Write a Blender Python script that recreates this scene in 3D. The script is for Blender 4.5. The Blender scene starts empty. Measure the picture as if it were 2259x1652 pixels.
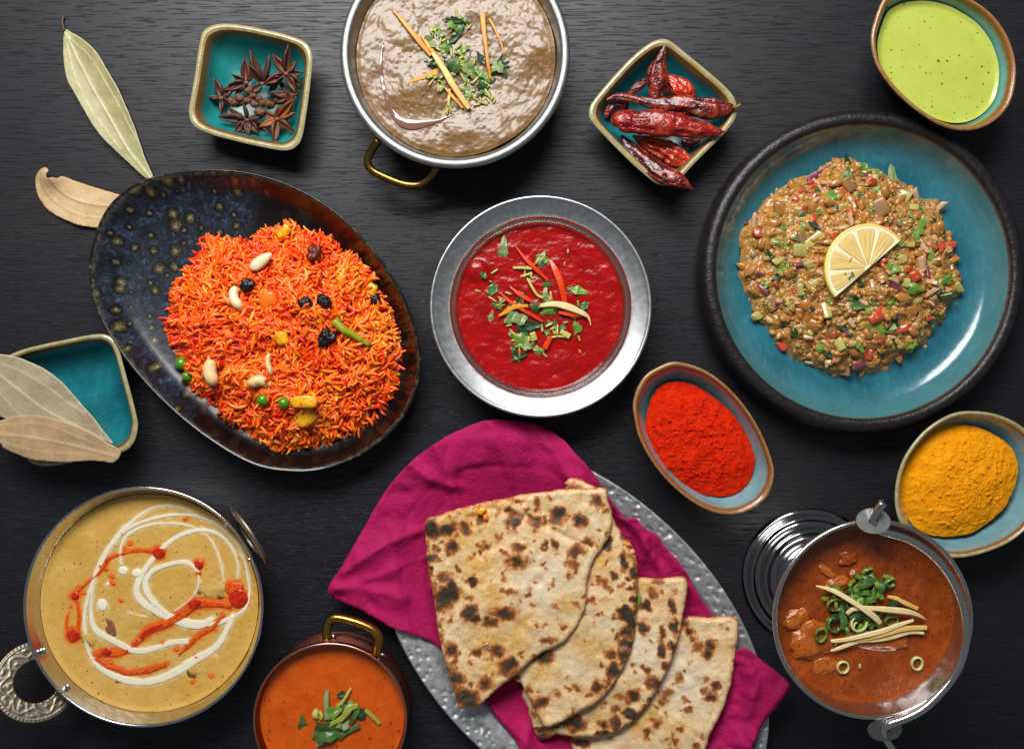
import bpy, math, random
import numpy as np
from mathutils import Vector, Matrix
from mathutils.geometry import delaunay_2d_cdt

random.seed(7)
RNG = np.random.default_rng(7)
SC = bpy.context.scene
COL = SC.collection

# ------------------------------------------------------------------ scale: 1 unit of layout = 0.4 mm
S = 0.0004
CX, CY, D = 1129.5, 826.0, 2200.0        # middle of the table and height of the camera over it
K = 0.56475

# ------------------------------------------------------------------ camera, world, lamps, exposure
cam_d = bpy.data.cameras.new("camera")
cam = bpy.data.objects.new("camera", cam_d); COL.objects.link(cam)
cam.location = (0, 0, D * S)
cam_d.sensor_width = 36.0
cam_d.lens = 36.0 * D / 2259.0
cam_d.clip_start = 0.01; cam_d.clip_end = 50
SC.camera = cam

w = bpy.data.worlds.new("World"); SC.world = w; w.use_nodes = True
bg = w.node_tree.nodes["Background"]
bg.inputs[0].default_value = (0.84, 0.91, 1.0, 1); bg.inputs[1].default_value = 0.135

def area(name, loc, target, sx, sy, power, col):
    l = bpy.data.lights.new(name, 'AREA'); l.shape = 'RECTANGLE'; l.size = sx; l.size_y = sy
    l.energy = power; l.color = col
    o = bpy.data.objects.new(name, l); COL.objects.link(o)
    o.location = loc
    o.rotation_euler = (Vector(target) - Vector(loc)).to_track_quat('-Z', 'Y').to_euler()
    return o
area("window_softbox", (-0.20, 0.88, 1.08), (0.0, 0.02, 0.0), 0.95, 0.56, 30.0, (1.0, 0.995, 0.985))

SC.view_settings.view_transform = 'Standard'; SC.view_settings.look = 'None'
SC.view_settings.exposure = 0.0; SC.view_settings.gamma = 1.0
SC.cycles.max_bounces = 8
SC.render.filter_size = 1.2

# ------------------------------------------------------------------ layout helpers
def crop(x0, y0, wsrc, wimg):
    f = wsrc / wimg
    return lambda pts: [((x0 + p[0] * f) * K, (y0 + p[1] * f) * K) for p in pts]
T00 = crop(0, 0, 1330, 2253); T10 = crop(1330, 0, 1330, 2253); T20 = crop(2660, 0, 1340, 2259)
T01 = crop(0, 975, 1330, 2253); T11 = crop(1330, 975, 1330, 2253); T21 = crop(2660, 975, 1340, 2259)
T02 = crop(0, 1950, 1330, 2253); T12 = crop(1330, 1950, 1330, 2253); T22 = crop(2660, 1950, 1340, 2259)
A_AN = crop(700, 150, 550, 2019); A_CH = crop(2280, 130, 640, 1678); A_MA = crop(2820, 570, 1000, 1776)
A_CO = crop(1000, 2350, 650, 1867); A_BU = crop(3100, 2100, 650, 1790); A_RE = crop(1750, 850, 650, 1790)
A_BR = crop(1550, 0, 500, 1652); A_RI = crop(600, 830, 1050, 1788)
V0 = lambda pts: pts

def U(p, z):                       # a point seen in the photograph, standing at height z over the table
    k = (D - z) / D
    return np.array([(p[0] - CX) * k, (CY - p[1]) * k])
def UA(pts, z): return np.array([U(p, z) for p in pts])

def cr_closed(P, n):
    P = np.asarray(P, float); m = len(P); out = []
    for i in range(m):
        p0, p1, p2, p3 = P[i - 1], P[i], P[(i + 1) % m], P[(i + 2) % m]
        for t in np.linspace(0, 1, 24, endpoint=False):
            out.append(0.5 * (2 * p1 + (p2 - p0) * t + (2 * p0 - 5 * p1 + 4 * p2 - p3) * t * t + (3 * p1 - p0 - 3 * p2 + p3) * t ** 3))
    out = np.array(out); out = np.vstack([out, out[:1]])
    L = np.r_[0, np.cumsum(np.linalg.norm(np.diff(out, axis=0), axis=1))]
    s = np.linspace(0, L[-1], n, endpoint=False)
    return np.c_[tuple(np.interp(s, L, out[:, k]) for k in range(out.shape[1]))]
def cr_open(P, n):
    P = np.asarray(P, float)
    if len(P) == 2:
        t = np.linspace(0, 1, n)[:, None]; return P[0] * (1 - t) + P[1] * t
    Q = np.vstack([2 * P[0] - P[1], P, 2 * P[-1] - P[-2]]); out = []
    for i in range(1, len(Q) - 2):
        p0, p1, p2, p3 = Q[i - 1], Q[i], Q[i + 1], Q[i + 2]
        for t in np.linspace(0, 1, 16, endpoint=False):
            out.append(0.5 * (2 * p1 + (p2 - p0) * t + (2 * p0 - 5 * p1 + 4 * p2 - p3) * t * t + (3 * p1 - p0 - 3 * p2 + p3) * t ** 3))
    out.append(P[-1]); out = np.array(out)
    L = np.r_[0, np.cumsum(np.linalg.norm(np.diff(out[:, :2], axis=0), axis=1))]
    s = np.linspace(0, L[-1], n)
    return np.c_[tuple(np.interp(s, L, out[:, k]) for k in range(out.shape[1]))]

def _h(ix, iy, iz):
    n = (ix.astype(np.int64) * 374761393 + iy.astype(np.int64) * 668265263 + iz.astype(np.int64) * 2147483647) & 0xffffffff
    n = ((n ^ (n >> 13)) * 1274126177) & 0xffffffff
    n = ((n ^ (n >> 16)) * 2246822519) & 0xffffffff
    return ((n ^ (n >> 15)) & 0xffff) / 32767.5 - 1.0
def vn(x, y, z=0.0):
    x = np.asarray(x, float); y = np.asarray(y, float); z = np.zeros_like(x) + z
    ix, iy, iz = np.floor(x), np.floor(y), np.floor(z)
    fx, fy, fz = x - ix, y - iy, z - iz
    u, v, q = [f * f * f * (f * (f * 6 - 15) + 10) for f in (fx, fy, fz)]
    def L(a, b, t): return a + (b - a) * t
    c = lambda a, b, d: _h(ix + a, iy + b, iz + d)
    return L(L(L(c(0,0,0), c(1,0,0), u), L(c(0,1,0), c(1,1,0), u), v), L(L(c(0,0,1), c(1,0,1), u), L(c(0,1,1), c(1,1,1), u), v), q)
def fbm(x, y, z=0.0, o=3, g=0.5):
    a, s, t = 1.0, 0.0, 0.0
    for i in range(o):
        s = s + a * vn(np.asarray(x) * 2 ** i + 17.3 * i, np.asarray(y) * 2 ** i - 9.1 * i, np.asarray(z) * 2 ** i + 3.7 * i); t += a; a *= g
    return s / t
def sstep(a, b, x):
    t = np.clip((np.asarray(x, float) - a) / (b - a), 0, 1); return t * t * (3 - 2 * t)

# ------------------------------------------------------------------ object helpers
def tag(o, label=None, cat=None, group=None, kind=None):
    if label: o['label'] = label
    if cat: o['category'] = cat
    if group: o['group'] = group
    if kind: o['kind'] = kind
    return o
ORI = {}
def mesh_data(name, V, F, mat, origin=(0, 0, 0), attrs=None, smooth=True):
    me = bpy.data.meshes.new(name)
    V = (np.asarray(V, float) - np.asarray(origin, float)) * S
    F = F.tolist() if isinstance(F, np.ndarray) else F
    me.from_pydata(V.tolist(), [], F)
    if mat is not None: me.materials.append(mat)
    if smooth: me.polygons.foreach_set('use_smooth', np.ones(len(me.polygons), bool))
    for k, a in (attrs or {}).items():
        at = me.attributes.new(k, 'FLOAT', 'POINT'); at.data.foreach_set('value', np.asarray(a, np.float32))
    me.update()
    return me
def build(name, V, F, mat, parent=None, origin=None, attrs=None, smooth=True):
    if origin is None:
        if parent is not None: origin = ORI[parent.name]
        else:
            V = np.asarray(V, float); origin = (V[:, 0].mean(), V[:, 1].mean(), V[:, 2].min())
    o = bpy.data.objects.new(name, mesh_data(name, V, F, mat, origin, attrs, smooth)); COL.objects.link(o)
    ORI[o.name] = tuple(origin)
    if parent is not None:
        o.parent = parent
        po = ORI[parent.name]; o.location = [(origin[k] - po[k]) * S for k in range(3)]
    else: o.location = [c * S for c in origin]
    return o
def thing(name, loc, label, cat, group=None):
    o = bpy.data.objects.new(name, None); COL.objects.link(o); o.empty_display_size = 0.01
    o.location = [c * S for c in loc]; ORI[o.name] = tuple(loc)
    return tag(o, label, cat, group)
def put(name, me, loc, rot=(0, 0, 0), scale=(1, 1, 1), parent=None):
    o = bpy.data.objects.new(name, me); COL.objects.link(o)
    po = (0, 0, 0)
    if parent is not None: o.parent = parent; po = ORI[parent.name]
    o.location = [(loc[k] - po[k]) * S for k in range(3)]
    o.rotation_euler = rot; o.scale = scale if hasattr(scale, '__len__') else (scale,) * 3
    ORI[o.name] = tuple(loc)
    return o

def grid_faces(nr, na, closed=True, base=0):
    i = np.arange(nr - 1)[:, None]; j = np.arange(na if closed else na - 1)[None, :]
    j2 = (j + 1) % na
    a = base + i * na + j; b = base + i * na + j2; c = base + (i + 1) * na + j2; d = base + (i + 1) * na + j
    return np.stack([a, b, c, d], -1).reshape(-1, 4).tolist()

def tube(P, R, n=10, flat=None, caps=True, box=False):
    """A swept tube along P (N,3) with radius R per point; flat = ratio of height to width for strips lying level."""
    P = np.asarray(P, float); N = len(P); R = np.zeros(N) + np.asarray(R, float)
    T = np.gradient(P, axis=0); T /= np.linalg.norm(T, axis=1)[:, None] + 1e-9
    a = np.linspace(0, 2 * math.pi, n, endpoint=False)
    V = []
    ca, sa = np.cos(a), np.sin(a)
    if box:
        a = a + math.pi / 8; ca = np.sign(np.cos(a)) * np.abs(np.cos(a)) ** .45; sa = np.sign(np.sin(a)) * np.abs(np.sin(a)) ** .45
    if flat is not None:
        for i in range(N):
            s = np.cross([0, 0, 1.0], T[i]); s /= np.linalg.norm(s) + 1e-9
            u = np.cross(T[i], s)
            V.append(P[i] + R[i] * (ca[:, None] * s + flat * sa[:, None] * u))
    else:
        ref = np.array([0, 0, 1.0]) if abs(T[0][2]) < 0.9 else np.array([1.0, 0, 0])
        s = np.cross(ref, T[0]); s /= np.linalg.norm(s)
        for i in range(N):
            s = s - T[i] * s.dot(T[i]); s /= np.linalg.norm(s) + 1e-9
            u = np.cross(T[i], s)
            V.append(P[i] + R[i] * (np.cos(a)[:, None] * s + np.sin(a)[:, None] * u))
    V = np.vstack(V); F = grid_faces(N, n)
    if caps:
        V = np.vstack([V, P[0], P[-1]]); k = N * n
        F += [[(j + 1) % n, j, k] for j in range(n)] + [[(N - 1) * n + j, (N - 1) * n + (j + 1) % n, k + 1] for j in range(n)]
    return V, F

def blob(rx, ry, rz, nu=14, nv=9, amp=0.0, sc=1.0, seed=0.0, o=2):
    th = np.linspace(0, 2 * math.pi, nu, endpoint=False); ph = np.linspace(0, math.pi, nv)[1:-1]
    V = [(0, 0, 1)] + [(math.sin(p) * math.cos(t), math.sin(p) * math.sin(t), math.cos(p)) for p in ph for t in th] + [(0, 0, -1)]
    V = np.array(V)
    if amp: V = V * (1 + amp * fbm(V[:, 0] * sc + seed, V[:, 1] * sc, V[:, 2] * sc + seed * 1.7, o))[:, None]
    V = V * np.array([rx, ry, rz]); m = len(ph)
    F = [[0, 1 + j, 1 + (j + 1) % nu] for j in range(nu)]
    F += [[1 + i * nu + j, 1 + (i + 1) * nu + j, 1 + (i + 1) * nu + (j + 1) % nu, 1 + i * nu + (j + 1) % nu] for i in range(m - 1) for j in range(nu)]
    F += [[len(V) - 1, 1 + (m - 1) * nu + (j + 1) % nu, 1 + (m - 1) * nu + j] for j in range(nu)]
    return V, F

def join(parts):
    Vs, Fs, b = [], [], 0
    for V, F in parts:
        Vs.append(np.asarray(V, float)); Fs += [[i + b for i in f] for f in F]; b += len(V)
    return np.vstack(Vs), Fs

def smooth_profile(pts, sub=6):
    return cr_open(pts, (len(pts) - 1) * sub + 1) if len(pts) > 2 else np.array(pts, float)

class Vessel:
    """Rings scaled in from an outline; segs = [(part name, material, [(inset, z[, dx, dy])...])]"""
    def __init__(self, root, outline, segs, sub=6, close_last=True, close_first=True):
        self.c = outline.mean(0) if root is None else np.array(ORI[root.name][:2])
        self.o = outline; self.R = np.linalg.norm(outline - self.c, axis=1).mean()
        self.parts = {}
        for k, (nm, mat, prof) in enumerate(segs):
            prof = [tuple(p) + (0, 0) if len(p) == 2 else tuple(p) for p in prof]
            pr = smooth_profile(prof, sub)
            V = []; t = []
            L = np.r_[0, np.cumsum(np.hypot(np.diff(pr[:, 0]), np.diff(pr[:, 1])))]; L = L / L[-1]
            for q, l in zip(pr, L):
                xy = self.ring(q[0], q[2], q[3]); V.append(np.c_[xy, np.full(len(xy), q[1])]); t += [l] * len(xy)
            na = len(outline); F = grid_faces(len(pr), na); V = np.vstack(V)
            if k == 0 and close_first:
                V = np.vstack([V, [*self.c, pr[0, 1]]]); t.append(0); b = len(V) - 1
                F += [[(j + 1) % na, j, b] for j in range(na)]
            if k == len(segs) - 1 and close_last:
                V = np.vstack([V, [self.c[0] + pr[-1, 2], self.c[1] + pr[-1, 3], pr[-1, 1]]]); t.append(1); b = len(V) - 1; s0 = (len(pr) - 1) * na
                F += [[s0 + j, s0 + (j + 1) % na, b] for j in range(na)]
            if root is not None: self.parts[nm] = build(nm, V, F, mat, root, attrs={'t': t})
            else: self.parts[nm] = build(nm, V, F, mat, None, (self.c[0], self.c[1], 0), attrs={'t': t})
    def ring(self, inset, dx=0, dy=0):
        return self.c + (self.o - self.c) * (1 - inset / self.R) + np.array([dx, dy])

def circle_img(cx, cy, r, z, n=128):
    c = U((cx, cy), z); k = (D - z) / D
    a = np.linspace(0, 2 * math.pi, n, endpoint=False)
    return c + r * k * np.c_[np.cos(a), np.sin(a)]

def disc(outline, zf, nr, pw=1.0, skirt=0):
    c = outline.mean(0); na = len(outline)
    V = [np.array([c[0], c[1]])[None]]; rr = [np.zeros(1)]
    for r in (np.linspace(0, 1, nr + 1)[1:]) ** pw:
        V.append(c + (outline - c) * r); rr.append(np.full(na, r))
    XY = np.vstack(V); r = np.concatenate(rr)
    z = zf(XY[:, 0], XY[:, 1], r)
    F = [[0, 1 + j, 1 + (j + 1) % na] for j in range(na)] + grid_faces(nr, na, True, 1)
    # ring quads come out facing up when the outline runs anticlockwise
    return np.c_[XY, z], F, r

def seg_dist(X, Y, P):
    d = np.full(len(X), 1e9)
    for a, b in zip(P[:-1], P[1:]):
        v = b - a; L = v.dot(v) + 1e-9
        t = np.clip(((X - a[0]) * v[0] + (Y - a[1]) * v[1]) / L, 0, 1)
        d = np.minimum(d, np.hypot(X - a[0] - t * v[0], Y - a[1] - t * v[1]))
    return d

def cdt_sheet(outline, step, zf, thick=2.0, ragged=0.0, seed=0):
    """A slab cut to an outline (world), top at zf(x, y, distance to the edge), bottom thick below it."""
    O = outline
    ctr = O.mean(0)
    if ragged:
        n = vn(O[:, 0] / 9 + seed, O[:, 1] / 9) * 0.6 + vn(O[:, 0] / 3.5 + seed, O[:, 1] / 3.5) * 0.4
        nrm = np.c_[np.gradient(O[:, 1]), -np.gradient(O[:, 0])]; nrm /= np.linalg.norm(nrm, axis=1)[:, None] + 1e-9
        O = O + nrm * (n * ragged)[:, None]
    lo, hi = O.min(0), O.max(0)
    gx, gy = np.meshgrid(np.arange(lo[0], hi[0], step), np.arange(lo[1], hi[1], step * 0.866))
    gx[1::2] += step / 2
    G = np.c_[gx.ravel(), gy.ravel()]
    G = G + RNG.uniform(-.12, .12, G.shape) * step
    closed = np.vstack([O, O[:1]])
    # inside test
    x, y = G[:, 0], G[:, 1]; ins = np.zeros(len(G), bool)
    for a, b in zip(closed[:-1], closed[1:]):
        cnd = (a[1] > y) != (b[1] > y)
        ins ^= cnd & (x < (b[0] - a[0]) * (y - a[1]) / (b[1] - a[1] + 1e-12) + a[0])
    G = G[ins]; G = G[seg_dist(G[:, 0], G[:, 1], closed) > step * 0.55]
    n0 = len(O)
    pts = [Vector(p) for p in O.tolist()] + [Vector(p) for p in G.tolist()]
    vv, ee, ff, *_ = delaunay_2d_cdt(pts, [(i, (i + 1) % n0) for i in range(n0)], [], 1, 1e-4)
    XY = np.array([[v.x, v.y] for v in vv])
    d = seg_dist(XY[:, 0], XY[:, 1], closed)
    z = zf(XY[:, 0], XY[:, 1], d)
    # orient
    F = []
    for f in ff:
        a, b, c = XY[f[0]], XY[f[1]], XY[f[2]]
        F.append(list(f) if (b[0]-a[0])*(c[1]-a[1])-(b[1]-a[1])*(c[0]-a[0]) > 0 else list(f)[::-1])
    n = len(XY)
    cnt = {}
    for f in F:
        for a, b in ((f[0], f[1]), (f[1], f[2]), (f[2], f[0])): cnt[(a, b)] = 1
    border = [e for e in cnt if (e[1], e[0]) not in cnt]
    V = np.vstack([np.c_[XY, z], np.c_[XY, z - thick]])
    F2 = F + [[i + n for i in f[::-1]] for f in F] + [[b, a, a + n, b + n] for a, b in border]
    return V, F2, np.r_[d, d], XY

# ------------------------------------------------------------------ materials
def c(r, g, b):
    f = lambda v: (v / 255 / 12.92) if v / 255 <= 0.04045 else ((v / 255 + 0.055) / 1.055) ** 2.4
    return (f(r), f(g), f(b), 1.0)
class H:
    def __init__(self, nt):
        self.nt = nt; self.tc = None
    def new(self, t): return self.nt.nodes.new(t)
    def link(self, a, b): self.nt.links.new(a, b)
    def set(self, sock, v):
        if hasattr(v, 'is_output'): self.link(v, sock)
        else: sock.default_value = v
    def pos(self, stretch=(1, 1, 1)):
        if self.tc is None: self.tc = self.new('ShaderNodeTexCoord')
        m = self.new('ShaderNodeMapping'); k = 1 / S
        m.inputs['Scale'].default_value = [k * s for s in stretch]
        self.link(self.tc.outputs['Object'], m.inputs['Vector']); return m.outputs[0]
    def noise(self, size, detail=3, rough=0.55, stretch=(1, 1, 1), dist=0.0):
        n = self.new('ShaderNodeTexNoise'); self.link(self.pos(stretch), n.inputs['Vector'])
        n.inputs['Scale'].default_value = 1.0 / size; n.inputs['Detail'].default_value = detail
        n.inputs['Roughness'].default_value = rough; n.inputs['Distortion'].default_value = dist
        return n.outputs['Fac']
    def vor(self, size, feature='F1', out='Distance', rand=1.0, stretch=(1, 1, 1), warp=None, flat=False):
        n = self.new('ShaderNodeTexVoronoi'); n.feature = feature
        if flat: n.voronoi_dimensions = '2D'
        p = self.pos(stretch)
        if warp:
            nn = self.new('ShaderNodeTexNoise'); self.link(p, nn.inputs['Vector']); nn.inputs['Scale'].default_value = 1 / warp[0]
            va = self.new('ShaderNodeVectorMath'); va.operation = 'MULTIPLY_ADD'
            self.link(nn.outputs['Color'], va.inputs[0]); va.inputs[1].default_value = (warp[1],) * 3; self.link(p, va.inputs[2]); p = va.outputs[0]
        self.link(p, n.inputs['Vector']); n.inputs['Scale'].default_value = 1.0 / size
        n.inputs['Randomness'].default_value = rand
        return n.outputs[out]
    def attr(self, name):
        n = self.new('ShaderNodeAttribute'); n.attribute_name = name; return n.outputs['Fac']
    def rnd(self): return self.new('ShaderNodeObjectInfo').outputs['Random']
    def ramp(self, fac, stops, interp='LINEAR'):
        n = self.new('ShaderNodeValToRGB'); self.set(n.inputs[0], fac); e = n.color_ramp.elements; n.color_ramp.interpolation = interp
        while len(e) > 1: e.remove(e[-1])
        e[0].position, e[0].color = stops[0][0], self.col(stops[0][1])
        for p, cc in stops[1:]:
            q = e.new(p); q.color = self.col(cc)
        return n.outputs[0]
    def col(self, v): return v if hasattr(v, '__len__') else (v, v, v, 1)
    def mix(self, f, a, b, mode='MIX'):
        n = self.new('ShaderNodeMix'); n.data_type = 'RGBA'; n.blend_type = mode
        self.set(n.inputs[0], f); self.set(n.inputs[6], a); self.set(n.inputs[7], b); return n.outputs[2]
    def m(self, op, a, b=0.0, cc=0.0):
        n = self.new('ShaderNodeMath'); n.operation = op; self.set(n.inputs[0], a); self.set(n.inputs[1], b); self.set(n.inputs[2], cc); return n.outputs[0]
    def sep(self, v, k):
        n = self.new('ShaderNodeSeparateXYZ'); self.link(v, n.inputs[0]); return n.outputs[k]

def mat(name, base=None, rough=0.5, metal=0.0, ior=1.45, coat=0.0, coat_rough=0.08, sss=0.0, sss_r=(1, .4, .2), sss_d=6.0, fn=None, bump=None, rough_fn=None, trans=0.0):
    m = bpy.data.materials.new(name); m.use_nodes = True; nt = m.node_tree
    b = nt.nodes['Principled BSDF']; h = H(nt)
    h.set(b.inputs['Roughness'], rough if rough_fn is None else rough_fn(h))
    b.inputs['Metallic'].default_value = metal; b.inputs['IOR'].default_value = ior
    b.inputs['Coat Weight'].default_value = coat; b.inputs['Coat Roughness'].default_value = coat_rough
    b.inputs['Transmission Weight'].default_value = trans
    if sss:
        b.inputs['Subsurface Weight'].default_value = sss; b.inputs['Subsurface Radius'].default_value = sss_r
        b.inputs['Subsurface Scale'].default_value = sss_d * S
    h.set(b.inputs['Base Color'], fn(h) if fn else base)
    if bump:
        prev = None
        for f, dist in (bump if isinstance(bump, list) else [bump]):
            n = nt.nodes.new('ShaderNodeBump'); n.inputs['Distance'].default_value = dist * S; n.inputs['Strength'].default_value = 1.0
            h.link(f(h), n.inputs['Height'])
            if prev is not None: h.link(prev, n.inputs['Normal'])
            prev = n.outputs[0]
        h.link(prev, b.inputs['Normal'])
    return m

# --- table wood
def wood_col(h):
    broad = h.noise(70, 3, .6, (0.08, 1, 1)); fine = h.noise(4.5, 4, .6, (0.05, 1, 1), .5); pores = h.noise(2.8, 2, .5, (0.04, 1, 1), .2); gate = h.noise(40, 2, .5, (.4, 1, 1))
    tint = h.noise(200, 2, .5, (0.5, 1, 1))
    col = h.ramp(fine, [(.3, c(18, 18, 23)), (.5, c(23, 23, 29)), (.7, c(29, 29, 37))])
    col = h.mix(h.ramp(broad, [(.35, 0.0), (.7, .4)]), col, c(19, 19, 23))
    col = h.mix(h.ramp(tint, [(.52, 0.0), (.75, .4)]), col, c(32, 23, 22))
    pm = h.m('MULTIPLY', h.ramp(pores, [(.57, 0.0), (.64, 1.0)]), h.ramp(gate, [(.35, .08), (.6, .48)]))
    return h.mix(pm, col, c(8, 8, 9))
M_WOOD = mat('dark_stained_wood', fn=wood_col, ior=1.42, rough_fn=lambda h: h.ramp(h.noise(5, 3, .5, (0.05, 1, 1)), [(.3, .38), (.7, .50)]),
             bump=[(lambda h: h.noise(4.5, 3, .55, (0.05, 1, 1), .5), .18), (lambda h: h.ramp(h.noise(2.8, 2, .5, (0.04, 1, 1), .2), [(.58, 1.0), (.64, 0.0)]), .3)])
def _pore_spec():
    nt = M_WOOD.node_tree; h = H(nt); b = nt.nodes['Principled BSDF']
    h.link(h.ramp(h.noise(2.8, 2, .5, (0.04, 1, 1), .2), [(.57, .5), (.64, .3)]), b.inputs['Specular IOR Level'])
_pore_spec()

# --- ceramics
def rim_khaki(h):
    n = h.noise(12, 4, .6)
    return h.mix(h.ramp(n, [(.4, 0.0), (.65, .8)]), h.mix(h.attr('t'), c(158, 150, 112), c(150, 128, 72)), c(172, 164, 128))
M_KHAKI = mat('khaki_glaze', fn=rim_khaki, rough=.22, coat=.4, bump=(lambda h: h.noise(5, 3), .5))
def rim_caramel(h):
    n = h.noise(9, 4, .65)
    return h.mix(h.ramp(n, [(.38, 0.0), (.62, .9)]), c(150, 98, 44), h.mix(h.attr('t'), c(196, 172, 130), c(122, 66, 18)))
M_CARAMEL = mat('caramel_glaze', fn=rim_caramel, rough=.22, coat=.4, bump=(lambda h: h.noise(4, 3), .5))
def teal_inner(base, deep, brown, edge):
    def f(h):
        t = h.m('ADD', h.attr('t'), h.m('MULTIPLY', h.m('SUBTRACT', h.noise(10, 5, .7), .5), edge * .9))
        n = h.noise(45, 4, .55); s = h.noise(3.5, 2)
        tl = h.mix(h.ramp(n, [(.35, 0.0), (.68, 1.0)]), base, deep)
        tl = h.mix(h.ramp(s, [(.62, 0.0), (.75, .25)]), tl, c(130, 190, 180))
        bb = h.ramp(t, [(0, 0.0), (edge * .45, 1.0 if False else .9), (edge, 0.0)])
        bb = h.ramp(t, [(0.0, 1.0), (edge * .4, .95), (edge, 0.0)])
        return h.mix(bb, tl, brown)
    return f
M_TEAL = mat('teal_glaze', fn=teal_inner(c(34, 132, 128), c(20, 112, 112), c(110, 78, 30), .2), rough=.3, coat=.25, coat_rough=.2, bump=(lambda h: h.noise(30, 2), 1.0))
M_TEALB = mat('deep_teal_glaze', fn=teal_inner(c(28, 120, 128), c(16, 98, 108), c(112, 74, 28), .17), rough=.3, coat=.25, coat_rough=.2, bump=(lambda h: h.noise(30, 2), 1.0))
M_SAGE = mat('sage_teal_glaze', fn=teal_inner(c(98, 158, 152), c(78, 138, 134), c(122, 72, 22), .09), rough=.15, coat=.5, bump=(lambda h: h.noise(30, 2), 1.0))
M_GREYTEAL = mat('grey_teal_glaze', fn=teal_inner(c(120, 158, 162), c(98, 138, 146), c(128, 82, 36), .07), rough=.15, coat=.5, bump=(lambda h: h.noise(30, 2), 1.0))
M_DARKCER = mat('dark_outer_glaze', fn=lambda h: h.mix(h.noise(14, 4), c(26, 24, 24), c(52, 44, 38)), rough=.3, coat=.3, bump=(lambda h: h.noise(4, 3), .6))
M_BLUE = None
def blue_plate(h):
    t = h.attr('t'); n = h.noise(70, 4, .5); st = h.noise(9, 4, .6, (1, .35, 1))
    b = h.mix(h.ramp(n, [(.3, 0.0), (.7, 1.0)]), c(42, 114, 128), c(24, 86, 102))
    b = h.mix(h.ramp(st, [(.5, 0.0), (.8, .45)]), b, c(80, 140, 150))
    cr = h.vor(17, 'DISTANCE_TO_EDGE', 'Distance', warp=(30, 14))
    b = h.mix(h.ramp(cr, [(0.0, .35), (.035, 0.0)]), b, c(22, 84, 104))
    pale = h.ramp(t, [(.05, .55), (.3, 0.0)])
    b = h.mix(pale, b, c(92, 136, 130))
    return h.mix(h.ramp(h.m('ADD', t, h.m('MULTIPLY', h.m('SUBTRACT', h.noise(5, 3, .7), .5), .03)), [(.0, 1.0), (.012, .9), (.022, 0.0)]), b, c(82, 44, 20))
M_BLUE = mat('turquoise_crackle_glaze', fn=blue_plate, rough=.2, coat=.6, coat_rough=.15, bump=(lambda h: h.noise(40, 2), 1.2))
M_BLACKCER = mat('black_matt_glaze', fn=lambda h: h.mix(h.ramp(h.noise(18, 4, .65), [(.4, 0.0), (.75, .7)]), c(24, 23, 25), c(48, 36, 34)), rough_fn=lambda h: h.ramp(h.noise(10, 3), [(.3, .26), (.7, .42)]), bump=[(lambda h: h.noise(3, 3), .9), (lambda h: h.noise(16, 2), 1.6)])

def rice_plate(h):
    # spotted blue reactive glaze on the broad lip, plain maroon black in the well
    p = h.pos(); x = h.sep(p, 0); y = h.sep(p, 1)
    q = h.m('ADD', h.m('MULTIPLY', x, -.86), h.m('MULTIPLY', y, .28))
    q = h.m('ADD', q, h.m('MULTIPLY', h.m('SUBTRACT', h.noise(60, 3), .5), 120))
    zone = h.m('DIVIDE', h.m('SUBTRACT', q, 50), 70); zone = h.m('MINIMUM', h.m('MAXIMUM', zone, 0), 1)
    st = h.noise(12, 5, .72, (1, 1, .1), dist=.8)
    blue = h.ramp(st, [(.36, c(20, 23, 30)), (.52, c(34, 41, 53)), (.62, c(54, 70, 90)), (.74, c(100, 124, 146))])
    blue = h.mix(h.ramp(h.noise(50, 3), [(.4, 0.0), (.65, .6)]), blue, c(17, 18, 24))
    d = h.vor(36, 'F1', 'Distance', .9, (1, 1, .02), warp=(16, 7), flat=True); rc = h.vor(36, 'F1', 'Color', .9, (1, 1, .02), warp=(16, 7), flat=True)
    r = h.m('SUBTRACT', h.m('MULTIPLY', h.sep(rc, 0), .40), .03)
    e = h.m('SUBTRACT', d, r)
    spotm = h.ramp(e, [(.0, 1.0), (.06, 0.0)]); halo = h.ramp(e, [(.07, 1.0), (.17, 0.0)])
    core = h.ramp(h.m('DIVIDE', d, h.m('ADD', h.m('MAXIMUM', r, 0.0), .02)), [(.1, 1.0), (.95, 0.0)])
    grit = h.noise(4, 4, .8)
    spot = h.ramp(h.m('ADD', h.m('MULTIPLY', core, .22), h.m('MULTIPLY', grit, .8)), [(.34, c(16, 15, 12)), (.48, c(54, 49, 30)), (.62, c(116, 108, 70)), (.74, c(180, 172, 130))])
    blue = h.mix(h.m('MULTIPLY', halo, .92), blue, c(7, 8, 10))
    lip = h.mix(spotm, blue, spot)
    well = h.ramp(h.noise(40, 4, .6), [(.3, c(8, 7, 8)), (.55, c(13, 9, 9)), (.75, c(20, 12, 11))])
    well = h.mix(h.m('MULTIPLY', spotm, .3), well, c(46, 40, 24))
    col = h.mix(zone, well, lip)
    edge = h.ramp(h.attr('t'), [(.0, .8), (.03, 0.0)])
    return h.mix(h.m('MULTIPLY', edge, h.ramp(h.noise(14, 3), [(.4, 0.0), (.6, 1.0)])), col, c(92, 84, 56))
M_RICEPLATE = mat('spotted_reactive_glaze', fn=rice_plate, rough=.34, ior=1.38, coat=.25, coat_rough=.14, bump=[(lambda h: h.noise(26, 3), 1.0)])
M_RICERIM = mat('bronze_black_glaze', fn=lambda h: h.mix(h.ramp(h.noise(16, 3), [(.5, 0.0), (.68, .8)]), c(20, 19, 21), c(92, 82, 56)), rough=.24, coat=.4)

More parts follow.
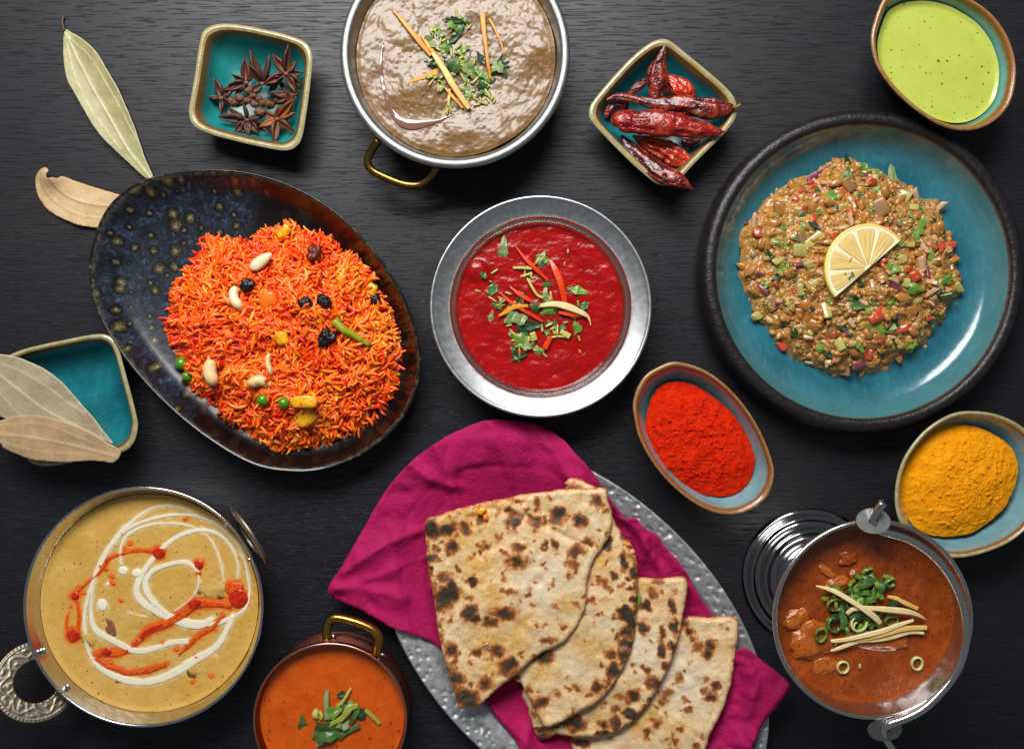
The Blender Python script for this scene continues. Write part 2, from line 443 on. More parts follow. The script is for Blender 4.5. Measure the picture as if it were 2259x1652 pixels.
# --- metals
def steel(name, col, r0, r1, size=20, bumpd=.25):
    return mat(name, fn=lambda h: h.mix(h.ramp(h.noise(size, 4, .6), [(.35, 0.0), (.7, .35)]), col, tuple(v * .72 for v in col[:3]) + (1,)), metal=1.0,
               rough_fn=lambda h: h.ramp(h.noise(size * .6, 4, .6), [(.3, r0), (.7, r1)]), bump=(lambda h: h.noise(6, 2), bumpd))
M_STEEL = steel('brushed_steel', c(206, 206, 204), .2, .3, bumpd=.12)
M_STEELDULL = steel('dull_steel', c(178, 178, 174), .36, .5)
M_POTRIM = steel('grey_steel', c(150, 152, 148), .42, .55)
M_FOOT = steel('dark_polished_steel', c(150, 150, 150), .07, .14, bumpd=.05)
M_FLANGE = steel('satin_steel', c(196, 198, 197), .32, .42, bumpd=.05)
M_POLISH = steel('polished_steel', c(214, 212, 208), .12, .22, bumpd=.1)
M_BRASS = steel('aged_brass', c(178, 138, 62), .2, .34)
M_BRASSDK = steel('dark_brass', c(140, 112, 58), .24, .4)
M_COPPER = steel('dark_copper', c(104, 60, 50), .32, .42, bumpd=.0)
M_COPPERRIM = steel('pale_copper', c(206, 158, 142), .2, .3)
M_HAMMER = mat('hammered_aluminium', fn=lambda h: h.mix(h.ramp(h.noise(14, 4, .65), [(.38, 0.0), (.7, .5)]), c(196, 198, 198), c(120, 120, 118)), metal=.85, rough_fn=lambda h: h.ramp(h.noise(9, 4, .6), [(.3, .42), (.7, .6)]), bump=(lambda h: h.noise(7, 3), .5))
M_ENGRAVE = mat('engraved_pewter', fn=lambda h: h.ramp(h.attr('t'), [(.0, c(116, 107, 92)), (.6, c(138, 128, 110)), (1., c(160, 150, 132))]), metal=.9, rough=.42)

# --- foods
def speck(base, alt, dark, size=40, sp=4.0, spt=.7, amt=.8, dots=None):
    def f(h):
        col = h.mix(h.ramp(h.noise(size, 4, .6), [(.32, 0.0), (.68, 1.0)]), base, alt)
        col = h.mix(h.ramp(h.noise(sp * 3, 3, .7), [(.55, 0.0), (.75, .3)]), col, alt)
        col = h.mix(h.ramp(h.noise(sp, 2, .5), [(spt, 0.0), (spt + .05, amt)]), col, dark)
        if dots:
            sz, rad, dens, dc = dots
            d = h.vor(sz, 'F1', 'Distance', flat=True); vc = h.vor(sz, 'F1', 'Color', flat=True); rc = h.sep(vc, 0); rs = h.m('POWER', h.sep(vc, 1), 2.0)
            k = h.m('MULTIPLY', h.ramp(h.m('SUBTRACT', d, h.m('MULTIPLY', rs, rad)), [(.0, 1.0), (.04, 0.0)]), h.ramp(rc, [(1 - dens, 0.0), (1 - dens + .02, 1.0)]))
            col = h.mix(h.m('MULTIPLY', k, h.m('ADD', h.m('MULTIPLY', rs, .6), .25)), col, dc)
        return col
    return f
M_BROWN = mat('brown_gravy', fn=speck(c(126, 90, 38), c(96, 66, 24), c(58, 40, 16), 26, 5, .64, .6), rough=.32, ior=1.46, coat=.55, coat_rough=.22,
              bump=[(lambda h: h.noise(9, 3, .65), 1.0), (lambda h: h.noise(3.2, 3, .7), .9)])
M_OIL = mat('pink_oil_film', base=c(124, 84, 72), rough=.08, ior=1.6, coat=.6)
M_RED = mat('red_gravy', fn=speck(c(168, 7, 6), c(138, 4, 4), c(104, 3, 3), 50, 6, .7, .5), rough=.22, ior=1.42, coat=.12, coat_rough=.1,
            bump=[(lambda h: h.noise(9, 3, .6, (1, 1, 1), .4), .9), (lambda h: h.noise(3.5, 2), .2)])
M_GREEN = mat('green_sauce', fn=speck(c(186, 196, 90), c(178, 188, 72), c(120, 130, 50), 60, 3.4, .70, .5, (12, .18, .5, c(60, 74, 38))), rough=.16, ior=1.45, sss=.15, sss_r=(1, .9, .2), bump=(lambda h: h.noise(30, 2), .6))
_ks = speck(c(210, 168, 92), c(198, 152, 66), c(134, 92, 44), 70, 3.0, .70, .7, (12, .15, .45, c(84, 52, 24)))
def korma_col(h):
    col = h.mix(h.m('MULTIPLY', h.attr('cream'), .65), _ks(h), c(232, 214, 166))
    o = h.m('ADD', h.attr('oil'), h.m('MULTIPLY', h.m('SUBTRACT', h.noise(8, 4, .7), .5), .5))
    return h.mix(h.ramp(o, [(.25, 0.0), (.9, .9)]), col, h.ramp(o, [(.3, c(222, 140, 30)), (.8, c(222, 90, 14))]))
M_KORMA = mat('korma_gravy', fn=korma_col, rough=.24, ior=1.45, bump=[(lambda h: h.noise(4, 3, .6), .6), (lambda h: h.noise(22, 2), .8)])
M_CREAM = mat('cream', base=c(238, 226, 196), rough=.25, sss=.2, sss_r=(1, .9, .7))
M_CHOIL = mat('chilli_oil', fn=speck(c(228, 104, 18), c(206, 58, 10), c(160, 26, 6), 10, 5, .58, .6), rough=.18, coat=.4)
M_CHOILDK = mat('dark_chilli_oil', fn=speck(c(204, 50, 12), c(176, 28, 8), c(130, 14, 5), 12, 5, .58, .6), rough=.14, coat=.4)
M_MEATPALE = mat('pale_meat', fn=speck(c(212, 172, 98), c(200, 156, 72), c(180, 134, 66), 12, 5, .64, .5), rough=.3, bump=(lambda h: h.noise(4, 3, .7), 1.4))
M_MEATPURP = mat('mauve_meat', fn=speck(c(150, 98, 66), c(120, 76, 56), c(90, 54, 44), 12, 5, .6, .6), rough=.3, bump=(lambda h: h.noise(4, 3, .7), 1.2))
M_TOMCURRY = mat('orange_gravy', fn=speck(c(208, 92, 12), c(194, 72, 8), c(150, 46, 8), 44, 3.4, .68, .6, (16, .2, .4, c(130, 38, 8))), rough=.2, coat=.2, bump=[(lambda h: h.noise(4, 3, .6), .7), (lambda h: h.noise(26, 2), 1.0)])
M_CURRY = mat('red_brown_gravy', fn=speck(c(160, 74, 14), c(126, 50, 8), c(98, 22, 6), 34, 6, .62, .7, (9, .18, .4, c(84, 14, 4))), rough=.18, coat=.4, bump=[(lambda h: h.noise(4, 3, .6), .8), (lambda h: h.noise(18, 2), 1.6)])
M_CHICK = mat('coated_chicken', fn=speck(c(182, 98, 28), c(158, 74, 16), c(112, 40, 10), 16, 5, .6, .6), rough=.22, coat=.4, bump=[(lambda h: h.noise(7, 3, .6), 1.6)])
M_REDPOW = mat('chilli_powder', fn=speck(c(222, 46, 6), c(198, 26, 4), c(140, 14, 4), 14, 2.4, .62, .5), rough=.95, ior=1.2, bump=[(lambda h: h.noise(3, 4, .75), 2.0)])
M_TURM = mat('turmeric_powder', fn=speck(c(244, 160, 18), c(234, 146, 10), c(200, 110, 6), 16, 2.4, .66, .4), rough=.95, ior=1.2, bump=[(lambda h: h.noise(3, 4, .75), 1.6)])

def rice_col(h):
    t = h.attr('tint')
    return h.ramp(t, [(0.0, c(214, 30, 6)), (.3, c(240, 74, 6)), (.6, c(250, 112, 12)), (.85, c(252, 150, 34)), (1., c(248, 190, 70))])
M_RICE = mat('saffron_rice', fn=rice_col, rough=.3, ior=1.45, coat=.15)
M_RICEBASE = mat('gap_shade_base', fn=lambda h: h.ramp(h.noise(9, 3), [(.35, c(150, 14, 4)), (.6, c(196, 44, 6))]), rough=.45)  # dark red base: shade in the gaps between grains put into the colour
M_CASHEW = mat('cashew', fn=speck(c(232, 202, 150), c(222, 184, 122), c(170, 120, 66), 20, 5, .64, .6), rough=.4, bump=(lambda h: h.noise(7, 3, .6), 1.2))
M_ALMOND = mat('blanched_almond', fn=speck(c(240, 224, 184), c(232, 208, 158), c(214, 180, 120), 20, 6, .7, .5), rough=.35, sss=.1)
M_RAISIN = mat('black_raisin', fn=speck(c(30, 22, 24), c(18, 12, 14), c(60, 48, 50), 8, 4, .65, .6), rough=.3, bump=(lambda h: h.noise(4, 3), 1.5))
M_RAISINBR = mat('brown_raisin', fn=speck(c(120, 44, 14), c(88, 28, 10), c(150, 70, 30), 8, 4, .65, .6), rough=.3, bump=(lambda h: h.noise(4, 3), 1.5))
M_PEA = mat('green_pea', fn=speck(c(84, 142, 22), c(62, 118, 12), c(40, 90, 10), 8, 4, .7, .5), rough=.22, coat=.4)
M_PINE = mat('yellow_fruit', fn=speck(c(248, 182, 24), c(240, 156, 12), c(226, 120, 10), 12, 5, .6, .6), rough=.26, coat=.3, bump=(lambda h: h.noise(9, 4, .65), 2.4))
M_CARROT = mat('orange_carrot', fn=speck(c(246, 124, 18), c(238, 104, 12), c(226, 84, 8), 12, 5, .66, .5), rough=.3, coat=.2, bump=(lambda h: h.noise(9, 4, .65), 1.6))
M_BEAN = mat('green_bean', fn=speck(c(164, 160, 36), c(120, 140, 30), c(90, 110, 20), 14, 6, .66, .5), rough=.3)

def coated(f, amt=.75, lo=.48):
    return lambda h: h.mix(h.m('MULTIPLY', h.ramp(h.noise(9, 4, .65), [(lo, 0.0), (lo + .1, 1.0)]), amt), f(h), h.mix(h.noise(4, 3), c(154, 100, 40), c(190, 136, 66)))
def mash_col(h):
    n = h.noise(24, 4, .6); n2 = h.noise(6, 3, .6); n3 = h.noise(70, 2)
    col = h.ramp(n2, [(.28, c(116, 76, 30)), (.45, c(170, 120, 52)), (.6, c(194, 146, 76)), (.75, c(220, 184, 122))])
    col = h.mix(h.ramp(n, [(.5, 0.0), (.72, .7)]), col, c(190, 108, 32))
    col = h.mix(h.ramp(h.noise(30, 4, .6, dist=.5), [(.52, 0.0), (.68, .7)]), col, c(138, 112, 66))
    return h.mix(h.ramp(n3, [(.5, 0.0), (.7, .5)]), col, c(186, 112, 36))
M_MASH = mat('aubergine_mash', fn=mash_col, rough=.18, coat=.6, bump=[(lambda h: h.noise(5, 3, .65), 1.6)])
M_AUB = mat('soft_aubergine', fn=speck(c(180, 124, 56), c(154, 100, 42), c(112, 70, 30), 10, 4, .64, .5), rough=.26, coat=.3, bump=(lambda h: h.noise(6, 4, .7), 2.6))
M_AUBSKIN = mat('grey_aubergine_skin', fn=coated(speck(c(150, 116, 78), c(126, 94, 62), c(84, 60, 44), 10, 3, .62, .6), .7), rough=.3, coat=.2, bump=(lambda h: h.noise(3, 3), .8))
M_SEED = mat('aubergine_seed', base=c(216, 176, 106), rough=.25)
M_TOM = mat('tomato_flesh', fn=coated(speck(c(200, 76, 50), c(178, 48, 30), c(224, 136, 96), 9, 4, .6, .6), .7), rough=.2, coat=.4)
M_ONION = mat('purple_onion', fn=coated(speck(c(112, 36, 74), c(140, 70, 96), c(186, 140, 140), 10, 5, .6, .6), .7), rough=.2, coat=.3)
M_ONIONPALE = mat('pale_onion', fn=coated(speck(c(208, 172, 138), c(196, 148, 112), c(176, 110, 108), 12, 6, .62, .5), .7), rough=.18, coat=.4, sss=.1)
M_CUKE = mat('cucumber_flesh', fn=coated(speck(c(186, 178, 104), c(166, 156, 78), c(206, 200, 140), 12, 6, .62, .5), .7), rough=.2, coat=.4, sss=.1)
M_CUKESKIN = mat('cucumber_skin', fn=coated(speck(c(34, 74, 22), c(22, 54, 18), c(60, 100, 40), 9, 5, .64, .5), .7), rough=.22, coat=.4)
M_HERBS = [mat('coriander_leaf_' + n, fn=(lambda a, b: (lambda h: h.mix(h.noise(6, 3), a, b)))(a, b), rough=.38, coat=.15, bump=(lambda h: h.noise(3, 3), .8))
           for n, a, b in (('bright', c(122, 156, 56), c(84, 124, 40)), ('mid', c(78, 112, 54), c(54, 88, 42)), ('dark', c(48, 76, 46), c(32, 56, 36)), ('sage', c(142, 160, 104), c(108, 130, 78)))]
M_STEM = mat('herb_stem', fn=lambda h: h.mix(h.rnd(), c(196, 188, 96), c(140, 150, 52)), rough=.3, coat=.2)
M_GINGER = mat('ginger_strip', fn=speck(c(226, 190, 116), c(214, 166, 84), c(190, 130, 50), 14, 5, .66, .4), rough=.42)
M_GINGERPALE = mat('pale_ginger', fn=speck(c(232, 212, 160), c(224, 196, 130), c(214, 180, 110), 14, 5, .66, .4), rough=.42)
M_GINGERST = mat('stained_ginger', fn=speck(c(224, 152, 20), c(208, 122, 12), c(170, 80, 14), 16, 5, .66, .4), rough=.42)
M_GINGERRED = mat('red_stained_ginger', fn=speck(c(226, 76, 14), c(208, 46, 10), c(180, 26, 8), 16, 5, .66, .4), rough=.28, coat=.2)
M_SCAL = mat('spring_onion', fn=lambda h: h.mix(h.ramp(h.noise(9, 2), [(.4, 0.0), (.66, 1.0)]), c(40, 92, 26), c(128, 156, 62)), rough=.2, coat=.4)
M_SCALPALE = mat('pale_spring_onion', fn=lambda h: h.mix(h.ramp(h.noise(9, 2), [(.4, 0.0), (.62, 1.0)]), c(168, 176, 84), c(206, 206, 140)), rough=.2, coat=.4)

def leaf_mat(name, a, b, vein):
    def f(h):
        col = h.mix(h.ramp(h.noise(40, 5, .6), [(.35, 0.0), (.68, 1.0)]), a, b)
        col = h.mix(h.ramp(h.noise(7, 4, .7), [(.62, 0.0), (.74, .35)]), col, c(120, 92, 56))
        return h.mix(h.m('MINIMUM', h.m('MULTIPLY', h.attr('vein'), 1.15), 1.0), col, vein)
    return mat(name, fn=f, rough=.42, ior=1.4, bump=[(lambda h: h.noise(6, 4, .6), .6), (lambda h: h.vor(6, 'DISTANCE_TO_EDGE'), .5)])
M_LEAFA = leaf_mat('dry_olive_leaf', c(166, 158, 112), c(142, 134, 86), c(200, 194, 158))
M_LEAFB = leaf_mat('dry_tan_leaf', c(206, 178, 136), c(188, 158, 112), c(176, 118, 78))
M_LEAFC = leaf_mat('dry_grey_leaf', c(166, 152, 124), c(142, 128, 98), c(190, 180, 156))
M_LEAFD = leaf_mat('dry_brown_leaf', c(178, 148, 108), c(150, 126, 92), c(190, 164, 128))
M_TWIG = mat('leaf_stalk', base=c(98, 58, 36), rough=.6)
M_ANISE = mat('star_anise_pod', fn=lambda h: h.mix(h.attr('inn'), h.ramp(h.noise(7, 4, .7), [(.3, c(28, 14, 12)), (.5, c(58, 33, 27)), (.72, c(98, 64, 52))]), c(190, 100, 36)), rough=.42, bump=(lambda h: h.noise(3.5, 4, .7), 1.4))
M_ANISECORE = mat('star_anise_core', fn=lambda h: h.ramp(h.noise(5, 4, .7), [(.3, c(54, 30, 20)), (.5, c(108, 70, 46)), (.72, c(146, 104, 70))]), rough=.5, bump=(lambda h: h.noise(3.5, 4, .7), 1.6))
def chilli_mat(name, a, b, dk):
    return mat(name, fn=lambda h: h.mix(h.ramp(h.noise(16, 4, .6), [(.35, 0.0), (.68, 1.0)]), h.mix(h.ramp(h.attr('ridge'), [(.35, 0.0), (.8, .6)]), a, c(206, 70, 36)), h.mix(h.noise(5, 3), b, dk)), rough=.19, ior=1.5, coat=.4,
               bump=[(lambda h: h.noise(13, 2, .5, dist=1.5), 3.5), (lambda h: h.noise(6, 3, .55, dist=.8), 1.0)])
M_CHIR = chilli_mat('red_dried_chilli', c(140, 8, 11), c(110, 5, 8), c(66, 4, 7))
M_CHID = chilli_mat('dark_dried_chilli', c(84, 12, 14), c(54, 7, 10), c(30, 5, 8))
M_CHIO = chilli_mat('orange_dried_chilli', c(206, 58, 16), c(170, 26, 10), c(120, 12, 8))
M_STALK = mat('chilli_stalk', base=c(126, 98, 44), rough=.6, bump=(lambda h: h.noise(3, 3), 1))
M_YELLOW = mat('lemon_rind', fn=speck(c(240, 220, 110), c(234, 210, 90), c(218, 188, 64), 14, 3, .64, .4), rough=.35, bump=(lambda h: h.noise(3, 2), .6))
M_PITH = mat('lemon_pith', base=c(246, 236, 200), rough=.5)
def lemon_flesh(h):
    return h.ramp(h.attr('t'), [(0.0, c(226, 194, 116)), (.5, c(232, 202, 126)), (1.0, c(236, 208, 136))])
M_LEMON = mat('lemon_flesh', fn=lemon_flesh, rough=.16, coat=.5, sss=.2, sss_r=(1, .8, .3))
def napkin_col(h):
    n = h.noise(90, 3)
    return h.mix(h.ramp(n, [(.3, 0.0), (.7, .6)]), c(178, 20, 88), c(144, 10, 68))
M_NAP = mat('magenta_paper', fn=napkin_col, rough=.75, ior=1.3, bump=[(lambda h: h.vor(4.6, 'F1', 'Distance', .35), .8), (lambda h: h.noise(40, 4, .6), 6.0)])
def bread_col(h):
    ch = h.m('ADD', h.attr('char'), h.m('MULTIPLY', h.m('SUBTRACT', h.noise(6, 5, .75), .5), .42))
    base = h.mix(h.ramp(h.noise(34, 4, .6), [(.32, 0.0), (.66, 1.0)]), c(236, 212, 170), c(224, 186, 132))
    base = h.mix(h.ramp(h.noise(22, 5, .68), [(.48, 0.0), (.68, .55)]), base, c(194, 140, 80))
    base = h.mix(h.ramp(h.noise(9, 5, .7), [(.54, 0.0), (.72, .45)]), base, c(172, 116, 66))
    base = h.mix(h.ramp(h.m('ADD', h.attr('flour'), h.m('MULTIPLY', h.m('SUBTRACT', h.noise(9, 4, .7), .5), .7)), [(.3, 0.0), (.9, .6)]), base, c(232, 216, 188))
    base = h.mix(h.m('MULTIPLY', h.attr('yel'), h.ramp(h.noise(10, 4, .7), [(.34, 0.0), (.56, .85)])), base, c(214, 156, 30))
    base = h.mix(h.ramp(h.noise(4, 3, .6), [(.64, 0.0), (.72, .4)]), base, c(150, 110, 72))
    tone = h.ramp(ch, [(.10, c(208, 150, 82)), (.28, c(178, 104, 40)), (.44, c(122, 60, 20)), (.62, c(54, 27, 14)), (.80, c(17, 14, 13))])
    return h.mix(h.ramp(ch, [(.06, 0.0), (.26, .95)]), base, tone)
M_BREAD = mat('griddled_flatbread', fn=bread_col, rough=.45, ior=1.42, bump=[(lambda h: h.noise(9, 4, .65), 2.3), (lambda h: h.noise(3, 3, .6), .6)])
M_DUST = mat('spice_fleck', base=c(176, 92, 30), rough=.9)

# ================================================================== THE TABLE
V = []; 
nx, ny = 2, 2
tb = 1850.0; tw = 1350.0
V = np.array([(-tb, -tw, 0), (tb, -tw, 0), (tb, tw, 0), (-tb, tw, 0), (-tb, -tw, -70), (tb, -tw, -70), (tb, tw, -70), (-tb, tw, -70)], float)
F = [[0, 1, 2, 3], [7, 6, 5, 4], [0, 4, 5, 1], [1, 5, 6, 2], [2, 6, 7, 3], [3, 7, 4, 0]]
table = build('table', V, F, M_WOOD, None, (0, 0, -70), smooth=False)
tag(table, 'dark stained wood table top with fine horizontal grain under every dish', 'table', kind='structure')

# ================================================================== SQUARE AND OVAL CERAMIC DISHES
def square_dish(outline, z, label, inner, rimmat, name='square_dish', thick=13, h0=None):
    O = cr_closed(UA(outline, z), 120)
    if np.cross(O[10] - O[0], O[60] - O[0]) < 0: O = O[::-1]
    cc = O.mean(0)
    root = thing(name, (cc[0], cc[1], 0), label, 'dish')
    v = Vessel(root, O, [
        ('outer_wall', M_DARKCER, [(50, 0), (36, 4), (20, z * .45), (6, z * .82), (1, z - 5)]),
        ('rim', rimmat, [(1, z - 5), (0, z - 2), (2.5, z), (thick * .6, z + 1), (thick, z - 2)]),
        ('glazed_basin', inner, [(thick, z - 2), (thick + 5, z - 10), (thick + 18, z * .55), (thick + 42, z * .3), (thick + 72, z * .2), (v_end := O_R(O, cc) * .97, z * .18)])])
    return root, v
def O_R(O, cc): return np.linalg.norm(O - cc, axis=1).mean()

oA = T00([(1350, 200), (1450, 158), (1600, 166), (1760, 198), (1900, 232), (2015, 278), (2066, 370), (2052, 560), (2028, 740), (2000, 900), (1962, 968), (1880, 997), (1700, 967), (1550, 932), (1390, 888), (1282, 832), (1248, 745), (1268, 610), (1290, 480), (1318, 290)])
dishA, vA = square_dish(oA, 88, 'square teal dish with khaki rim holding star anise', M_TEAL, M_KHAKI)
oC = A_CH([(800, 58), (890, 80), (1000, 165), (1250, 370), (1470, 565), (1560, 700), (1560, 860), (1440, 1030), (1180, 1290), (1000, 1480), (890, 1550), (790, 1555), (690, 1500), (480, 1320), (240, 1080), (80, 900), (55, 800), (100, 690), (300, 450), (500, 240), (680, 100)])
dishC, vC = square_dish(oC, 88, 'square teal dish turned on its corner, heaped with dried red chillies', M_TEALB, M_KHAKI)
oL = [(-10, 800), (20, 783), (60, 768), (140, 750), (205, 738), (238, 740), (258, 762), (278, 830), (300, 915), (303, 945), (292, 980), (262, 1000), (190, 1014), (110, 1028), (70, 1022), (52, 1000), (30, 930), (0, 850)]
dishL, vL = square_dish(oL, 80, 'empty square teal dish tucked under the rice plate, bay leaves across it', M_TEALB, M_KHAKI, thick=11)

def oval_bowl(outline, z, label, inner, rimmat, thick=9):
    O = cr_closed(UA(outline, z), 140)
    if np.cross(O[10] - O[0], O[60] - O[0]) < 0: O = O[::-1]
    cc = O.mean(0)
    root = thing('oval_bowl', (cc[0], cc[1], 0), label, 'bowl')
    R = O_R(O, cc)
    v = Vessel(root, O, [
        ('outer_wall', M_DARKCER, [(78, 0), (62, 4), (34, z * .42), (12, z * .8), (1, z - 6)]),
        ('rim', rimmat, [(1, z - 6), (0, z - 3), (1.5, z), (thick * .55, z + 1), (thick, z - 2)]),
        ('glazed_basin', inner, [(thick, z - 2), (thick + 3, z - 9), (thick + 16, z * .66), (thick + 38, z * .36), (thick + 72, z * .18), (R * .97, z * .14)])])
    return root, v
oG = T20([(1330, 0), (1275, 140), (1254, 260), (1278, 400), (1345, 520), (1450, 640), (1580, 748), (1700, 820), (1830, 858), (1960, 850), (2080, 788), (2170, 680), (2207, 530), (2200, 380), (2140, 215), (2040, 85), (1930, 5), (1800, -60), (1640, -95), (1480, -85), (1390, -50)])
bowlG, vG = oval_bowl(oG, 130, 'egg shaped bowl with caramel rim filled with lime green sauce', M_SAGE, M_CARAMEL)
oR = [(1398, 880), (1420, 832), (1455, 808), (1492, 798), (1550, 814), (1602, 850), (1645, 898), (1680, 955), (1705, 1020), (1707, 1060), (1688, 1102), (1642, 1131), (1590, 1134), (1540, 1115), (1490, 1078), (1445, 1028), (1412, 970), (1400, 925)]
bowlR, vR = oval_bowl(oR, 105, 'egg shaped bowl with caramel rim holding bright red chilli powder', M_GREYTEAL, M_CARAMEL)
oY = [(1975, 1090), (1990, 1020), (2030, 960), (2080, 922), (2130, 907), (2200, 914), (2262, 946), (2305, 1005), (2318, 1075), (2290, 1140), (2230, 1195), (2150, 1226), (2085, 1229), (2022, 1202), (1985, 1150)]
bowlY, vY = oval_bowl(oY, 110, 'egg shaped bowl with olive rim heaped with yellow turmeric powder', M_GREYTEAL, M_KHAKI)

# green sauce, powders
def zf_green(x, y, r): return 98 + 3.5 * sstep(.93, 1.0, r) + .5 * fbm(x / 50, y / 50)
Vv, Ff, _ = disc(vG.ring(22), zf_green, 40)
tag(build('green_sauce', Vv, Ff, M_GREEN), 'smooth lime green herb sauce with dark specks filling the egg shaped bowl', 'sauce')

def powder(name, ring, base, dome, lump, matl, label, seed, off=(0, 0)):
    cc = ring.mean(0); ring = cc + (ring - cc) * (1 + .018 * fbm(ring[:, 0] / 14, ring[:, 1] / 14, seed, 3, .7))[:, None]
    def zf(x, y, r):
        h = base + dome * (1 - r ** 2.2) + lump * fbm(x / 38 + seed, y / 38, seed, 4, .55)
        cl = np.maximum(0, vn(x / 9 + seed, y / 9, seed) - .35) * lump * .9 + np.maximum(0, vn(x / 4.5, y / 4.5 + seed, seed) - .3) * lump * .5 - np.maximum(0, .22 - np.abs(vn(x / 16 + seed, y / 16, 5.0))) * lump * .8 + .7 * vn(x / 2.6, y / 2.6, seed)
        return h + cl * sstep(1.0, .9, r)
    Vv, Ff, r = disc(cr_closed(ring, 300), zf, 120)
    root = thing(name, (cc[0], cc[1], base - 40), label, 'powder')
    build('heap', Vv, Ff, matl, root)
    # loose clods lying on the heap
    bs = []
    for i in range(150):
        a = random.uniform(0, 6.283); q = random.random() ** .5 * .86
        x, y = cc + (ring[int(a / 6.2832 * len(ring)) % len(ring)] - cc) * q
        z = zf(np.array([x]), np.array([y]), np.array([q]))[0]
        s = random.choice([1.3, 1.6, 2.0, 2.6, 4.0])
        b, f = blob(s, s * random.uniform(.7, 1), s * .7, 7, 5, .35, 1.6, i); bs.append((b + [x, y, z + s * .15], f))
    b, f = join(bs); o = build('clods', b, f, matl, root); o['kind'] = 'stuff'
    return zf
oRp = UA([(1423, 960), (1432, 900), (1450, 862), (1478, 843), (1530, 848), (1580, 878), (1625, 920), (1655, 968), (1668, 1015), (1660, 1060), (1635, 1088), (1595, 1096), (1545, 1090), (1500, 1070), (1462, 1035), (1435, 1000)], 82)
oRp = cr_closed(oRp, 200)
powder('chilli_powder', oRp[::-1] if np.cross(oRp[10]-oRp[0], oRp[60]-oRp[0]) < 0 else oRp, 66, 22, 5.5, M_REDPOW, 'bright red ground chilli powder with small lumps in the egg shaped bowl', 3.1)
oYp = UA([(1984, 1075), (2000, 1015), (2040, 965), (2095, 938), (2150, 940), (2205, 962), (2245, 1000), (2252, 1050), (2235, 1100), (2215, 1130), (2180, 1160), (2140, 1180), (2085, 1186), (2035, 1172), (1998, 1130)], 86)
oYp = cr_closed(oYp, 200)
powder('turmeric_powder', oYp[::-1] if np.cross(oYp[10]-oYp[0], oYp[60]-oYp[0]) < 0 else oYp, 72, 26, 6, M_TURM, 'golden yellow ground turmeric heaped in the olive rimmed bowl', 8.4)

# ================================================================== BLUE PLATE WITH AUBERGINE MASH
O = circle_img(1907, 599, 355, 88, 160)
cc = O.mean(0)
plateB = thing('deep_plate', (cc[0], cc[1], 0), 'large round plate with thick black rim and turquoise crackle glaze inside', 'plate')
vB = Vessel(plateB, O, [
    ('black_rim', M_BLACKCER, [(90, 0), (50, 2), (6, 16), (-8, 40), (-6, 66), (0, 81), (7, 88), (16, 90), (24, 88), (28, 83)]),
    ('turquoise_basin', M_BLUE, [(28, 83), (31, 76), (41, 52), (60, 31), (95, 20), (150, 16), (240, 15), (335, 14)])])
mo = [(1632, 500), (1660, 462), (1690, 432), (1740, 398), (1790, 372), (1840, 340), (1872, 338), (1900, 352), (1945, 372), (2000, 395), (2040, 425), (2070, 440), (2090, 480), (2110, 540), (2125, 585), (2130, 630), (2118, 660), (2085, 710), (2040, 760), (1985, 800), (1930, 822), (1870, 824), (1840, 832), (1800, 808), (1755, 790), (1715, 755), (1690, 720), (1660, 690), (1648, 650), (1632, 615), (1622, 560)]
MO = cr_closed(UA(mo, 30), 320)
if np.cross(MO[10] - MO[0], MO[100] - MO[0]) < 0: MO = MO[::-1]
MO = MO + 0
mc = MO.mean(0); MO = mc + (MO - mc) * (1 + .05 * fbm(MO[:, 0] / 30, MO[:, 1] / 30, 4.0, 3, .6))[:, None]
def zf_mash(x, y, r):
    h = 12 + 62 * (1 - np.clip(r, 0, 1) ** 2.6) ** .8
    h = h + (10 * fbm(x / 38, y / 38, 1.3, 2, .6) + 11 * np.abs(vn(x / 22, y / 22, 4.0)) + 6 * np.abs(vn(x / 10, y / 10, 8.0)) + 2.0 * vn(x / 5, y / 5, 2.0)) * sstep(1.0, .9, r)
    return h
def rel_r(ring, x, y):
    cc = ring.mean(0); v = np.array([x, y]) - cc; a = math.atan2(v[1], v[0])
    an = np.arctan2(ring[:, 1] - cc[1], ring[:, 0] - cc[0]); k = np.argmin(np.abs(np.angle(np.exp(1j * (an - a)))))
    return np.linalg.norm(v) / np.linalg.norm(ring[k] - cc)
def z_mash(x, y): return zf_mash(np.array([x]), np.array([y]), np.array([rel_r(MO, x, y)]))[0]
def on(zfun, p, z0, lift=0.0):
    z = z0
    for _ in range(3):
        x, y = U(p, z); z = zfun(x, y) + lift
    x, y = U(p, z); return (x, y, z)
Vv, Ff, _ = disc(MO, zf_mash, 110, .85)
mash = thing('aubergine_mash', (mc[0], mc[1], 14), 'chunky golden brown mashed aubergine heaped on the turquoise plate', 'food')
build('mash_heap', Vv, Ff, M_MASH, mash)

def cube_mesh(name, m, a=1, b=1, h=.7, jit=.16, seed=0):
    import bmesh
    r = random.Random(seed * 13 + 5); bm = bmesh.new(); bmesh.ops.create_cube(bm, size=2)
    for v in bm.verts: v.co = Vector((v.co.x * a * (1 + r.uniform(-jit, jit)), v.co.y * b * (1 + r.uniform(-jit, jit)), v.co.z * h * (1 + r.uniform(-jit, jit)))) + Vector((r.uniform(-jit, jit), r.uniform(-jit, jit), 0)) * .5
    bmesh.ops.bevel(bm, geom=list(bm.edges), offset=.36, segments=3, profile=.5, affect='EDGES')
    V_ = np.array([v.co[:] for v in bm.verts]); F_ = [[v.index for v in f.verts] for f in bm.faces]; bm.free()
    V_ = V_ + .15 * np.c_[vn(V_[:, 0] * 2 + seed, V_[:, 1] * 2, seed), vn(V_[:, 0] * 2, V_[:, 1] * 2 + seed, 3 + seed), vn(V_[:, 0] * 2 + 5, V_[:, 1] * 2, seed + 9)]
    return mesh_data(name, V_, F_, m)
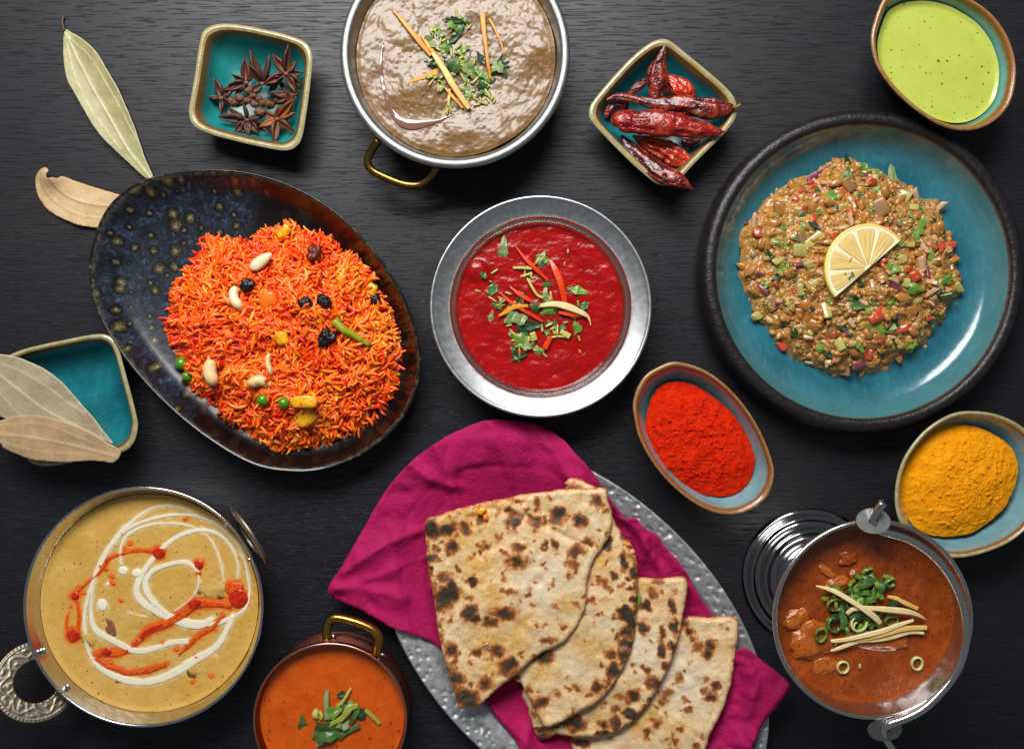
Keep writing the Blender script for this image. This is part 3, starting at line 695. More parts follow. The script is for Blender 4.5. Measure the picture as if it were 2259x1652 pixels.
ME_TOM = [cube_mesh('tomato_piece', M_TOM, 1, .8 + .1 * k, .6, .3, k) for k in range(4)]
ME_CUKE = [cube_mesh('cucumber_piece', M_CUKE, 1, .7 + .1 * k, .6, .25, k + 5) for k in range(4)]
ME_CUKES = [cube_mesh('cucumber_piece', M_CUKESKIN, 1, .65, .5, .2, k + 9) for k in range(2)]
ME_ON = [cube_mesh('onion_piece', M_ONION, 1.3, .5, .4, .3, k + 12) for k in range(3)]
ME_ONP = [cube_mesh('onion_piece', M_ONIONPALE, 1.2, .55, .45, .3, k + 16) for k in range(4)]
ME_AUB = [mesh_data('aubergine_chunk', *blob(1.05, .8, .5, 14, 9, .6, 2.0, k * 3.1, 3), M_AUB) for k in range(5)]
ME_AUS = [cube_mesh('aubergine_chunk', M_AUBSKIN, 1, .8, .35, .35, k + 31) for k in range(3)]

def embed(nm, mes, p, size, rz=None, lift=1.0, fx=1.0):
    x, y, z = on(z_mash, p, 70, lift - .6)
    e = (random.uniform(-.5, .5), random.uniform(-.5, .5), random.uniform(0, 6.28) if rz is None else rz)
    o = put(nm, random.choice(mes), (x, y, z), e, (size * fx, size, size * .9), mash); return o
for px, py, s in [(630, 310, 12), (640, 350, 9), (515, 370, 8), (900, 340, 13), (940, 390, 9), (640, 500, 10), (780, 640, 11), (740, 600, 8), (1490, 700, 14), (1590, 690, 11), (1340, 900, 13), (1090, 1170, 17), (1060, 1200, 10), (1250, 1270, 15), (1190, 1290, 10), (420, 1380, 15), (760, 1310, 13), (1010, 1440, 12), (1610, 790, 9), (490, 1005, 8), (1000, 890, 8), (1030, 250, 12), (250, 610, 10), (1140, 570, 7), (1110, 230, 8), (570, 440, 8), (790, 1490, 9), (430, 740, 7)]:
    embed('tomato_piece', ME_TOM, A_MA([(px, py)])[0], s * .92, None, -.8)
for px, py, s, fx, rz in [(1260, 350, 13, 1, .5), (1050, 190, 9, 1, 1.4), (1330, 430, 9, 1, .2), (540, 730, 14, 1.2, 0), (600, 830, 10, 1, 1), (725, 1140, 12, 1.7, 1.45), (820, 1380, 13, 1.1, 1.2), (1220, 1370, 13, 1, .9), (260, 1170, 17, 1.2, -.5), (1265, 950, 10, 1, .2), (1640, 980, 12, 1, 1), (1250, 790, 10, 1, 1.2), (1150, 410, 8, 1, 1), (1400, 520, 12, 1, .5), (300, 960, 8, 1, 0), (640, 650, 13, 1.7, -.7), (840, 430, 10, 1, 0), (1450, 830, 9, 1, 1.3), (1310, 680, 8, 1, 0), (545, 1000, 9, 1.4, 1.4), (400, 790, 10, 1.8, -.5), (330, 850, 7, 1, 1.3), (650, 950, 9, 1.3, -.6), (740, 1500, 10, 1, .3), (930, 350, 8, 1, 1)]:
    embed('cucumber_piece', ME_CUKE, A_MA([(px, py)])[0], s * .92, -rz, 0, fx)
for px, py, s, fx, rz in [(510, 1290, 14, 1, .1), (960, 950, 9, 1, 1), (330, 760, 10, 1.8, .8), (1195, 1375, 8, 1.6, 1.3), (290, 1215, 9, 1.6, .4), (125, 710, 9, 1.8, 1.4), (1520, 1045, 11, 2.4, -.2), (600, 1500, 9, 1.4, .2), (1500, 1180, 8, 1.4, 1), (960, 60, 7, 1.5, .5)]:
    embed('cucumber_piece', ME_CUKES, A_MA([(px, py)])[0], s, -rz, 1.5, fx)
for px, py, s, fx, rz in [(690, 180, 9, 3.0, -.55), (600, 220, 7, 2.4, -.6), (540, 820, 13, .8, 0), (1190, 970, 10, 1.4, .5), (1240, 1010, 8, 1.4, 1), (1400, 1065, 9, 2.4, -.7), (980, 1510, 10, 2.4, -.4), (1205, 520, 7, 2.2, 1.0), (660, 580, 8, 1, 1), (280, 990, 9, 1.3, .8), (1420, 840, 7, 2.8, 1.5), (860, 1290, 8, 1, 1), (400, 1090, 7, 1, 0), (1000, 210, 9, 1.2, 1), (180, 540, 7, 1, .3)]:
    embed('onion_piece', ME_ON, A_MA([(px, py)])[0], s, -rz, 1.8, fx)
for px, py, s, fx, rz in [(1385, 830, 15, 1.5, 1.4), (1040, 960, 10, 1, 1.4), (1460, 950, 11, 1, .3), (890, 500, 9, 1.3, 1.3), (1500, 440, 12, 1.3, -.8), (1350, 360, 10, 1.6, 1.1), (220, 540, 10, 1.8, 1.5), (600, 1330, 10, 1, .2), (720, 260, 8, 1, 0), (280, 540, 9, 1, .4), (740, 600, 9, 1, 1.1), (1400, 700, 10, 1.4, 1), (900, 1230, 9, 1, 1), (970, 1080, 9, 1, .6), (1180, 1330, 9, 1, 0), (1420, 1400, 9, 1.2, .5)]:
    embed('onion_piece', ME_ONP, A_MA([(px, py)])[0], s, -rz, 1.5, fx)
for px, py, s in [(850, 440, 17), (940, 490, 16), (420, 450, 20), (580, 1120, 22), (520, 310, 16), (300, 720, 22), (1500, 580, 17), (1500, 820, 14), (1300, 1150, 22), (700, 420, 15), (1150, 320, 14), (350, 560, 18), (1100, 1330, 18), (640, 1250, 18), (900, 1400, 18), (1350, 1230, 17), (820, 530, 15), (190, 850, 15), (450, 1180, 17), (1120, 1480, 15), (700, 770, 15)]:
    embed('aubergine_chunk', ME_AUB, A_MA([(px, py)])[0], s, None, -5.0)
for px, py, s in [(1080, 430, 25), (230, 430, 20), (890, 260, 17), (350, 1090, 17), (1240, 1120, 12), (560, 640, 15), (1370, 660, 12), (1660, 740, 13), (1600, 1080, 14), (850, 1550, 16)]:
    embed('aubergine_chunk', ME_AUS, A_MA([(px, py)])[0], s, None, -3.0)
allm = [('aubergine_chunk', ME_AUB, 11, .4), ('aubergine_chunk', ME_AUS, 8, .08), ('onion_piece', ME_ONP, 7, .18), ('tomato_piece', ME_TOM, 6, .12), ('cucumber_piece', ME_CUKE, 6, .16), ('onion_piece', ME_ON, 5, .06)]
for i in range(120):
    q = random.random() ** .55 * .95; k = random.randrange(len(MO)); x, y = mc + (MO[k] - mc) * q
    nm, ms, s, _ = random.choices(allm, [a[3] for a in allm])[0]
    z = z_mash(x, y)
    s *= random.uniform(.7, 1.2)
    put(nm, random.choice(ms), (x, y, z + 1.5), (random.uniform(-.5, .5), random.uniform(-.5, .5), random.uniform(0, 6.28)), (s * random.uniform(.9, 1.5), s, s), mash)
M_PULP = mat('aubergine_pulp', fn=lambda h: h.mix(h.noise(7, 3), h.ramp(h.attr('tint'), [(0, c(122, 78, 32)), (.25, c(170, 116, 50)), (.5, c(192, 138, 66)), (.7, c(204, 160, 92)), (.84, c(226, 198, 148)), (.92, c(176, 160, 84)), (1, c(196, 112, 70))]), c(176, 122, 54)), rough=.26, coat=.3, sss=.15, sss_r=(1, .6, .25), bump=(lambda h: h.noise(4, 3), .9))
PB = [blob(1, .82, .6, 11, 8, .5, 2.4, k * 2.7, 2) for k in range(9)]
VV = []; FFs = []; TT = []; base = 0
for i in range(520):
    k = random.randrange(len(MO)); q = random.random() ** .52 * .985; x, y = mc + (MO[k] - mc) * q
    b, f = PB[i % 9]; s_ = random.choice([3, 4, 5, 6, 7, 8, 10]); yw = random.uniform(0, 6.28); st = random.uniform(.8, 1.5)
    b = b * [s_ * st, s_, s_]; b = np.c_[b[:, 0] * math.cos(yw) - b[:, 1] * math.sin(yw), b[:, 0] * math.sin(yw) + b[:, 1] * math.cos(yw), b[:, 2] + .25 * b[:, 0] * random.uniform(-1, 1)]
    VV.append(b + [x, y, z_mash(x, y) - s_ * .42]); FFs += [[a + base for a in ff] for ff in f]; base += len(b); TT.append(np.full(len(b), random.random()))
o = build('pulp', np.vstack(VV), FFs, M_PULP, mash, attrs={'tint': np.concatenate(TT)}); o['kind'] = 'stuff'
ib, iF = blob(1, 1, .8, 6, 4)
bs = []
for i in range(1500):
    k = random.randrange(len(MO)); q = random.random() ** .5 * .93
    x, y = mc + (MO[k] - mc) * q
    if vn(np.array([x / 26]), np.array([y / 26]))[0] < .12: continue
    s = random.uniform(1.5, 2.6)
    bs.append((ib * s + [x, y, z_mash(x, y) + s * .5 + (4 if random.random() < .15 else 0)], iF))
b, f = join(bs); o = build('seeds', b, f, M_SEED, mash); o['kind'] = 'stuff'

# ================================================================== HERBS, STEMS, GINGER: shared shapes
def leaf_bit(seed, asp=1.6, jag=.25):
    r = random.Random(seed); n = 12; pts = []
    for i in range(n):
        a = i / n * 6.283; rad = 1 + (jag if i % 2 else -jag) * r.uniform(.0, .75) + .16 * math.cos(4 * a)
        pts.append((math.cos(a) * asp * rad, math.sin(a) * rad))
    b1, b2 = r.uniform(-.5, .5), r.uniform(-.2, .5)
    z = lambda x, y: b1 * x * x * .35 + b2 * y * y + .12 * math.sin(3 * x + seed)
    V_ = [(0, 0, z(0, 0))] + [(x * .55, y * .55, z(x * .55, y * .55)) for x, y in pts] + [(x, y, z(x, y)) for x, y in pts]
    V_ = V_ + [(x, y, zz - .09) for x, y, zz in V_]
    m = 1 + 2 * n; F_ = []
    for s in (0, 1):
        k = s * m
        for j in range(n):
            t3 = [k, k + 1 + j, k + 1 + (j + 1) % n]; q4 = [k + 1 + j, k + 1 + n + j, k + 1 + n + (j + 1) % n, k + 1 + (j + 1) % n]
            F_ += [t3, q4] if s == 0 else [t3[::-1], q4[::-1]]
    F_ += [[1 + n + j, m + 1 + n + j, m + 1 + n + (j + 1) % n, 1 + n + (j + 1) % n] for j in range(n)]
    return np.array(V_), F_
ME_BIT = {}
for q, m in enumerate(M_HERBS):
    ME_BIT[q] = [mesh_data('herb_bit', *leaf_bit(k + q * 10, asp, jag * 1.4), m, smooth=False) for k, (asp, jag) in enumerate([(1.2, .3), (1.7, .25), (2.6, .15), (1.4, .35), (3.4, .12)])]
def fancy_leaf(seed):         # a lobed coriander leaf
    r = random.Random(seed); n = 28; pts = []; p1, p2 = r.uniform(0, 6), r.uniform(0, 6)
    for i in range(n):
        a = i / n * 6.283; rad = (.84 + .2 * math.cos(3 * a + p1) * r.uniform(.7, 1)) * (1 + .09 * math.sin(8 * a + p2)) * r.uniform(.86, 1.1)
        pts.append((math.cos(a) * 1.25 * rad, math.sin(a) * .95 * rad))
    k1 = r.choice([.45, .3, -.3]); k2 = r.uniform(-.4, .4)
    z = lambda x, y: .16 * math.sin(2.2 * x + seed) + k1 * abs(y + k2 * x) + .07 * math.sin(6 * x * y + seed)
    V_ = [(0, 0, z(0, 0))] + [(x * .5, y * .5, z(x * .5, y * .5) + .03) for x, y in pts] + [(x, y, z(x, y)) for x, y in pts]
    V_ = V_ + [(x, y, zz - .07) for x, y, zz in V_]; m = 1 + 2 * n; F_ = []
    for s in (0, 1):
        k = s * m
        for j in range(n):
            t3 = [k, k + 1 + j, k + 1 + (j + 1) % n]; q4 = [k + 1 + j, k + 1 + n + j, k + 1 + n + (j + 1) % n, k + 1 + (j + 1) % n]
            F_ += [t3, q4] if s == 0 else [t3[::-1], q4[::-1]]
    F_ += [[1 + n + j, m + 1 + n + j, m + 1 + n + (j + 1) % n, 1 + n + (j + 1) % n] for j in range(n)]
    return np.array(V_), F_
ME_FANCY = {q: [mesh_data('coriander_leaf', *fancy_leaf(k + q * 7), M_HERBS[q], smooth=False) for k in range(3)] for q in range(4)}
def stem_mesh(k):
    L = 1 + .5 * k; P = np.array([(-L, 0, 0), (-L * .3, .1 * (k % 2), .08), (L * .4, -.1, .05), (L, 0, 0)])
    return mesh_data('stem_bit', *tube(cr_open(P, 5), .5, 6), M_STEM)
ME_STEM = [stem_mesh(k) for k in range(4)]

def strip(name, pts, wid, zl, m, label, cat='ginger strip', group=None, flat=.55, parent=None, n=14, taper=True):
    """A cut strip through image points pts lying at heights zl (per point), wid = half widths"""
    zl = np.zeros(len(pts)) + zl; wid = np.zeros(len(pts)) + wid
    P = np.array([[*U(p, z), z, w_] for p, z, w_ in zip(pts, zl, wid)])
    P = cr_open(P, n); R = np.maximum(P[:, 3], .8)
    R *= 1 + .12 * np.array([vn(np.array([i * .6 + P[0, 0]]), np.array([P[0, 1]]))[0] for i in range(n)])
    V_, F_ = tube(P[:, :3], R, 8, flat, box=True)
    o = build(name, V_, F_, m, parent, smooth=False)
    if parent is None: tag(o, label, cat, group)
    return o

# ================================================================== LEMON AND CORIANDER ON THE MASH
def lemon():
    (x0, y0), = A_MA([(1015, 850)]); zc = 96
    cx, cy = U((x0, y0), zc); R = 98 * (D - zc) / D; th = 15
    ex = np.array([.76, .65]); ey = np.array([-.65, .76])      # along the cut edge, and towards the rind (world, y up)
    root = thing('lemon_slice', (cx, cy, zc), 'half slice of lemon lying cut side up on the aubergine mash', 'lemon slice')
    root.rotation_euler = (0, 0, 0)
    tilt = lambda u, v: zc + .10 * v - .04 * u
    def P(r, a, dz=0):
        u, v = r * math.cos(a), r * math.sin(a); q = np.array([cx, cy]) + ex * u + ey * v
        return (q[0], q[1], tilt(u, v) + dz)
    n = 40; aa = np.linspace(0, math.pi, n)
    prof = [(R - 4, 0), (R - 1.5, -.3), (R, -2), (R, -th + 2), (R - 4, -th)]
    V_ = [P(r, a, dz) for r, dz in prof for a in aa]; build('rind', np.array(V_), grid_faces(len(prof), n, False), M_YELLOW, root)
    V_ = [P(R - 4.2, a, -.6) for a in aa] + [P(R - 4.2, a, -th + .5) for a in aa]; 
    F_ = [list(range(n)), list(range(2 * n - 1, n - 1, -1)), [0, n, 2 * n - 1, n - 1]]
    build('pith', np.array(V_), F_, M_PITH, root, smooth=False)
    cuts = [(.06, .60), (.66, 1.22), (1.28, 1.86), (1.92, 2.52), (2.58, 3.09)]
    for a0, a1 in cuts:
        nr, na = 9, 22; V_ = []; t = []
        for i in range(nr):
            q = i / (nr - 1)
            for j in range(na):
                s = j / (na - 1); am = (a0 + a1) / 2
                half = (a1 - a0) / 2 * (.985 if i < nr - 2 else .86 if i == nr - 1 else .95)
                r_ = 4 + (R - 11) * q; a = am + (s * 2 - 1) * half
                edge = min(s, 1 - s, q * 2, (1 - q) * 2)
                cell = vn(np.array([a * 26 + a0]), np.array([q * 3.2 + (j % 2) * .1]))[0]
                V_.append(P(r_, a, .8 * min(1, edge * 8) + .9 * cell * min(1, edge * 6) - (1.2 if edge < .01 else 0))); t.append(.5 + .5 * cell)
        build('segment', np.array(V_), [f_[::-1] if False else f_ for f_ in grid_faces(nr, na, False)], M_LEMON, root, attrs={'t': t})
lemon()

herb_n = 0
def herb(p, size, zfun, z0, q, label, group, fancy=False, rz=None, lift=1.6, idx=None, zover=None):
    x, y, z = on(zfun, p, z0, lift)
    if zover: z = zover; x, y = U(p, z)
    me = random.choice(ME_FANCY[q]) if fancy else (ME_BIT[q][idx] if idx is not None else random.choice(ME_BIT[q]))
    o = put('coriander_leaf' if fancy else 'coriander_bit', me, (x, y, z), (random.uniform(-.3, .3), random.uniform(-.3, .3), random.uniform(0, 6.28) if rz is None else rz), size)
    return tag(o, label, 'coriander', group)
MG = 'coriander leaves on the aubergine mash'
for px, py, s, q, fancy, lab in [
    (765, 350, 14, 0, 1, 'torn coriander leaf above the lemon slice with a stem rising to it'), (1180, 850, 17, 0, 1, 'curled coriander leaf just below the right end of the lemon slice'),
    (1550, 920, 17, 0, 1, 'broad coriander leaf near the right edge of the mash'), (1340, 990, 16, 0, 1, 'pale coriander leaf beside the purple onion strip'),
    (715, 1410, 19, 0, 1, 'large coriander leaf near the bottom edge of the mash'), (1100, 1260, 18, 0, 0, 'long bright coriander leaf under the red tomato pieces'),
    (925, 1090, 14, 1, 0, 'upright dark coriander leaf right below the lemon tip'), (440, 660, 13, 0, 0, 'narrow coriander leaf left of the lemon slice'),
    (580, 560, 12, 0, 1, 'small frilled coriander leaf upper left of the lemon slice'), (1360, 580, 14, 0, 0, 'curved coriander leaf right of the upper lemon rind'),
    (1185, 245, 13, 3, 0, 'pale flat coriander strip near the top of the mash'), (985, 165, 13, 0, 0, 'bent coriander strip at the top of the mash'),
    (385, 925, 11, 2, 1, 'dark coriander leaf at the left of the mash'), (1300, 1380, 12, 0, 1, 'coriander leaf at the lower right edge of the mash')]:
    herb(A_MA([(px, py)])[0], s, z_mash, 75, q, lab, MG, bool(fancy), None, 4.0)
herb(A_MA([(880, 890)])[0], 8, z_mash, 75, 1, 'dark green coriander bit stuck on the lemon slice', MG, False, 1.4, 4, 1, zover=99.5)
for px, py in [(870, 210), (1085, 295), (1050, 320), (450, 780), (455, 860), (410, 870), (1010, 1130), (1050, 1090), (1160, 1130), (1190, 1080), (1210, 1220), (920, 1280), (890, 1310), (1300, 470), (1370, 470), (1250, 540), (1260, 700), (1240, 670), (430, 580), (340, 770), (670, 460), (600, 450), (1030, 435), (1470, 520), (1350, 650), (1400, 1020), (840, 1270), (560, 1040), (1310, 1310), (1330, 1370), (1450, 1230), (880, 1200), (750, 1070), (1170, 1190)] + [(850 + 700 * math.cos(k_ * 2.4) * ((k_ + .5) / 46) ** .5, 820 + 680 * math.sin(k_ * 2.4) * ((k_ + .5) / 46) ** .5) for k_ in range(12, 46)] + [(870, 120), (640, 550), (1280, 1180), (510, 930)]:
    herb(A_MA([(px, py)])[0], random.uniform(4.5, 7.5), z_mash, 75, random.choice([0, 0, 1, 0, 2]), 'small chopped coriander bit scattered over the aubergine mash', MG, False, None, 3.2)

# ================================================================== RICE PLATE
ro = [(195, 600), (205, 530), (235, 460), (290, 410), (370, 382), (470, 373), (560, 382), (650, 412), (740, 466), (820, 546), (885, 642), (920, 735), (929, 810), (908, 890), (862, 955), (795, 1005), (715, 1036), (640, 1041), (560, 1026), (470, 976), (380, 905), (300, 822), (240, 738), (207, 668)]
RO = cr_closed(UA(ro, 82), 180)
if np.cross(RO[10] - RO[0], RO[60] - RO[0]) < 0: RO = RO[::-1]
rc_ = RO.mean(0)
plateR = thing('rice_plate', (rc_[0], rc_[1], 0), 'large oval plate in dark spotted blue glaze under the orange rice', 'plate')
vRi = Vessel(plateR, RO, [
    ('outer_wall', M_RICERIM, [(150, 0, 40, -28), (120, 2, 36, -24), (70, 8, 26, -17), (30, 34, 6, -4), (9, 64, 0, 0), (1, 77, 0, 0)]),
    ('rim', M_RICERIM, [(1, 77, 0, 0), (0, 80, 0, 0), (2.5, 82.5, 0, 0), (6, 81, 0, 0)]),
    ('glazed_basin', M_RICEPLATE, [(6, 81, 0, 0), (10, 77, 1, -1), (22, 60, 6, -3), (40, 38, 13, -8), (72, 24, 30, -19), (120, 16.5, 48, -32), (200, 13.5, 56, -38), (325, 13, 58, -40)])])
rm = [(455, 522), (490, 532), (520, 528), (548, 545), (580, 515), (625, 490), (660, 500), (690, 512), (735, 520), (765, 550), (800, 575), (832, 615), (850, 660), (868, 700), (886, 760), (880, 830), (845, 900), (800, 942), (730, 975), (660, 998), (600, 1000), (560, 975), (530, 950), (495, 930), (475, 895), (425, 872), (408, 850), (385, 775), (364, 730), (380, 650), (398, 610), (430, 568)]
RM = cr_closed(UA(rm, 40), 200)
if np.cross(RM[10] - RM[0], RM[60] - RM[0]) < 0: RM = RM[::-1]
_c = RM.mean(0); RM = _c + (RM - _c) * (1 + .035 * fbm(RM[:, 0] / 24, RM[:, 1] / 24, 1.0, 2))[:, None]
rmc = RM.mean(0)
def zf_rice(x, y, r): return 16 + 76 * (1 - np.clip(r, 0, 1) ** 2.4) ** .8 + (16 * fbm(x / 46, y / 46, 7.7, 2) + 8 * vn(x / 19, y / 19, 3.1)) * (1 - np.clip(r, 0, 1) ** 6)
def z_rice(x, y): return zf_rice(np.array([x]), np.array([y]), np.array([rel_r(RM, x, y)]))[0]
rice = thing('rice_mound', (rmc[0], rmc[1], 14), 'mound of bright orange saffron rice on the dark oval plate', 'rice')
Vv, Ff, _ = disc(rmc + (RM - rmc) * .965, lambda x, y, r: zf_rice(x, y, r) - 5, 40)
build('gap_shade_base', Vv, Ff, M_RICEBASE, rice)
def grain_template(k):
    L = 1.0; n = 7; P = np.c_[np.linspace(-.5, .5, n), [.0, .14, -.2, .26, -.08][k] * (np.linspace(-1, 1, n) ** 2), np.zeros(n)]
    R = np.array([.035, .088, .105, .11, .104, .085, .03]); return tube(P, R, 6)
GT = [grain_template(k) for k in range(5)]
def rot_m(yaw, pitch):
    cy_, sy_, cp, sp = np.cos(yaw), np.sin(yaw), np.cos(pitch), np.sin(pitch)
    return np.stack([np.stack([cy_ * cp, -sy_, cy_ * sp], -1), np.stack([sy_ * cp, cy_, sy_ * sp], -1), np.stack([-sp, np.zeros_like(yaw), cp], -1)], -2)
NG = 4800
ang = RNG.integers(0, len(RM), NG); q = RNG.random(NG) ** .5 * 1.025
gx = rmc[0] + (RM[ang, 0] - rmc[0]) * q; gy = rmc[1] + (RM[ang, 1] - rmc[1]) * q
gz = zf_rice(gx, gy, q) + RNG.uniform(-7, 6, NG)
yaw = 5.5 * fbm(gx / 42, gy / 42, 6.6, 2) + RNG.normal(0, .75, NG); out = np.arctan2(gy - rmc[1], gx - rmc[0])
edge = q > .93; yaw[edge] = out[edge] + RNG.normal(0, .7, edge.sum())
pitch = RNG.normal(0, .34, NG) + edge * RNG.uniform(-.1, .3, NG)
Lg = np.where(RNG.random(NG) < .22, RNG.uniform(13, 22, NG), RNG.uniform(27, 43, NG)); Wg = RNG.uniform(27, 40, NG)
zone = fbm(gx / 70, gy / 70, 2.2, 2)
yel = np.zeros(NG)
for (vx, vy, rr) in [(812, 640, 55), (615, 508, 40), (800, 600, 60), (700, 905, 70), (850, 740, 60), (740, 890, 60), (640, 640, 60)]:
    ux, uy = U((vx, vy), 70); yel = np.maximum(yel, np.exp(-((gx - ux) ** 2 + (gy - uy) ** 2) / rr ** 2))
tint = np.clip(.44 + .34 * zone + RNG.normal(0, .15, NG) + .13 * yel - .3 * (RNG.random(NG) < .10), 0, 1)
Mx = rot_m(yaw, pitch); VV = []; FFs = []; TT = []; base = 0
for i in range(NG):
    tv, tf = GT[i % 5]
    v = (tv * [Lg[i], Wg[i], Wg[i]]) @ Mx[i].T + [gx[i], gy[i], gz[i]]
    VV.append(v); FFs += [[a + base for a in f] for f in tf]; base += len(v); TT.append(np.full(len(v), tint[i]))
o = build('loose_grains', np.vstack(VV), FFs, M_RICE, rice, attrs={'tint': np.concatenate(TT)}); o['kind'] = 'stuff'
GM = []
for k in range(18):
    tv, tf = GT[k % 5]; t = np.clip(.44 + .36 * (k / 17) - (.25 if k % 8 == 0 else 0), 0, 1)
    GM.append(mesh_data('rice_grain', tv * 34, tf, M_RICE, attrs={'tint': np.full(len(tv), t)}))
for i in range(300):
    k = random.randrange(len(RM)); q_ = random.random() ** .5 * .97; x, y = rmc + (RM[k] - rmc) * q_
    put('rice_grain', random.choice(GM), (x, y, z_rice(x, y) + random.uniform(3, 6)), (random.uniform(-.2, .2), random.gauss(0, .25), 5.5 * float(fbm(np.array([x / 42]), np.array([y / 42]), 6.6, 2)[0]) + random.gauss(0, .8)), random.uniform(.8, 1.25), rice)

# toppings on the rice
def cashew_mesh(seed, m, thin=1.0):
    a = np.linspace(-1.35, 1.35, 15); P = np.c_[np.cos(a) * 15, np.sin(a) * 17, np.zeros(15)]
    R = np.interp(np.linspace(0, 1, 15), [0, .08, .3, .55, .8, .93, 1], [1.5, 6.5, 9.2, 9.6, 9.6, 7.5, 1.5]) * thin
    V_, F_ = tube((P - [9, 0, 0]) * 1.25, R * 1.22, 12); V_ = V_ + .7 * np.c_[vn(V_[:, 0] / 6 + seed, V_[:, 1] / 6), vn(V_[:, 0] / 6, V_[:, 1] / 6 + seed), vn(V_[:, 0] / 6 + 9, V_[:, 1] / 6 + seed)]
    return mesh_data('cashew_nut', V_, F_, m)
CG = 'cashew nuts on the rice'
for i, (px, py, rz, s, sx, m, lab) in enumerate([(523, 656, 3.45, 1.0, .9, M_ALMOND, 'whitest cashew nut, curled beside a black raisin on the rice'),
        (472, 817, 3.14, 1.25, 1, M_CASHEW, 'largest cashew nut, a wide C shape near the left edge of the rice'),
        (574, 847, 1.5, 1.0, 1, M_CASHEW, 'arched cashew nut right above the green pea pair on the rice'),
        (596, 803, 3.3, .95, .55, M_CASHEW, 'slim upright cashew nut seen edge on in the middle of the rice')]):
    x, y, z = on(z_rice, (px, py), 90, 17)
    tag(put('cashew_nut', cashew_mesh(i, m, 1.0), (x, y, z), (.12, -.1, rz), (s * sx, s, s)), lab, 'cashew nut', CG)
x, y, z = on(z_rice, (576, 577), 90, 17)
Va, Fa = blob(29, 12.5, 8, 20, 10, .08, 1, 2); Va[:, 1] *= 1 - .25 * (Va[:, 0] / 28)
tag(build('almond', Va + [0, 0, 0], Fa, M_ALMOND, None, (0, 0, 0)), 'peeled white almond lying slanted near the top of the rice', 'almond')
ob = bpy.data.objects['almond']; ob.location = (x * S, y * S, z * S); ob.rotation_euler = (0, -.1, .62)
def raisin_mesh(seed, m):
    V_, F_ = blob(15, 12, 8, 30, 18, .5, 2.9, seed, 3); return mesh_data('raisin', V_, F_, m)
for i, (px, py, rz, s, m, lab) in enumerate([(545, 629, .4, 1.05, M_RAISIN, 'black raisin touching the whitest cashew nut'), (674, 669, -.2, 1.0, M_RAISIN, 'black raisin, left one of the close pair right of the rice middle'),
        (715, 665, -.6, 1.0, M_RAISIN, 'black raisin, right one of the close pair right of the rice middle'), (720, 745, .9, 1.35, M_RAISIN, 'largest black raisin, beside the green bean strip'),
        (827, 660, 1.2, .85, M_RAISIN, 'black raisin half buried at the right edge of the rice'), (692, 559, 1.3, 1.25, M_RAISINBR, 'reddish brown raisin near the top of the rice')]):
    x, y, z = on(z_rice, (px, py), 90, 14 if i != 4 else 9)
    tag(put('raisin', raisin_mesh(i * 3.3, m), (x, y, z), (.1, .1, rz), s * 1.02), lab, 'raisin', 'raisins on the rice')
Vp, Fp = blob(1, 1, .96, 18, 12, .05, 1.5, 3); ME_PEA = mesh_data('pea', Vp * 14, Fp, M_PEA)
for px, py, s, lab in [(401, 802, 1.1, 'green pea at the left edge of the rice, upper of the touching pair'), (413, 830, .85, 'green pea at the left edge of the rice, lower of the touching pair'),
        (580, 882, .95, 'green pea under the arched cashew nut'), (626, 889, .9, 'green pea beside the yellow fruit piece on the rice'), (593, 812, .0, None)]:
    if lab is None: continue
    x, y, z = on(z_rice, (px, py), 60, 11)
    tag(put('pea', ME_PEA, (x, y, z), (.2, .1, 1), s), lab, 'pea', 'peas on the rice')
def chunk(name, m, p, sx, sy, sz, rz, lab, cat, seed, lift=5):
    V_, F_ = blob(1, 1, 1, 16, 10); V_ = np.sign(V_) * np.abs(V_) ** .6
    V_ = V_ * (1 + .34 * fbm(V_[:, 0] * 1.3 + seed, V_[:, 1] * 1.3, V_[:, 2] + seed))[:, None] * [sx, sy, sz]
    x, y, z = on(z_rice, p, 80, lift + 5)
    tag(put(name, mesh_data(name, V_, F_, m), (x, y, z), (.15, -.1, rz), 1), lab, cat)
chunk('mango_piece', M_PINE, (668, 886), 27, 14, 9, .05, 'oval yellow fruit piece near the bottom of the rice', 'fruit piece', 1)
chunk('pineapple_piece', M_PINE, (672, 920), 25, 20, 10, .5, 'squarish yellow fruit piece lowest on the rice', 'fruit piece', 2)
chunk('pineapple_piece', M_PINE, (622, 746), 14, 14, 9, .2, 'small yellow fruit cube in the middle of the rice', 'fruit piece', 3, 4)
chunk('pineapple_piece', M_PINE, (818, 640), 16, 12, 8, 1.0, 'yellow fruit piece at the right edge of the rice', 'fruit piece', 4, 3)
chunk('pineapple_piece', M_PINE, (628, 512), 17, 11, 8, .8, 'yellow fruit piece at the top edge of the rice', 'fruit piece', 6, 3)
chunk('carrot_cube', M_CARROT, (592, 662), 19, 18, 9, .35, 'flat orange carrot cube right of the whitest cashew nut', 'carrot', 5)
chunk('carrot_cube', M_CARROT, (497, 742), 17, 15, 8, .3, 'orange carrot cube left of the middle of the rice', 'carrot', 8, 3)
chunk('carrot_cube', M_CARROT, (628, 808), 13, 12, 7, .8, 'orange carrot cube right of the slim cashew nut', 'carrot', 9, 3)
bp = []
for p, lf in [((738, 708), 14), ((757, 727), 17), ((780, 740), 17), ((815, 762), 14)]:
    bp.append((*on(z_rice, p, 85, lf),))
Vt, Ft = tube(cr_open(np.array(bp), 16), np.interp(np.linspace(0, 1, 16), [0, .2, .5, 1], [11, 9, 8, 5.5]), 10)
tag(build('green_bean', Vt, Ft, M_BEAN), 'pale green bean strip on the right of the rice', 'green bean')

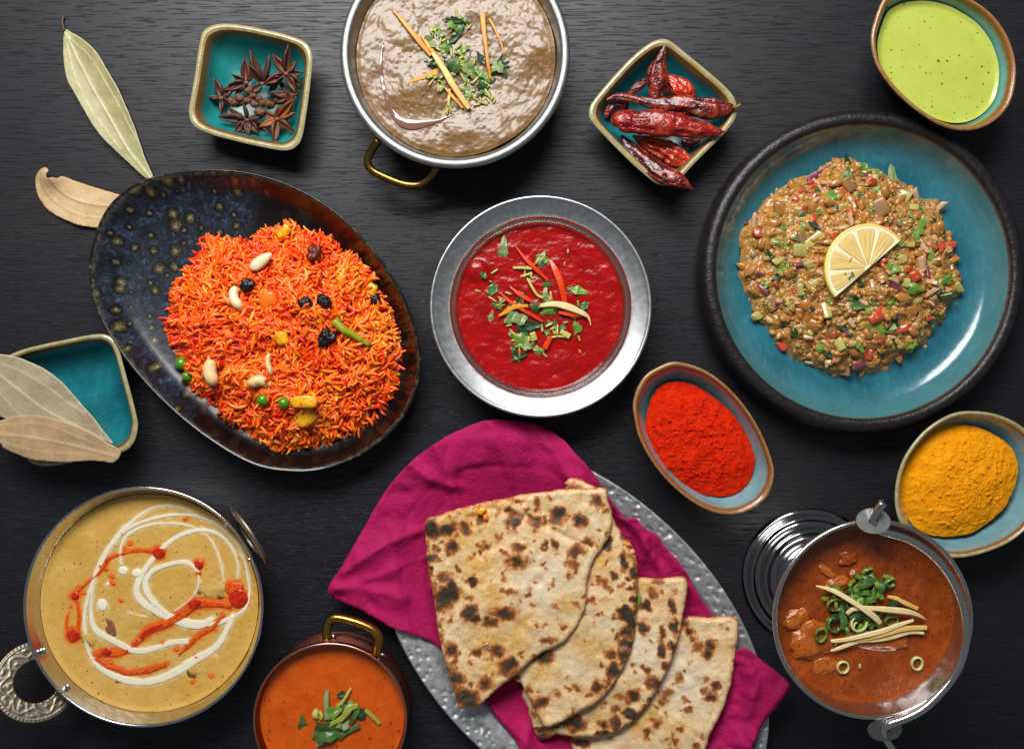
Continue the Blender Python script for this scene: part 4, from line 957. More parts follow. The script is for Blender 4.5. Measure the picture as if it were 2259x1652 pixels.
# ================================================================== BAY LEAVES
def bay(name, outline, veins, zfun, m, label, stalk=None, step=3.2, zi=10, curl=None, thick=1.4):
    zo = zi if callable(zi) else (lambda p: zi)
    O_ = cr_closed(np.array([U(p, zo(p)) for p in outline]), 180)
    if np.cross(O_[10] - O_[0], O_[90] - O_[0]) < 0: O_ = O_[::-1]
    vl = [cr_open(np.array([U(p, zo(p)) for p in v]), 30) for v in veins]
    def zf(x, y, d):
        z = zfun(x, y)
        for k, v in enumerate(vl):
            z = z + (1.3 if k == 0 else .8) * np.exp(-(seg_dist(x, y, v) / (2.6 if k == 0 else 2.0)) ** 2)
        return z + 1.3 * fbm(x / 30, y / 30, 3.3) + .25 * vn(x / 6, y / 6)
    V_, F_, d, XY = cdt_sheet(O_, step, zf, thick, .5)
    vein = np.zeros(len(XY))
    for k, v in enumerate(vl): vein = np.maximum(vein, (1 if k == 0 else .7) * np.exp(-(seg_dist(XY[:, 0], XY[:, 1], v) / (1.5 if k == 0 else 1.1)) ** 2))
    edge = np.exp(-(d[:len(XY)] / 1.2) ** 2) * .6
    vein = np.maximum(vein, edge)
    ctr = O_.mean(0)
    root = thing('bay_leaf', (ctr[0], ctr[1], 0), label, 'bay leaf', 'dried bay leaves')
    build('blade', V_, F_, m, root, attrs={'vein': np.r_[vein, vein]})
    if stalk:
        P = np.array([[*U(p, z), z] for p, z in stalk]); Vt, Ft = tube(cr_open(P, 12), np.interp(np.linspace(0, 1, 12), [0, .1, .5, 1], [3.2, 2.6, 2.3, 2.6]), 8)
        build('stalk', Vt, Ft, M_TWIG, root)
    return root
l1 = T00([(425, 195), (470, 215), (540, 255), (620, 325), (670, 390), (715, 470), (780, 580), (830, 690), (880, 810), (905, 880), (940, 985), (975, 1080), (1016, 1170), (985, 1190), (930, 1150), (860, 1085), (770, 1000), (690, 920), (630, 840), (580, 755), (520, 650), (460, 545), (435, 450), (420, 360), (416, 280)])
ma = U(T00([(430, 205)])[0], 8); mb = U(T00([(1000, 1180)])[0], 8); mdir = (mb - ma) / np.linalg.norm(mb - ma); mlen = np.linalg.norm(mb - ma)
def z_leaf1(x, y):
    u = ((x - ma[0]) * mdir[0] + (y - ma[1]) * mdir[1]) / mlen; v = (x - ma[0]) * -mdir[1] + (y - ma[1]) * mdir[0]
    return 6 + 10 * np.clip(u, 0, 1) ** 2 + .0045 * v * v + 2 * np.sin(u * 5)
bay('bay_leaf', l1, [T00([(428, 205), (480, 320), (545, 450), (640, 630), (740, 800), (850, 990), (1000, 1180)]), T00([(430, 215), (510, 300), (580, 360), (660, 480), (760, 650), (850, 820), (900, 910)]), T00([(426, 215), (450, 330), (490, 480), (550, 610), (620, 740), (720, 880), (800, 990)])],
    z_leaf1, M_LEAFA, 'long olive bay leaf with a stalk, left of the star anise dish', [(T00([(420, 112)])[0], 4), (T00([(414, 150)])[0], 5), (T00([(426, 205)])[0], 8)])
l2 = T00([(352, 1148), (335, 1122), (300, 1121), (262, 1140), (235, 1185), (231, 1240), (248, 1300), (290, 1365), (350, 1415), (430, 1455), (520, 1490), (600, 1504), (655, 1507), (760, 1500), (880, 1470), (950, 1400), (900, 1330), (800, 1292), (700, 1262), (600, 1232), (500, 1198), (430, 1174), (400, 1190), (375, 1186), (350, 1190), (338, 1188), (336, 1165)])
def z_leaf2(x, y):
    cx, cy = U(T00([(345, 1150)])[0], 12); d = np.hypot(x - cx, y - cy); return 5 + 26 * np.exp(-(d / 30) ** 2) + 3 * np.sin(x / 40) * 1.0 + 3
bay('bay_leaf', l2, [T00([(340, 1185), (390, 1260), (480, 1320), (600, 1355), (740, 1370), (900, 1390)]), T00([(300, 1150), (282, 1210), (310, 1280), (370, 1345), (460, 1400), (570, 1440), (680, 1445), (850, 1440)])],
    z_leaf2, M_LEAFB, 'short tan bay leaf with a curled torn tip poking out from under the rice plate')
l3 = T01([(-420, 640), (-250, 640), (-100, 668), (0, 690), (100, 706), (200, 742), (300, 792), (400, 868), (490, 968), (560, 1050), (620, 1120), (680, 1200), (746, 1286), (680, 1262), (580, 1215), (450, 1170), (330, 1140), (200, 1130), (60, 1125), (-60, 1060), (-250, 950), (-420, 820)])
def z_leaf3(x, y): return 96 + .02 * (x - U(T01([(100, 900)])[0], 96)[0]) * 0 + 4 * np.sin(x / 60)
bay('bay_leaf', l3, [T01([(-400, 640), (-150, 730), (0, 830), (150, 945), (300, 1060), (450, 1140), (740, 1284)]), T01([(-300, 660), (0, 752), (150, 810), (300, 900), (430, 1000), (560, 1090)]), T01([(-200, 850), (0, 955), (100, 1060), (160, 1110)])],
    z_leaf3, M_LEAFC, 'broad grey bay leaf lying across the empty teal dish', zi=96)
l4 = T01([(-160, 1190), (-80, 1150), (0, 1130), (100, 1103), (200, 1096), (290, 1102), (380, 1120), (500, 1160), (610, 1210), (700, 1270), (796, 1336), (752, 1406), (680, 1400), (600, 1394), (500, 1400), (400, 1404), (300, 1398), (200, 1385), (100, 1350), (20, 1312), (0, 1285), (-100, 1240)])
def z_leaf4(x, y): return 106 + 3 * np.sin(x / 50 + 1)
bay('bay_leaf', l4, [T01([(-150, 1200), (0, 1222), (150, 1235), (350, 1265), (550, 1310), (770, 1370)]), T01([(-80, 1170), (50, 1160), (200, 1150), (350, 1172), (500, 1230), (640, 1290)]), T01([(0, 1270), (150, 1315), (300, 1340), (450, 1350), (600, 1360)])],
    z_leaf4, M_LEAFD, 'brownish bay leaf with a cut end lying below the broad grey one', zi=106)

fl = []
for (px, py, r_, n_) in [(700, 1110, 60, 9), (690, 1160, 25, 5), (780, 900, 90, 6), (160, 1040, 60, 0), (640, 1030, 45, 5)]:
    for i in range(n_):
        q_ = T01([(px + random.gauss(0, r_), py + random.gauss(0, r_))])[0]; x, y = U(q_, 18); s_ = random.uniform(.7, 1.7)
        b, f = blob(s_, s_, s_ * .6, 6, 4); fl.append((b + [x, y, 17], f))
b, f = join(fl); o = tag(build('spice_flecks', b, f, M_DUST), 'orange spice flecks sprinkled over the floor of the empty teal dish', 'spice', kind='stuff')
# ================================================================== STAR ANISE
def pod_mesh():
    n = 9; V_ = []; inn = []
    for i in range(n):
        u = i / (n - 1); wv = .25 * math.sin(math.pi * min(1, u * 1.05) ** .85) ** .8 + .02; hh = .30 * math.sin(math.pi * u ** .75) ** .8 + .02
        gap = wv * .42 * (1 if .1 < u < .93 else .1); zb = -hh * .6; zt = hh * .35 + .06 * u
        sec = [(-gap, zt * .55, .9), (-gap * 1.15, zt, .8), (-wv, zt * .4, 0), (-wv * .85, zb * .5, 0), (0, zb, 0), (wv * .85, zb * .5, 0), (wv, zt * .4, 0), (gap * 1.15, zt, .8), (gap, zt * .55, .9), (0, zb * .35, .55)]
        for y, z, t in sec: V_.append((u + (.05 if i == n - 1 else 0), y, z + .12 * u * u)); inn.append(t)
    F_ = grid_faces(n, 10); F_ += [list(range(9, -1, -1)), list(range((n - 1) * 10, n * 10))]
    V_ = np.array(V_); V_[:, 1:] += .018 * np.c_[vn(V_[:, 0] * 9, V_[:, 1] * 9, V_[:, 2] * 9), vn(V_[:, 0] * 9 + 4, V_[:, 1] * 9, V_[:, 2] * 9)]
    return V_, F_, inn
pv, pf, pin = pod_mesh()
def pods(scale_in): return mesh_data('pod', pv, pf, M_ANISE, attrs={'inn': np.array(pin) * scale_in})
PODM = [pods(.16), pods(.32), pods(.85)]
cb, cf = blob(1, 1, .7, 10, 7, .4, 1.8, 2); ME_CORE = mesh_data('core', cb, cf, M_ANISECORE)
def star(cxy, tips, z, label, bright=0, pitch=-.15, core=6):
    p0 = A_AN([cxy])[0]; x, y = U(p0, z)
    root = thing('star_anise', (x, y, z), label, 'star anise', 'star anise in the teal dish')
    for t in tips:
        q_ = A_AN([t[:2]])[0]; qx, qy = U(q_, z); L = math.hypot(qx - x, qy - y); dz = (t[2] if len(t) > 2 else 0)
        a = math.atan2(qy - y, qx - x); Lr = math.hypot(L, dz)
        wd = max(26, min(Lr * 1.0, 42))
        o = put('pod', PODM[bright if random.random() < .8 else max(0, bright - 1)], (x + math.cos(a) * 1.5, y + math.sin(a) * 1.5, z), (random.uniform(-1.1, 1.1), -math.atan2(dz, L) + random.uniform(-.1, .1), a), (Lr, wd, wd), root)
    put('core', ME_CORE, (x, y, z + 1), (0, 0, 1), core, root)
star((1530, 510), [(1560, 140, 16), (1380, 260, 8), (1690, 380, 4), (1760, 510, -4), (1780, 650, -8), (1690, 740, -10), (1240, 660, 2)], 66, 'star anise in the top right corner of the heap with one long pod pointing up', 1)
star((1190, 650), [(1020, 240, 14), (1360, 310, 16), (1480, 580, 6), (1010, 800, -4), (1060, 420, 22)], 64, 'star anise with three large dark pods standing at the top of the heap', 0)
star((960, 640), [(960, 310, 8), (785, 530, 2), (735, 650, 0), (640, 760, -6), (1085, 530, 4), (820, 800, -8), (1000, 790, -6)], 54, 'small star anise left of the three large pods', 0)
star((600, 860), [(560, 600, 8), (410, 860, 0), (640, 1080, 4), (800, 730, 2), (720, 910, -4)], 50, 'star anise farthest left in the dish with a reddish lower pod', 0)
star((970, 1170), [(600, 1115, 4), (800, 1350, -2), (880, 1350, -2), (1005, 1395, -2), (1135, 1350, -2), (1280, 1110, 2), (985, 985, 14), (720, 1060, 0)], 54, 'star anise lowest in the heap with narrow pods spread like a fan', 0)
star((1400, 1160), [(1640, 890, 6), (1650, 1115, 2), (1650, 1295, 2), (1350, 1490, 0), (1180, 1290, 0), (1260, 1070, 2), (1420, 1010, 8)], 58, 'star anise at the lower right showing bright orange pod edges', 2)
star((1600, 820), [(1500, 740, 6), (1740, 770, 6), (1680, 900, 0), (1440, 960, 0), (1340, 820, 0), (1330, 960, 2)], 56, 'broken star anise on the right, between the top right and lower right stars', 0)
star((1420, 640), [(1300, 760, 0), (1560, 720, 0), (1480, 560, 0), (1250, 620, 0)], 44, 'star anise mostly hidden in shade under the top right one', 0)
for (px, py, a_, L_, lab) in [(1260, 1010, .6, 30, 'loose star anise pod lying in the middle below the stalk clump'), (860, 990, 2.3, 28, 'loose star anise pod standing beside the reddish lower pod'), (1610, 960, 1.9, 30, 'loose star anise pod at the right above the orange edged star'), (1120, 800, 4.0, 30, 'loose star anise pod in the dark gap at the middle of the heap')]:
    x, y = U(A_AN([(px, py)])[0], 60); tag(put('anise_pod', PODM[1], (x, y, 60), (random.uniform(-1, 1), -.3, a_), (L_, 34, 34)), lab, 'star anise', 'star anise in the teal dish')
for (px, py, lab, sd) in [(920, 860, 'knobbly star anise stalk cluster in the middle of the heap', 1.0), (1130, 930, 'knobbly brown stalk clump right of the middle of the anise heap', 5.0)]:
    x, y = U(A_AN([(px, py)])[0], 68)
    parts = []
    for i in range(9):
        r_ = random.uniform(7, 11); b, f = blob(r_, r_ * .8, r_ * .8, 12, 8, .45, 2.2, i + sd, 3)
        parts.append((b + [random.gauss(0, 11), random.gauss(0, 8), random.uniform(-4, 5)], f))
    V_, F_ = join(parts)
    tag(build('anise_stalk', V_ + [x, y, 68], F_, M_ANISECORE), lab, 'star anise', 'star anise in the teal dish')
x, y = U(A_AN([(1180, 1290)])[0], 24)
V_, F_ = blob(26, 8, 3, 12, 7, .3, 2, 4)
o = put('chilli_flake', mesh_data('chilli_flake', V_, F_, M_CHIR), (x, y, 27), (0, 0, -.5)); tag(o, 'small red chilli flake on the bottom of the star anise dish', 'chilli flake')

# ================================================================== DRIED CHILLIES
KC = 640 / 1678 * K
def chilli(pts, rad, zs, m, label, seed, stalk=None, flat=.62, wr=1.0):
    P = np.array([[*U(p, z), z, r_ * KC * (D - z) / D] for p, r_, z in zip(A_CH(pts), rad, zs)])
    n = 90; P = cr_open(P, n); R = np.maximum(P[:, 3] * .94, 1.0)
    na = 36; V_, F_ = tube(P[:, :3], R, na, flat)
    s = np.repeat(np.linspace(0, 1, n), na); a = np.tile(np.linspace(0, 2 * math.pi, na, endpoint=False), n); L = np.linalg.norm(np.diff(P[:, :2], axis=0), axis=1).sum()
    ctr = np.repeat(P[:, :3], na, 0); nr = V_[:n * na] - ctr
    fold = 1 - 2 * np.abs(vn(np.cos(a) * 1.3 + seed, np.sin(a) * 1.3, s * L / 26 + seed)); fine = vn(np.cos(a) * 4 + seed, np.sin(a) * 4, s * L / 8)
    lon = 1 - np.abs(vn(np.cos(a) * 2.0 + seed, np.sin(a) * 2.0, s * L / 55)) * 1.6; lon = np.clip(lon, 0, 1) ** 2; swl = vn(s * L / 24 + seed, s * 0 + seed)
    k = 1 + wr * (.10 * fold + .06 * fine - .30 * lon + .10 * swl + .10) * np.minimum(1, s * 8) * np.minimum(1, (1 - s) * 8)
    V_[:n * na] = ctr + nr * k[:, None]
    rid = np.r_[np.clip((k - .8) / .4, 0, 1), .5, .5]
    x0, y0 = P[:, 0].mean(), P[:, 1].mean()
    root = thing('dried_chilli', (x0, y0, min(zs)), label, 'dried chilli', 'dried chillies in the teal dish')
    build('pod', V_, F_, m, root, attrs={'ridge': rid})
    if stalk:
        Q = np.array([[*U(p, stalk[1]), stalk[1]] for p in A_CH(stalk[0])]); Vt, Ft = tube(cr_open(Q, 8), np.interp(np.linspace(0, 1, 8), [0, .4, 1], [5.5, 3.5, 4.2]), 8)
        build('stalk', Vt, Ft, M_STALK, root)
chilli([(440, 640), (540, 560), (650, 480)], [8, 42, 30], [56, 60, 58], M_CHID, 'slim dark chilli lying slanted at the upper left of the heap', 1.1)
chilli([(850, 440), (960, 540), (1040, 600), (1110, 680)], [30, 100, 100, 50], [58, 60, 60, 58], M_CHIO, 'short orange red chilli behind the upright one', 2.2)
chilli([(835, 122), (795, 230), (758, 370), (758, 500), (755, 680)], [8, 48, 90, 108, 100], [96, 90, 82, 76, 70], M_CHID, 'upright dark chilli with its tip pointing at the top corner of the dish', 3.3)
chilli([(225, 870), (260, 790), (340, 730), (460, 740)], [18, 40, 50, 50], [52, 56, 58, 58], M_CHID, 'small curled dark chilli at the left of the heap', 4.4, wr=1.3)
chilli([(230, 690), (330, 650), (480, 665), (620, 700), (760, 725), (920, 730), (1100, 745), (1300, 775), (1430, 775), (1530, 755)], [12, 32, 42, 48, 62, 88, 105, 118, 90, 34], [76, 78, 80, 82, 84, 86, 88, 92, 94, 96], M_CHID, 'longest dark chilli lying level with its stalk over the right corner', 5.5, ([(1525, 755), (1560, 760), (1605, 735)], 97))
chilli([(1000, 1100), (1150, 1120), (1300, 1060)], [40, 60, 30], [46, 46, 48], M_CHID, 'dark chilli in the shade below the bright red one', 8.8)
chilli([(500, 1050), (620, 1110), (760, 1170), (890, 1225), (1020, 1290), (1140, 1315)], [14, 62, 95, 108, 70, 20], [56, 60, 62, 64, 68, 74], M_CHIO, 'crinkled orange red chilli below the bright red one', 6.6, wr=1.5)
chilli([(385, 1050), (480, 1180), (620, 1310), (780, 1430), (950, 1500), (1120, 1600)], [20, 72, 92, 95, 78, 12], [64, 68, 76, 88, 98, 100], M_CHID, 'nearly black chilli hanging over the bottom corner of the dish', 7.7)
chilli([(285, 940), (350, 905), (500, 905), (700, 920), (900, 935), (1060, 960), (1200, 985), (1330, 1005), (1445, 1012)], [20, 95, 118, 132, 132, 108, 84, 52, 8], [96, 98, 100, 102, 104, 104, 103, 102, 101], M_CHIR, 'plump bright red chilli lying on top across the middle of the dish', 9.9, wr=.9)

# ================================================================== BROWN CURRY POT
def handle(name, pts, zs, r, m, root, n=40, seg=14, opposite=False):
    P = np.array([[*U(p, z), z] for p, z in zip(pts, zs)])
    if opposite: P[:, :2] = 2 * np.array(ORI[root.name][:2]) - P[:, :2]
    V_, F_ = tube(cr_open(P, n), r, seg); return build(name, V_, F_, m, root)
O = circle_img(1004, 118, 254, 140)
cB = O.mean(0)
potB = thing('serving_pot', (cB[0], cB[1], 0), 'round steel pot with brass handle full of brown curry', 'pot')
vBr = Vessel(potB, O, [
    ('body', M_STEEL, [(90, 0), (70, 4), (30, 40), (14, 90), (6, 128), (3, 134)]),
    ('rim', M_POTRIM, [(3, 134), (0, 137), (2.5, 141), (8, 143.5), (15, 142.5), (20, 138)]),
    ('inner_wall', M_STEELDULL, [(20, 138), (23, 130), (30, 110), (44, 70), (80, 20), (200, 14)])])
handle('handle', T10([(255, 925), (215, 985), (180, 1060), (205, 1125), (320, 1185), (430, 1222), (530, 1222), (600, 1170), (640, 1105)]), [112, 98, 90, 86, 84, 84, 88, 98, 112], 8.5, M_BRASSDK, potB)
handle('handle', T10([(255, 925), (215, 985), (180, 1060), (205, 1125), (320, 1185), (430, 1222), (530, 1222), (600, 1170), (640, 1105)]), [112, 98, 90, 86, 84, 84, 88, 98, 112], 8.5, M_BRASSDK, potB, opposite=True)
def zf_brown(x, y, r):
    h = 116 + 4.0 * fbm(x / 60, y / 60, 1.1, 2) + 1.7 * fbm(x / 22, y / 22, 5.1, 3, .5) + .4 * vn(x / 6, y / 6, 2.0)
    for (px, py, rr, hh) in [(1310, 300, 36, 9), (1060, 920, 46, 10), (600, 480, 40, 5), (480, 620, 50, 4), (800, 860, 40, 5)]:
        ux, uy = U(T10([(px, py)])[0], 116); h = h + hh * np.exp(-((x - ux) ** 2 + (y - uy) ** 2) / rr ** 2)
    return h - 2 * sstep(.95, 1., r)
def z_brown(x, y): return zf_brown(np.array([x]), np.array([y]), np.array([.5]))[0]
Vv, Ff, _ = disc(vBr.ring(30)[np.r_[0:128]] if False else cr_closed(vBr.ring(30), 380), zf_brown, 120, .8)
brown = thing('brown_curry', (cB[0], cB[1], 110), 'thick glossy brown minced curry filling the steel pot', 'curry'); build('gravy', Vv, Ff, M_BROWN, brown)
sw = T10([(285, 285), (270, 380), (268, 470), (285, 580), (310, 680), (345, 750), (400, 805), (480, 825), (570, 815), (660, 795), (750, 755)]); swr = [1.5, 3, 3.5, 3, 4, 6, 9, 11, 7, 3, 1]
P = np.array([[*U(p, 119), 0, r_] for p, r_ in zip(sw, swr)]); P = cr_open(P, 50)
P[:, 2] = [z_brown(*p[:2]) * .5 + 59.5 for p in P]
V_, F_ = tube(P[:, :3], P[:, 3], 12, .12); build('oil_streak', V_, F_, M_OIL, brown)

BG = 'coriander bits on the brown curry'
for (px, py, r_, nb) in [(640, 220, 50, 8), (800, 190, 70, 16), (700, 300, 60, 14), (780, 400, 90, 16), (850, 470, 90, 18), (950, 540, 80, 18), (1050, 440, 60, 10), (660, 540, 60, 8), (950, 640, 60, 12), (740, 715, 30, 4), (620, 400, 50, 6), (860, 600, 60, 8)]:
    for i in range(nb):
        p = T10([(px + random.gauss(0, r_ * .55), py + random.gauss(0, r_ * .55))])[0]
        if random.random() < .5:
            x, y, z = on(z_brown, p, 118, 3.5)
            tag(put('stem_bit', random.choice(ME_STEM), (x, y, z), (0, random.uniform(-.4, .4), random.uniform(0, 6.28)), random.uniform(3.2, 5.5)), 'tiny chopped coriander stem scattered on the brown curry', 'coriander stem', 'coriander stems on the brown curry')
        else:
            herb(p, random.uniform(3.4, 7.5), z_brown, 118, random.choice([0, 0, 3, 3, 1, 2]), 'chopped coriander bit scattered on the brown curry', BG, False, None, random.uniform(3, 7))
for px, py, s, q, lab in [(400, 560, 16, 3, 'pale green coriander leaf at the left of the brown curry garnish'), (1310, 860, 15, 3, 'sage green coriander leaf at the right of the brown curry garnish'), (740, 840, 16, 1, 'dark coriander leaf in the middle of the brown curry garnish'), (930, 900, 15, 3, 'broad folded coriander leaf near the centre of the brown curry garnish'), (1110, 1120, 14, 2, 'dark frilled coriander leaf low in the brown curry garnish'), (760, 320, 16, 0, 'bright curled coriander leaf high in the brown curry garnish')]:
    herb(A_BR([(px, py)])[0], s, z_brown, 118, q, lab, BG, True, None, 6)
GB = 'ginger strips on the brown curry'
def gstrip(pts, wid, z, m, lab): strip('ginger_strip', pts, np.array(wid) * .84, z, m, lab, 'ginger strip', GB)
gstrip(T10([(348, 68), (420, 150), (500, 250), (600, 370)]), [1, 5, 6.5, 5], [121, 124, 126, 124], M_GINGERST, 'long tapering yellow ginger strip pointing to the upper left of the brown curry')
gstrip(T10([(530, 225), (600, 330), (680, 430)]), [3, 5, 4], [124, 127, 126], M_GINGERST, 'amber ginger strip beside the long tapering one')
gstrip(T10([(610, 350), (690, 470), (760, 590), (850, 720)]), [5, 7.5, 7.5, 5], [127, 130, 130, 125], M_GINGER, 'thick pale ginger strip running down through the brown curry garnish')
gstrip(T10([(690, 580), (750, 650), (810, 715)]), [2, 4, 3], [123, 125, 123], M_GINGERST, 'amber ginger strip under the lower end of the thick pale one')
gstrip(T10([(940, 90), (945, 170), (960, 290), (975, 420), (992, 520)]), [7, 6.5, 4.5, 4, 3], [124, 126, 128, 128, 124], M_GINGERST, 'amber ginger strip with a blunt head at the upper right of the garnish')
gstrip(T10([(985, 125), (1030, 210), (1060, 280), (1082, 360)]), [2.5, 3, 2.5, 1.5], [121, 123, 123, 122], M_GINGERST, 'thin amber ginger sliver right of the blunt headed one')
gstrip(T10([(392, 590), (470, 540), (580, 505)]), [1, 4, 5], [120, 123, 124], M_GINGERST, 'pointed ginger sliver on the left of the brown curry garnish')
gstrip(T10([(580, 500), (640, 480)]), [8, 8], [125, 126], M_GINGERST, 'short wide ginger piece on the left of the brown curry garnish')
gstrip(T10([(722, 590), (718, 650), (714, 700)]), [3, 3.5, 3], [121, 122, 121], M_GINGER, 'thin upright ginger sliver below the thick pale strip')

# ================================================================== RED CURRY BOWL
O = circle_img(1193, 676, 245, 110, 160)
cR = O.mean(0)
bowlS = thing('flanged_bowl', (cR[0], cR[1], 0), 'wide rimmed steel bowl of red tomato curry in the middle of the table', 'bowl')
vS = Vessel(bowlS, O, [
    ('body', M_STEEL, [(110, 0), (95, 4), (70, 40), (50, 84), (20, 98), (4, 106)]),
    ('flange', M_FLANGE, [(4, 106), (0, 108.5), (1.5, 111), (5, 111), (10, 108), (24, 102), (36, 98), (41, 97)]),
    ('inner_wall', M_STEEL, [(41, 97), (43.5, 95), (45.5, 86), (48, 66), (66, 34), (110, 14), (200, 12)])])
def zf_red(x, y, r):
    h = 69 + 2.2 * fbm(x / 55, y / 55, 8.1, 2) + 1.3 * fbm(x / 24, y / 15, 3.1, 3, .5) + .15 * vn(x / 6, y / 6, 1.0)
    ux, uy = U(T11([(905, 140)])[0], 72); d = np.hypot(x - ux, y - uy); h = h + 9 * np.exp(-(d / 22) ** 4)
    return h + 2 * sstep(.95, 1, r)
def z_red(x, y): return zf_red(np.array([x]), np.array([y]), np.array([.5]))[0]
Vv, Ff, _ = disc(cr_closed(vS.ring(45), 340), zf_red, 110, .8)
tag(build('red_curry', Vv, Ff, M_RED), 'smooth glossy red tomato curry in the wide rimmed steel bowl', 'curry')
RG = 'coriander bits on the red curry'
for px, py, s, idx, rz, q, lab in [(590, 380, 10, 4, 1.45, 3, 'longest pale green coriander strip standing near the top left of the red curry'), (480, 770, 9, 2, 1.0, 1, 'coriander strip left of the red curry garnish'),
        (380, 620, 7, 0, -.6, 1, 'coriander bit on the round bump of the red curry'), (465, 1080, 6, 2, 1.4, 3, 'coriander strip at the far left of the red curry garnish'), (1065, 720, 8, 0, .2, 1, 'small square coriander leaf between the ginger strips on the red curry'),
        (1390, 780, 9, 2, -.3, 0, 'coriander strip right of the thick orange ginger on the red curry'), (1465, 950, 7, 2, .9, 1, 'coriander bit at the far right of the red curry garnish'), (890, 1170, 9, 4, .2, 2, 'dark narrow coriander strip low in the red curry garnish')]:
    herb(A_RE([(px, py)])[0], s, z_red, 71, q, lab, RG, False, rz, 3, idx)
for px, py, s, q, lab in [(690, 1070, 17, 3, 'pale coriander leaf at the left of the red curry garnish'), (790, 1090, 15, 3, 'sage coriander leaf in the lower middle of the red curry garnish'), (780, 1310, 17, 0, 'bright coriander leaf lowest in the red curry garnish'), (1090, 1000, 19, 0, 'large yellow green coriander leaf over the pale ginger'), (940, 960, 12, 1, 'frilled coriander leaf left of the large yellow green one'), (970, 1430, 11, 0, 'lobed coriander leaf at the bottom edge of the red curry garnish'), (1380, 1190, 13, 0, 'curled coriander leaf at the right of the red curry garnish'), (850, 1380, 11, 3, 'small sage coriander leaf beside the lowest bright one')]:
    herb(A_RE([(px, py)])[0], s, z_red, 71, q, lab, RG, True, None, 5)
for (px, py, r_, nb) in [(1150, 1200, 90, 14), (680, 1250, 80, 8), (720, 1450, 60, 8), (1000, 450, 50, 9), (880, 600, 60, 7), (1080, 850, 60, 8), (600, 900, 110, 10), (900, 1280, 100, 8), (1330, 1050, 70, 7), (780, 880, 70, 6)]:
    for i in range(nb):
        p = A_RE([(px + random.gauss(0, r_ * .6), py + random.gauss(0, r_ * .6))])[0]
        if random.random() < .62:
            x, y, z = on(z_red, p, 85, 2.5)
            tag(put('stem_bit', random.choice(ME_STEM), (x, y, z), (0, random.uniform(-.3, .3), random.uniform(0, 6.28)), random.uniform(3.4, 6)), 'tiny chopped coriander stem scattered on the red curry', 'coriander stem', 'coriander stems on the red curry')
        else: herb(p, random.uniform(3.5, 7), z_red, 71, random.choice([0, 1, 2, 3]), 'chopped coriander bit scattered on the red curry', RG, False, None, 3)
for px, py in [(320, 790), (420, 800), (650, 815), (1255, 500), (1290, 365), (1420, 1440), (1410, 1300), (1400, 925), (1035, 1470), (500, 580), (480, 880), (460, 690)]:
    x, y, z = on(z_red, A_RE([(px, py)])[0], 85, 2)
    tag(put('stem_bit', random.choice(ME_STEM), (x, y, z), (0, 0, random.uniform(0, 6.28)), random.uniform(3.5, 5)), 'tiny chopped coriander stem scattered on the red curry', 'coriander stem', 'coriander stems on the red curry')
GB = 'ginger strips on the red curry'
gstrip(A_RE([(1100, 460), (1160, 580), (1210, 700), (1240, 830), (1260, 920)]), [4, 8, 9, 8, 6], [74.0, 77.0, 79.0, 78.0, 76.0], M_GINGERRED, 'thickest orange ginger strip at the upper right of the red curry')
gstrip(A_RE([(720, 300), (820, 430), (930, 540), (1080, 680)]), [1.5, 3.5, 6, 2], [73.0, 75.0, 76.0, 74.0], M_GINGERRED, 'thin red ginger strip slanting down from the top of the red curry')
gstrip(A_RE([(560, 810), (650, 890), (760, 970), (890, 1040), (1020, 1120)]), [2, 4, 4, 4.5, 3], [73.0, 75.0, 77.0, 77.0, 75.0], M_GINGERRED, 'long orange ginger strip crossing the left of the red curry garnish')
gstrip(A_RE([(665, 740), (760, 820), (860, 880), (950, 920)]), [1.5, 5, 5, 3], [73.0, 76.0, 77.0, 77.0], M_GINGERRED, 'orange ginger strip above the long crossing one')
gstrip(A_RE([(970, 950), (1150, 930), (1290, 960), (1430, 1020), (1510, 1070), (1535, 1160)]), [4, 7, 8.5, 7, 3, 1], [80.0, 83.0, 83.0, 81.0, 78.0, 74.0], M_GINGERPALE, 'large pale ginger strip with a hooked end on the right of the red curry')
gstrip(A_RE([(1190, 1020), (1320, 1040), (1440, 1060)]), [4, 6, 3], [76.0, 77.0, 75.0], M_GINGERRED, 'orange ginger strip under the large pale hooked one')
gstrip(A_RE([(545, 1060), (630, 1010), (720, 960), (860, 950)]), [2, 6, 6, 4], [75.0, 77.0, 78.0, 78.0], M_GINGERST, 'amber ginger strip with a pointed left end')
gstrip(A_RE([(1040, 1410), (1075, 1340), (1110, 1280)]), [7, 7, 4], [73.0, 74.0, 75.0], M_GINGERRED, 'short wide orange ginger piece low in the red curry garnish')
gstrip(A_RE([(850, 650), (900, 740), (960, 830), (1020, 860)]), [2, 3, 3, 3], [76.0, 78.0, 79.0, 78.0], M_STEM, 'thin bent green stem in the upper middle of the red curry garnish')
gstrip(A_RE([(700, 540), (800, 540), (900, 550)]), [3, 3.5, 2.5], [74.0, 76.0, 76.0], M_STEM, 'level pale green stem near the top of the red curry garnish')
gstrip(A_RE([(1210, 1220), (1310, 1280)]), [6, 7], [74.0, 74.0], M_STEM, 'wide pale green stem piece at the lower right of the red curry garnish')
gstrip(A_RE([(905, 1230), (930, 1320)]), [8, 8], [74.0, 74.0], M_STEM, 'stubby upright pale stem piece low in the red curry garnish')

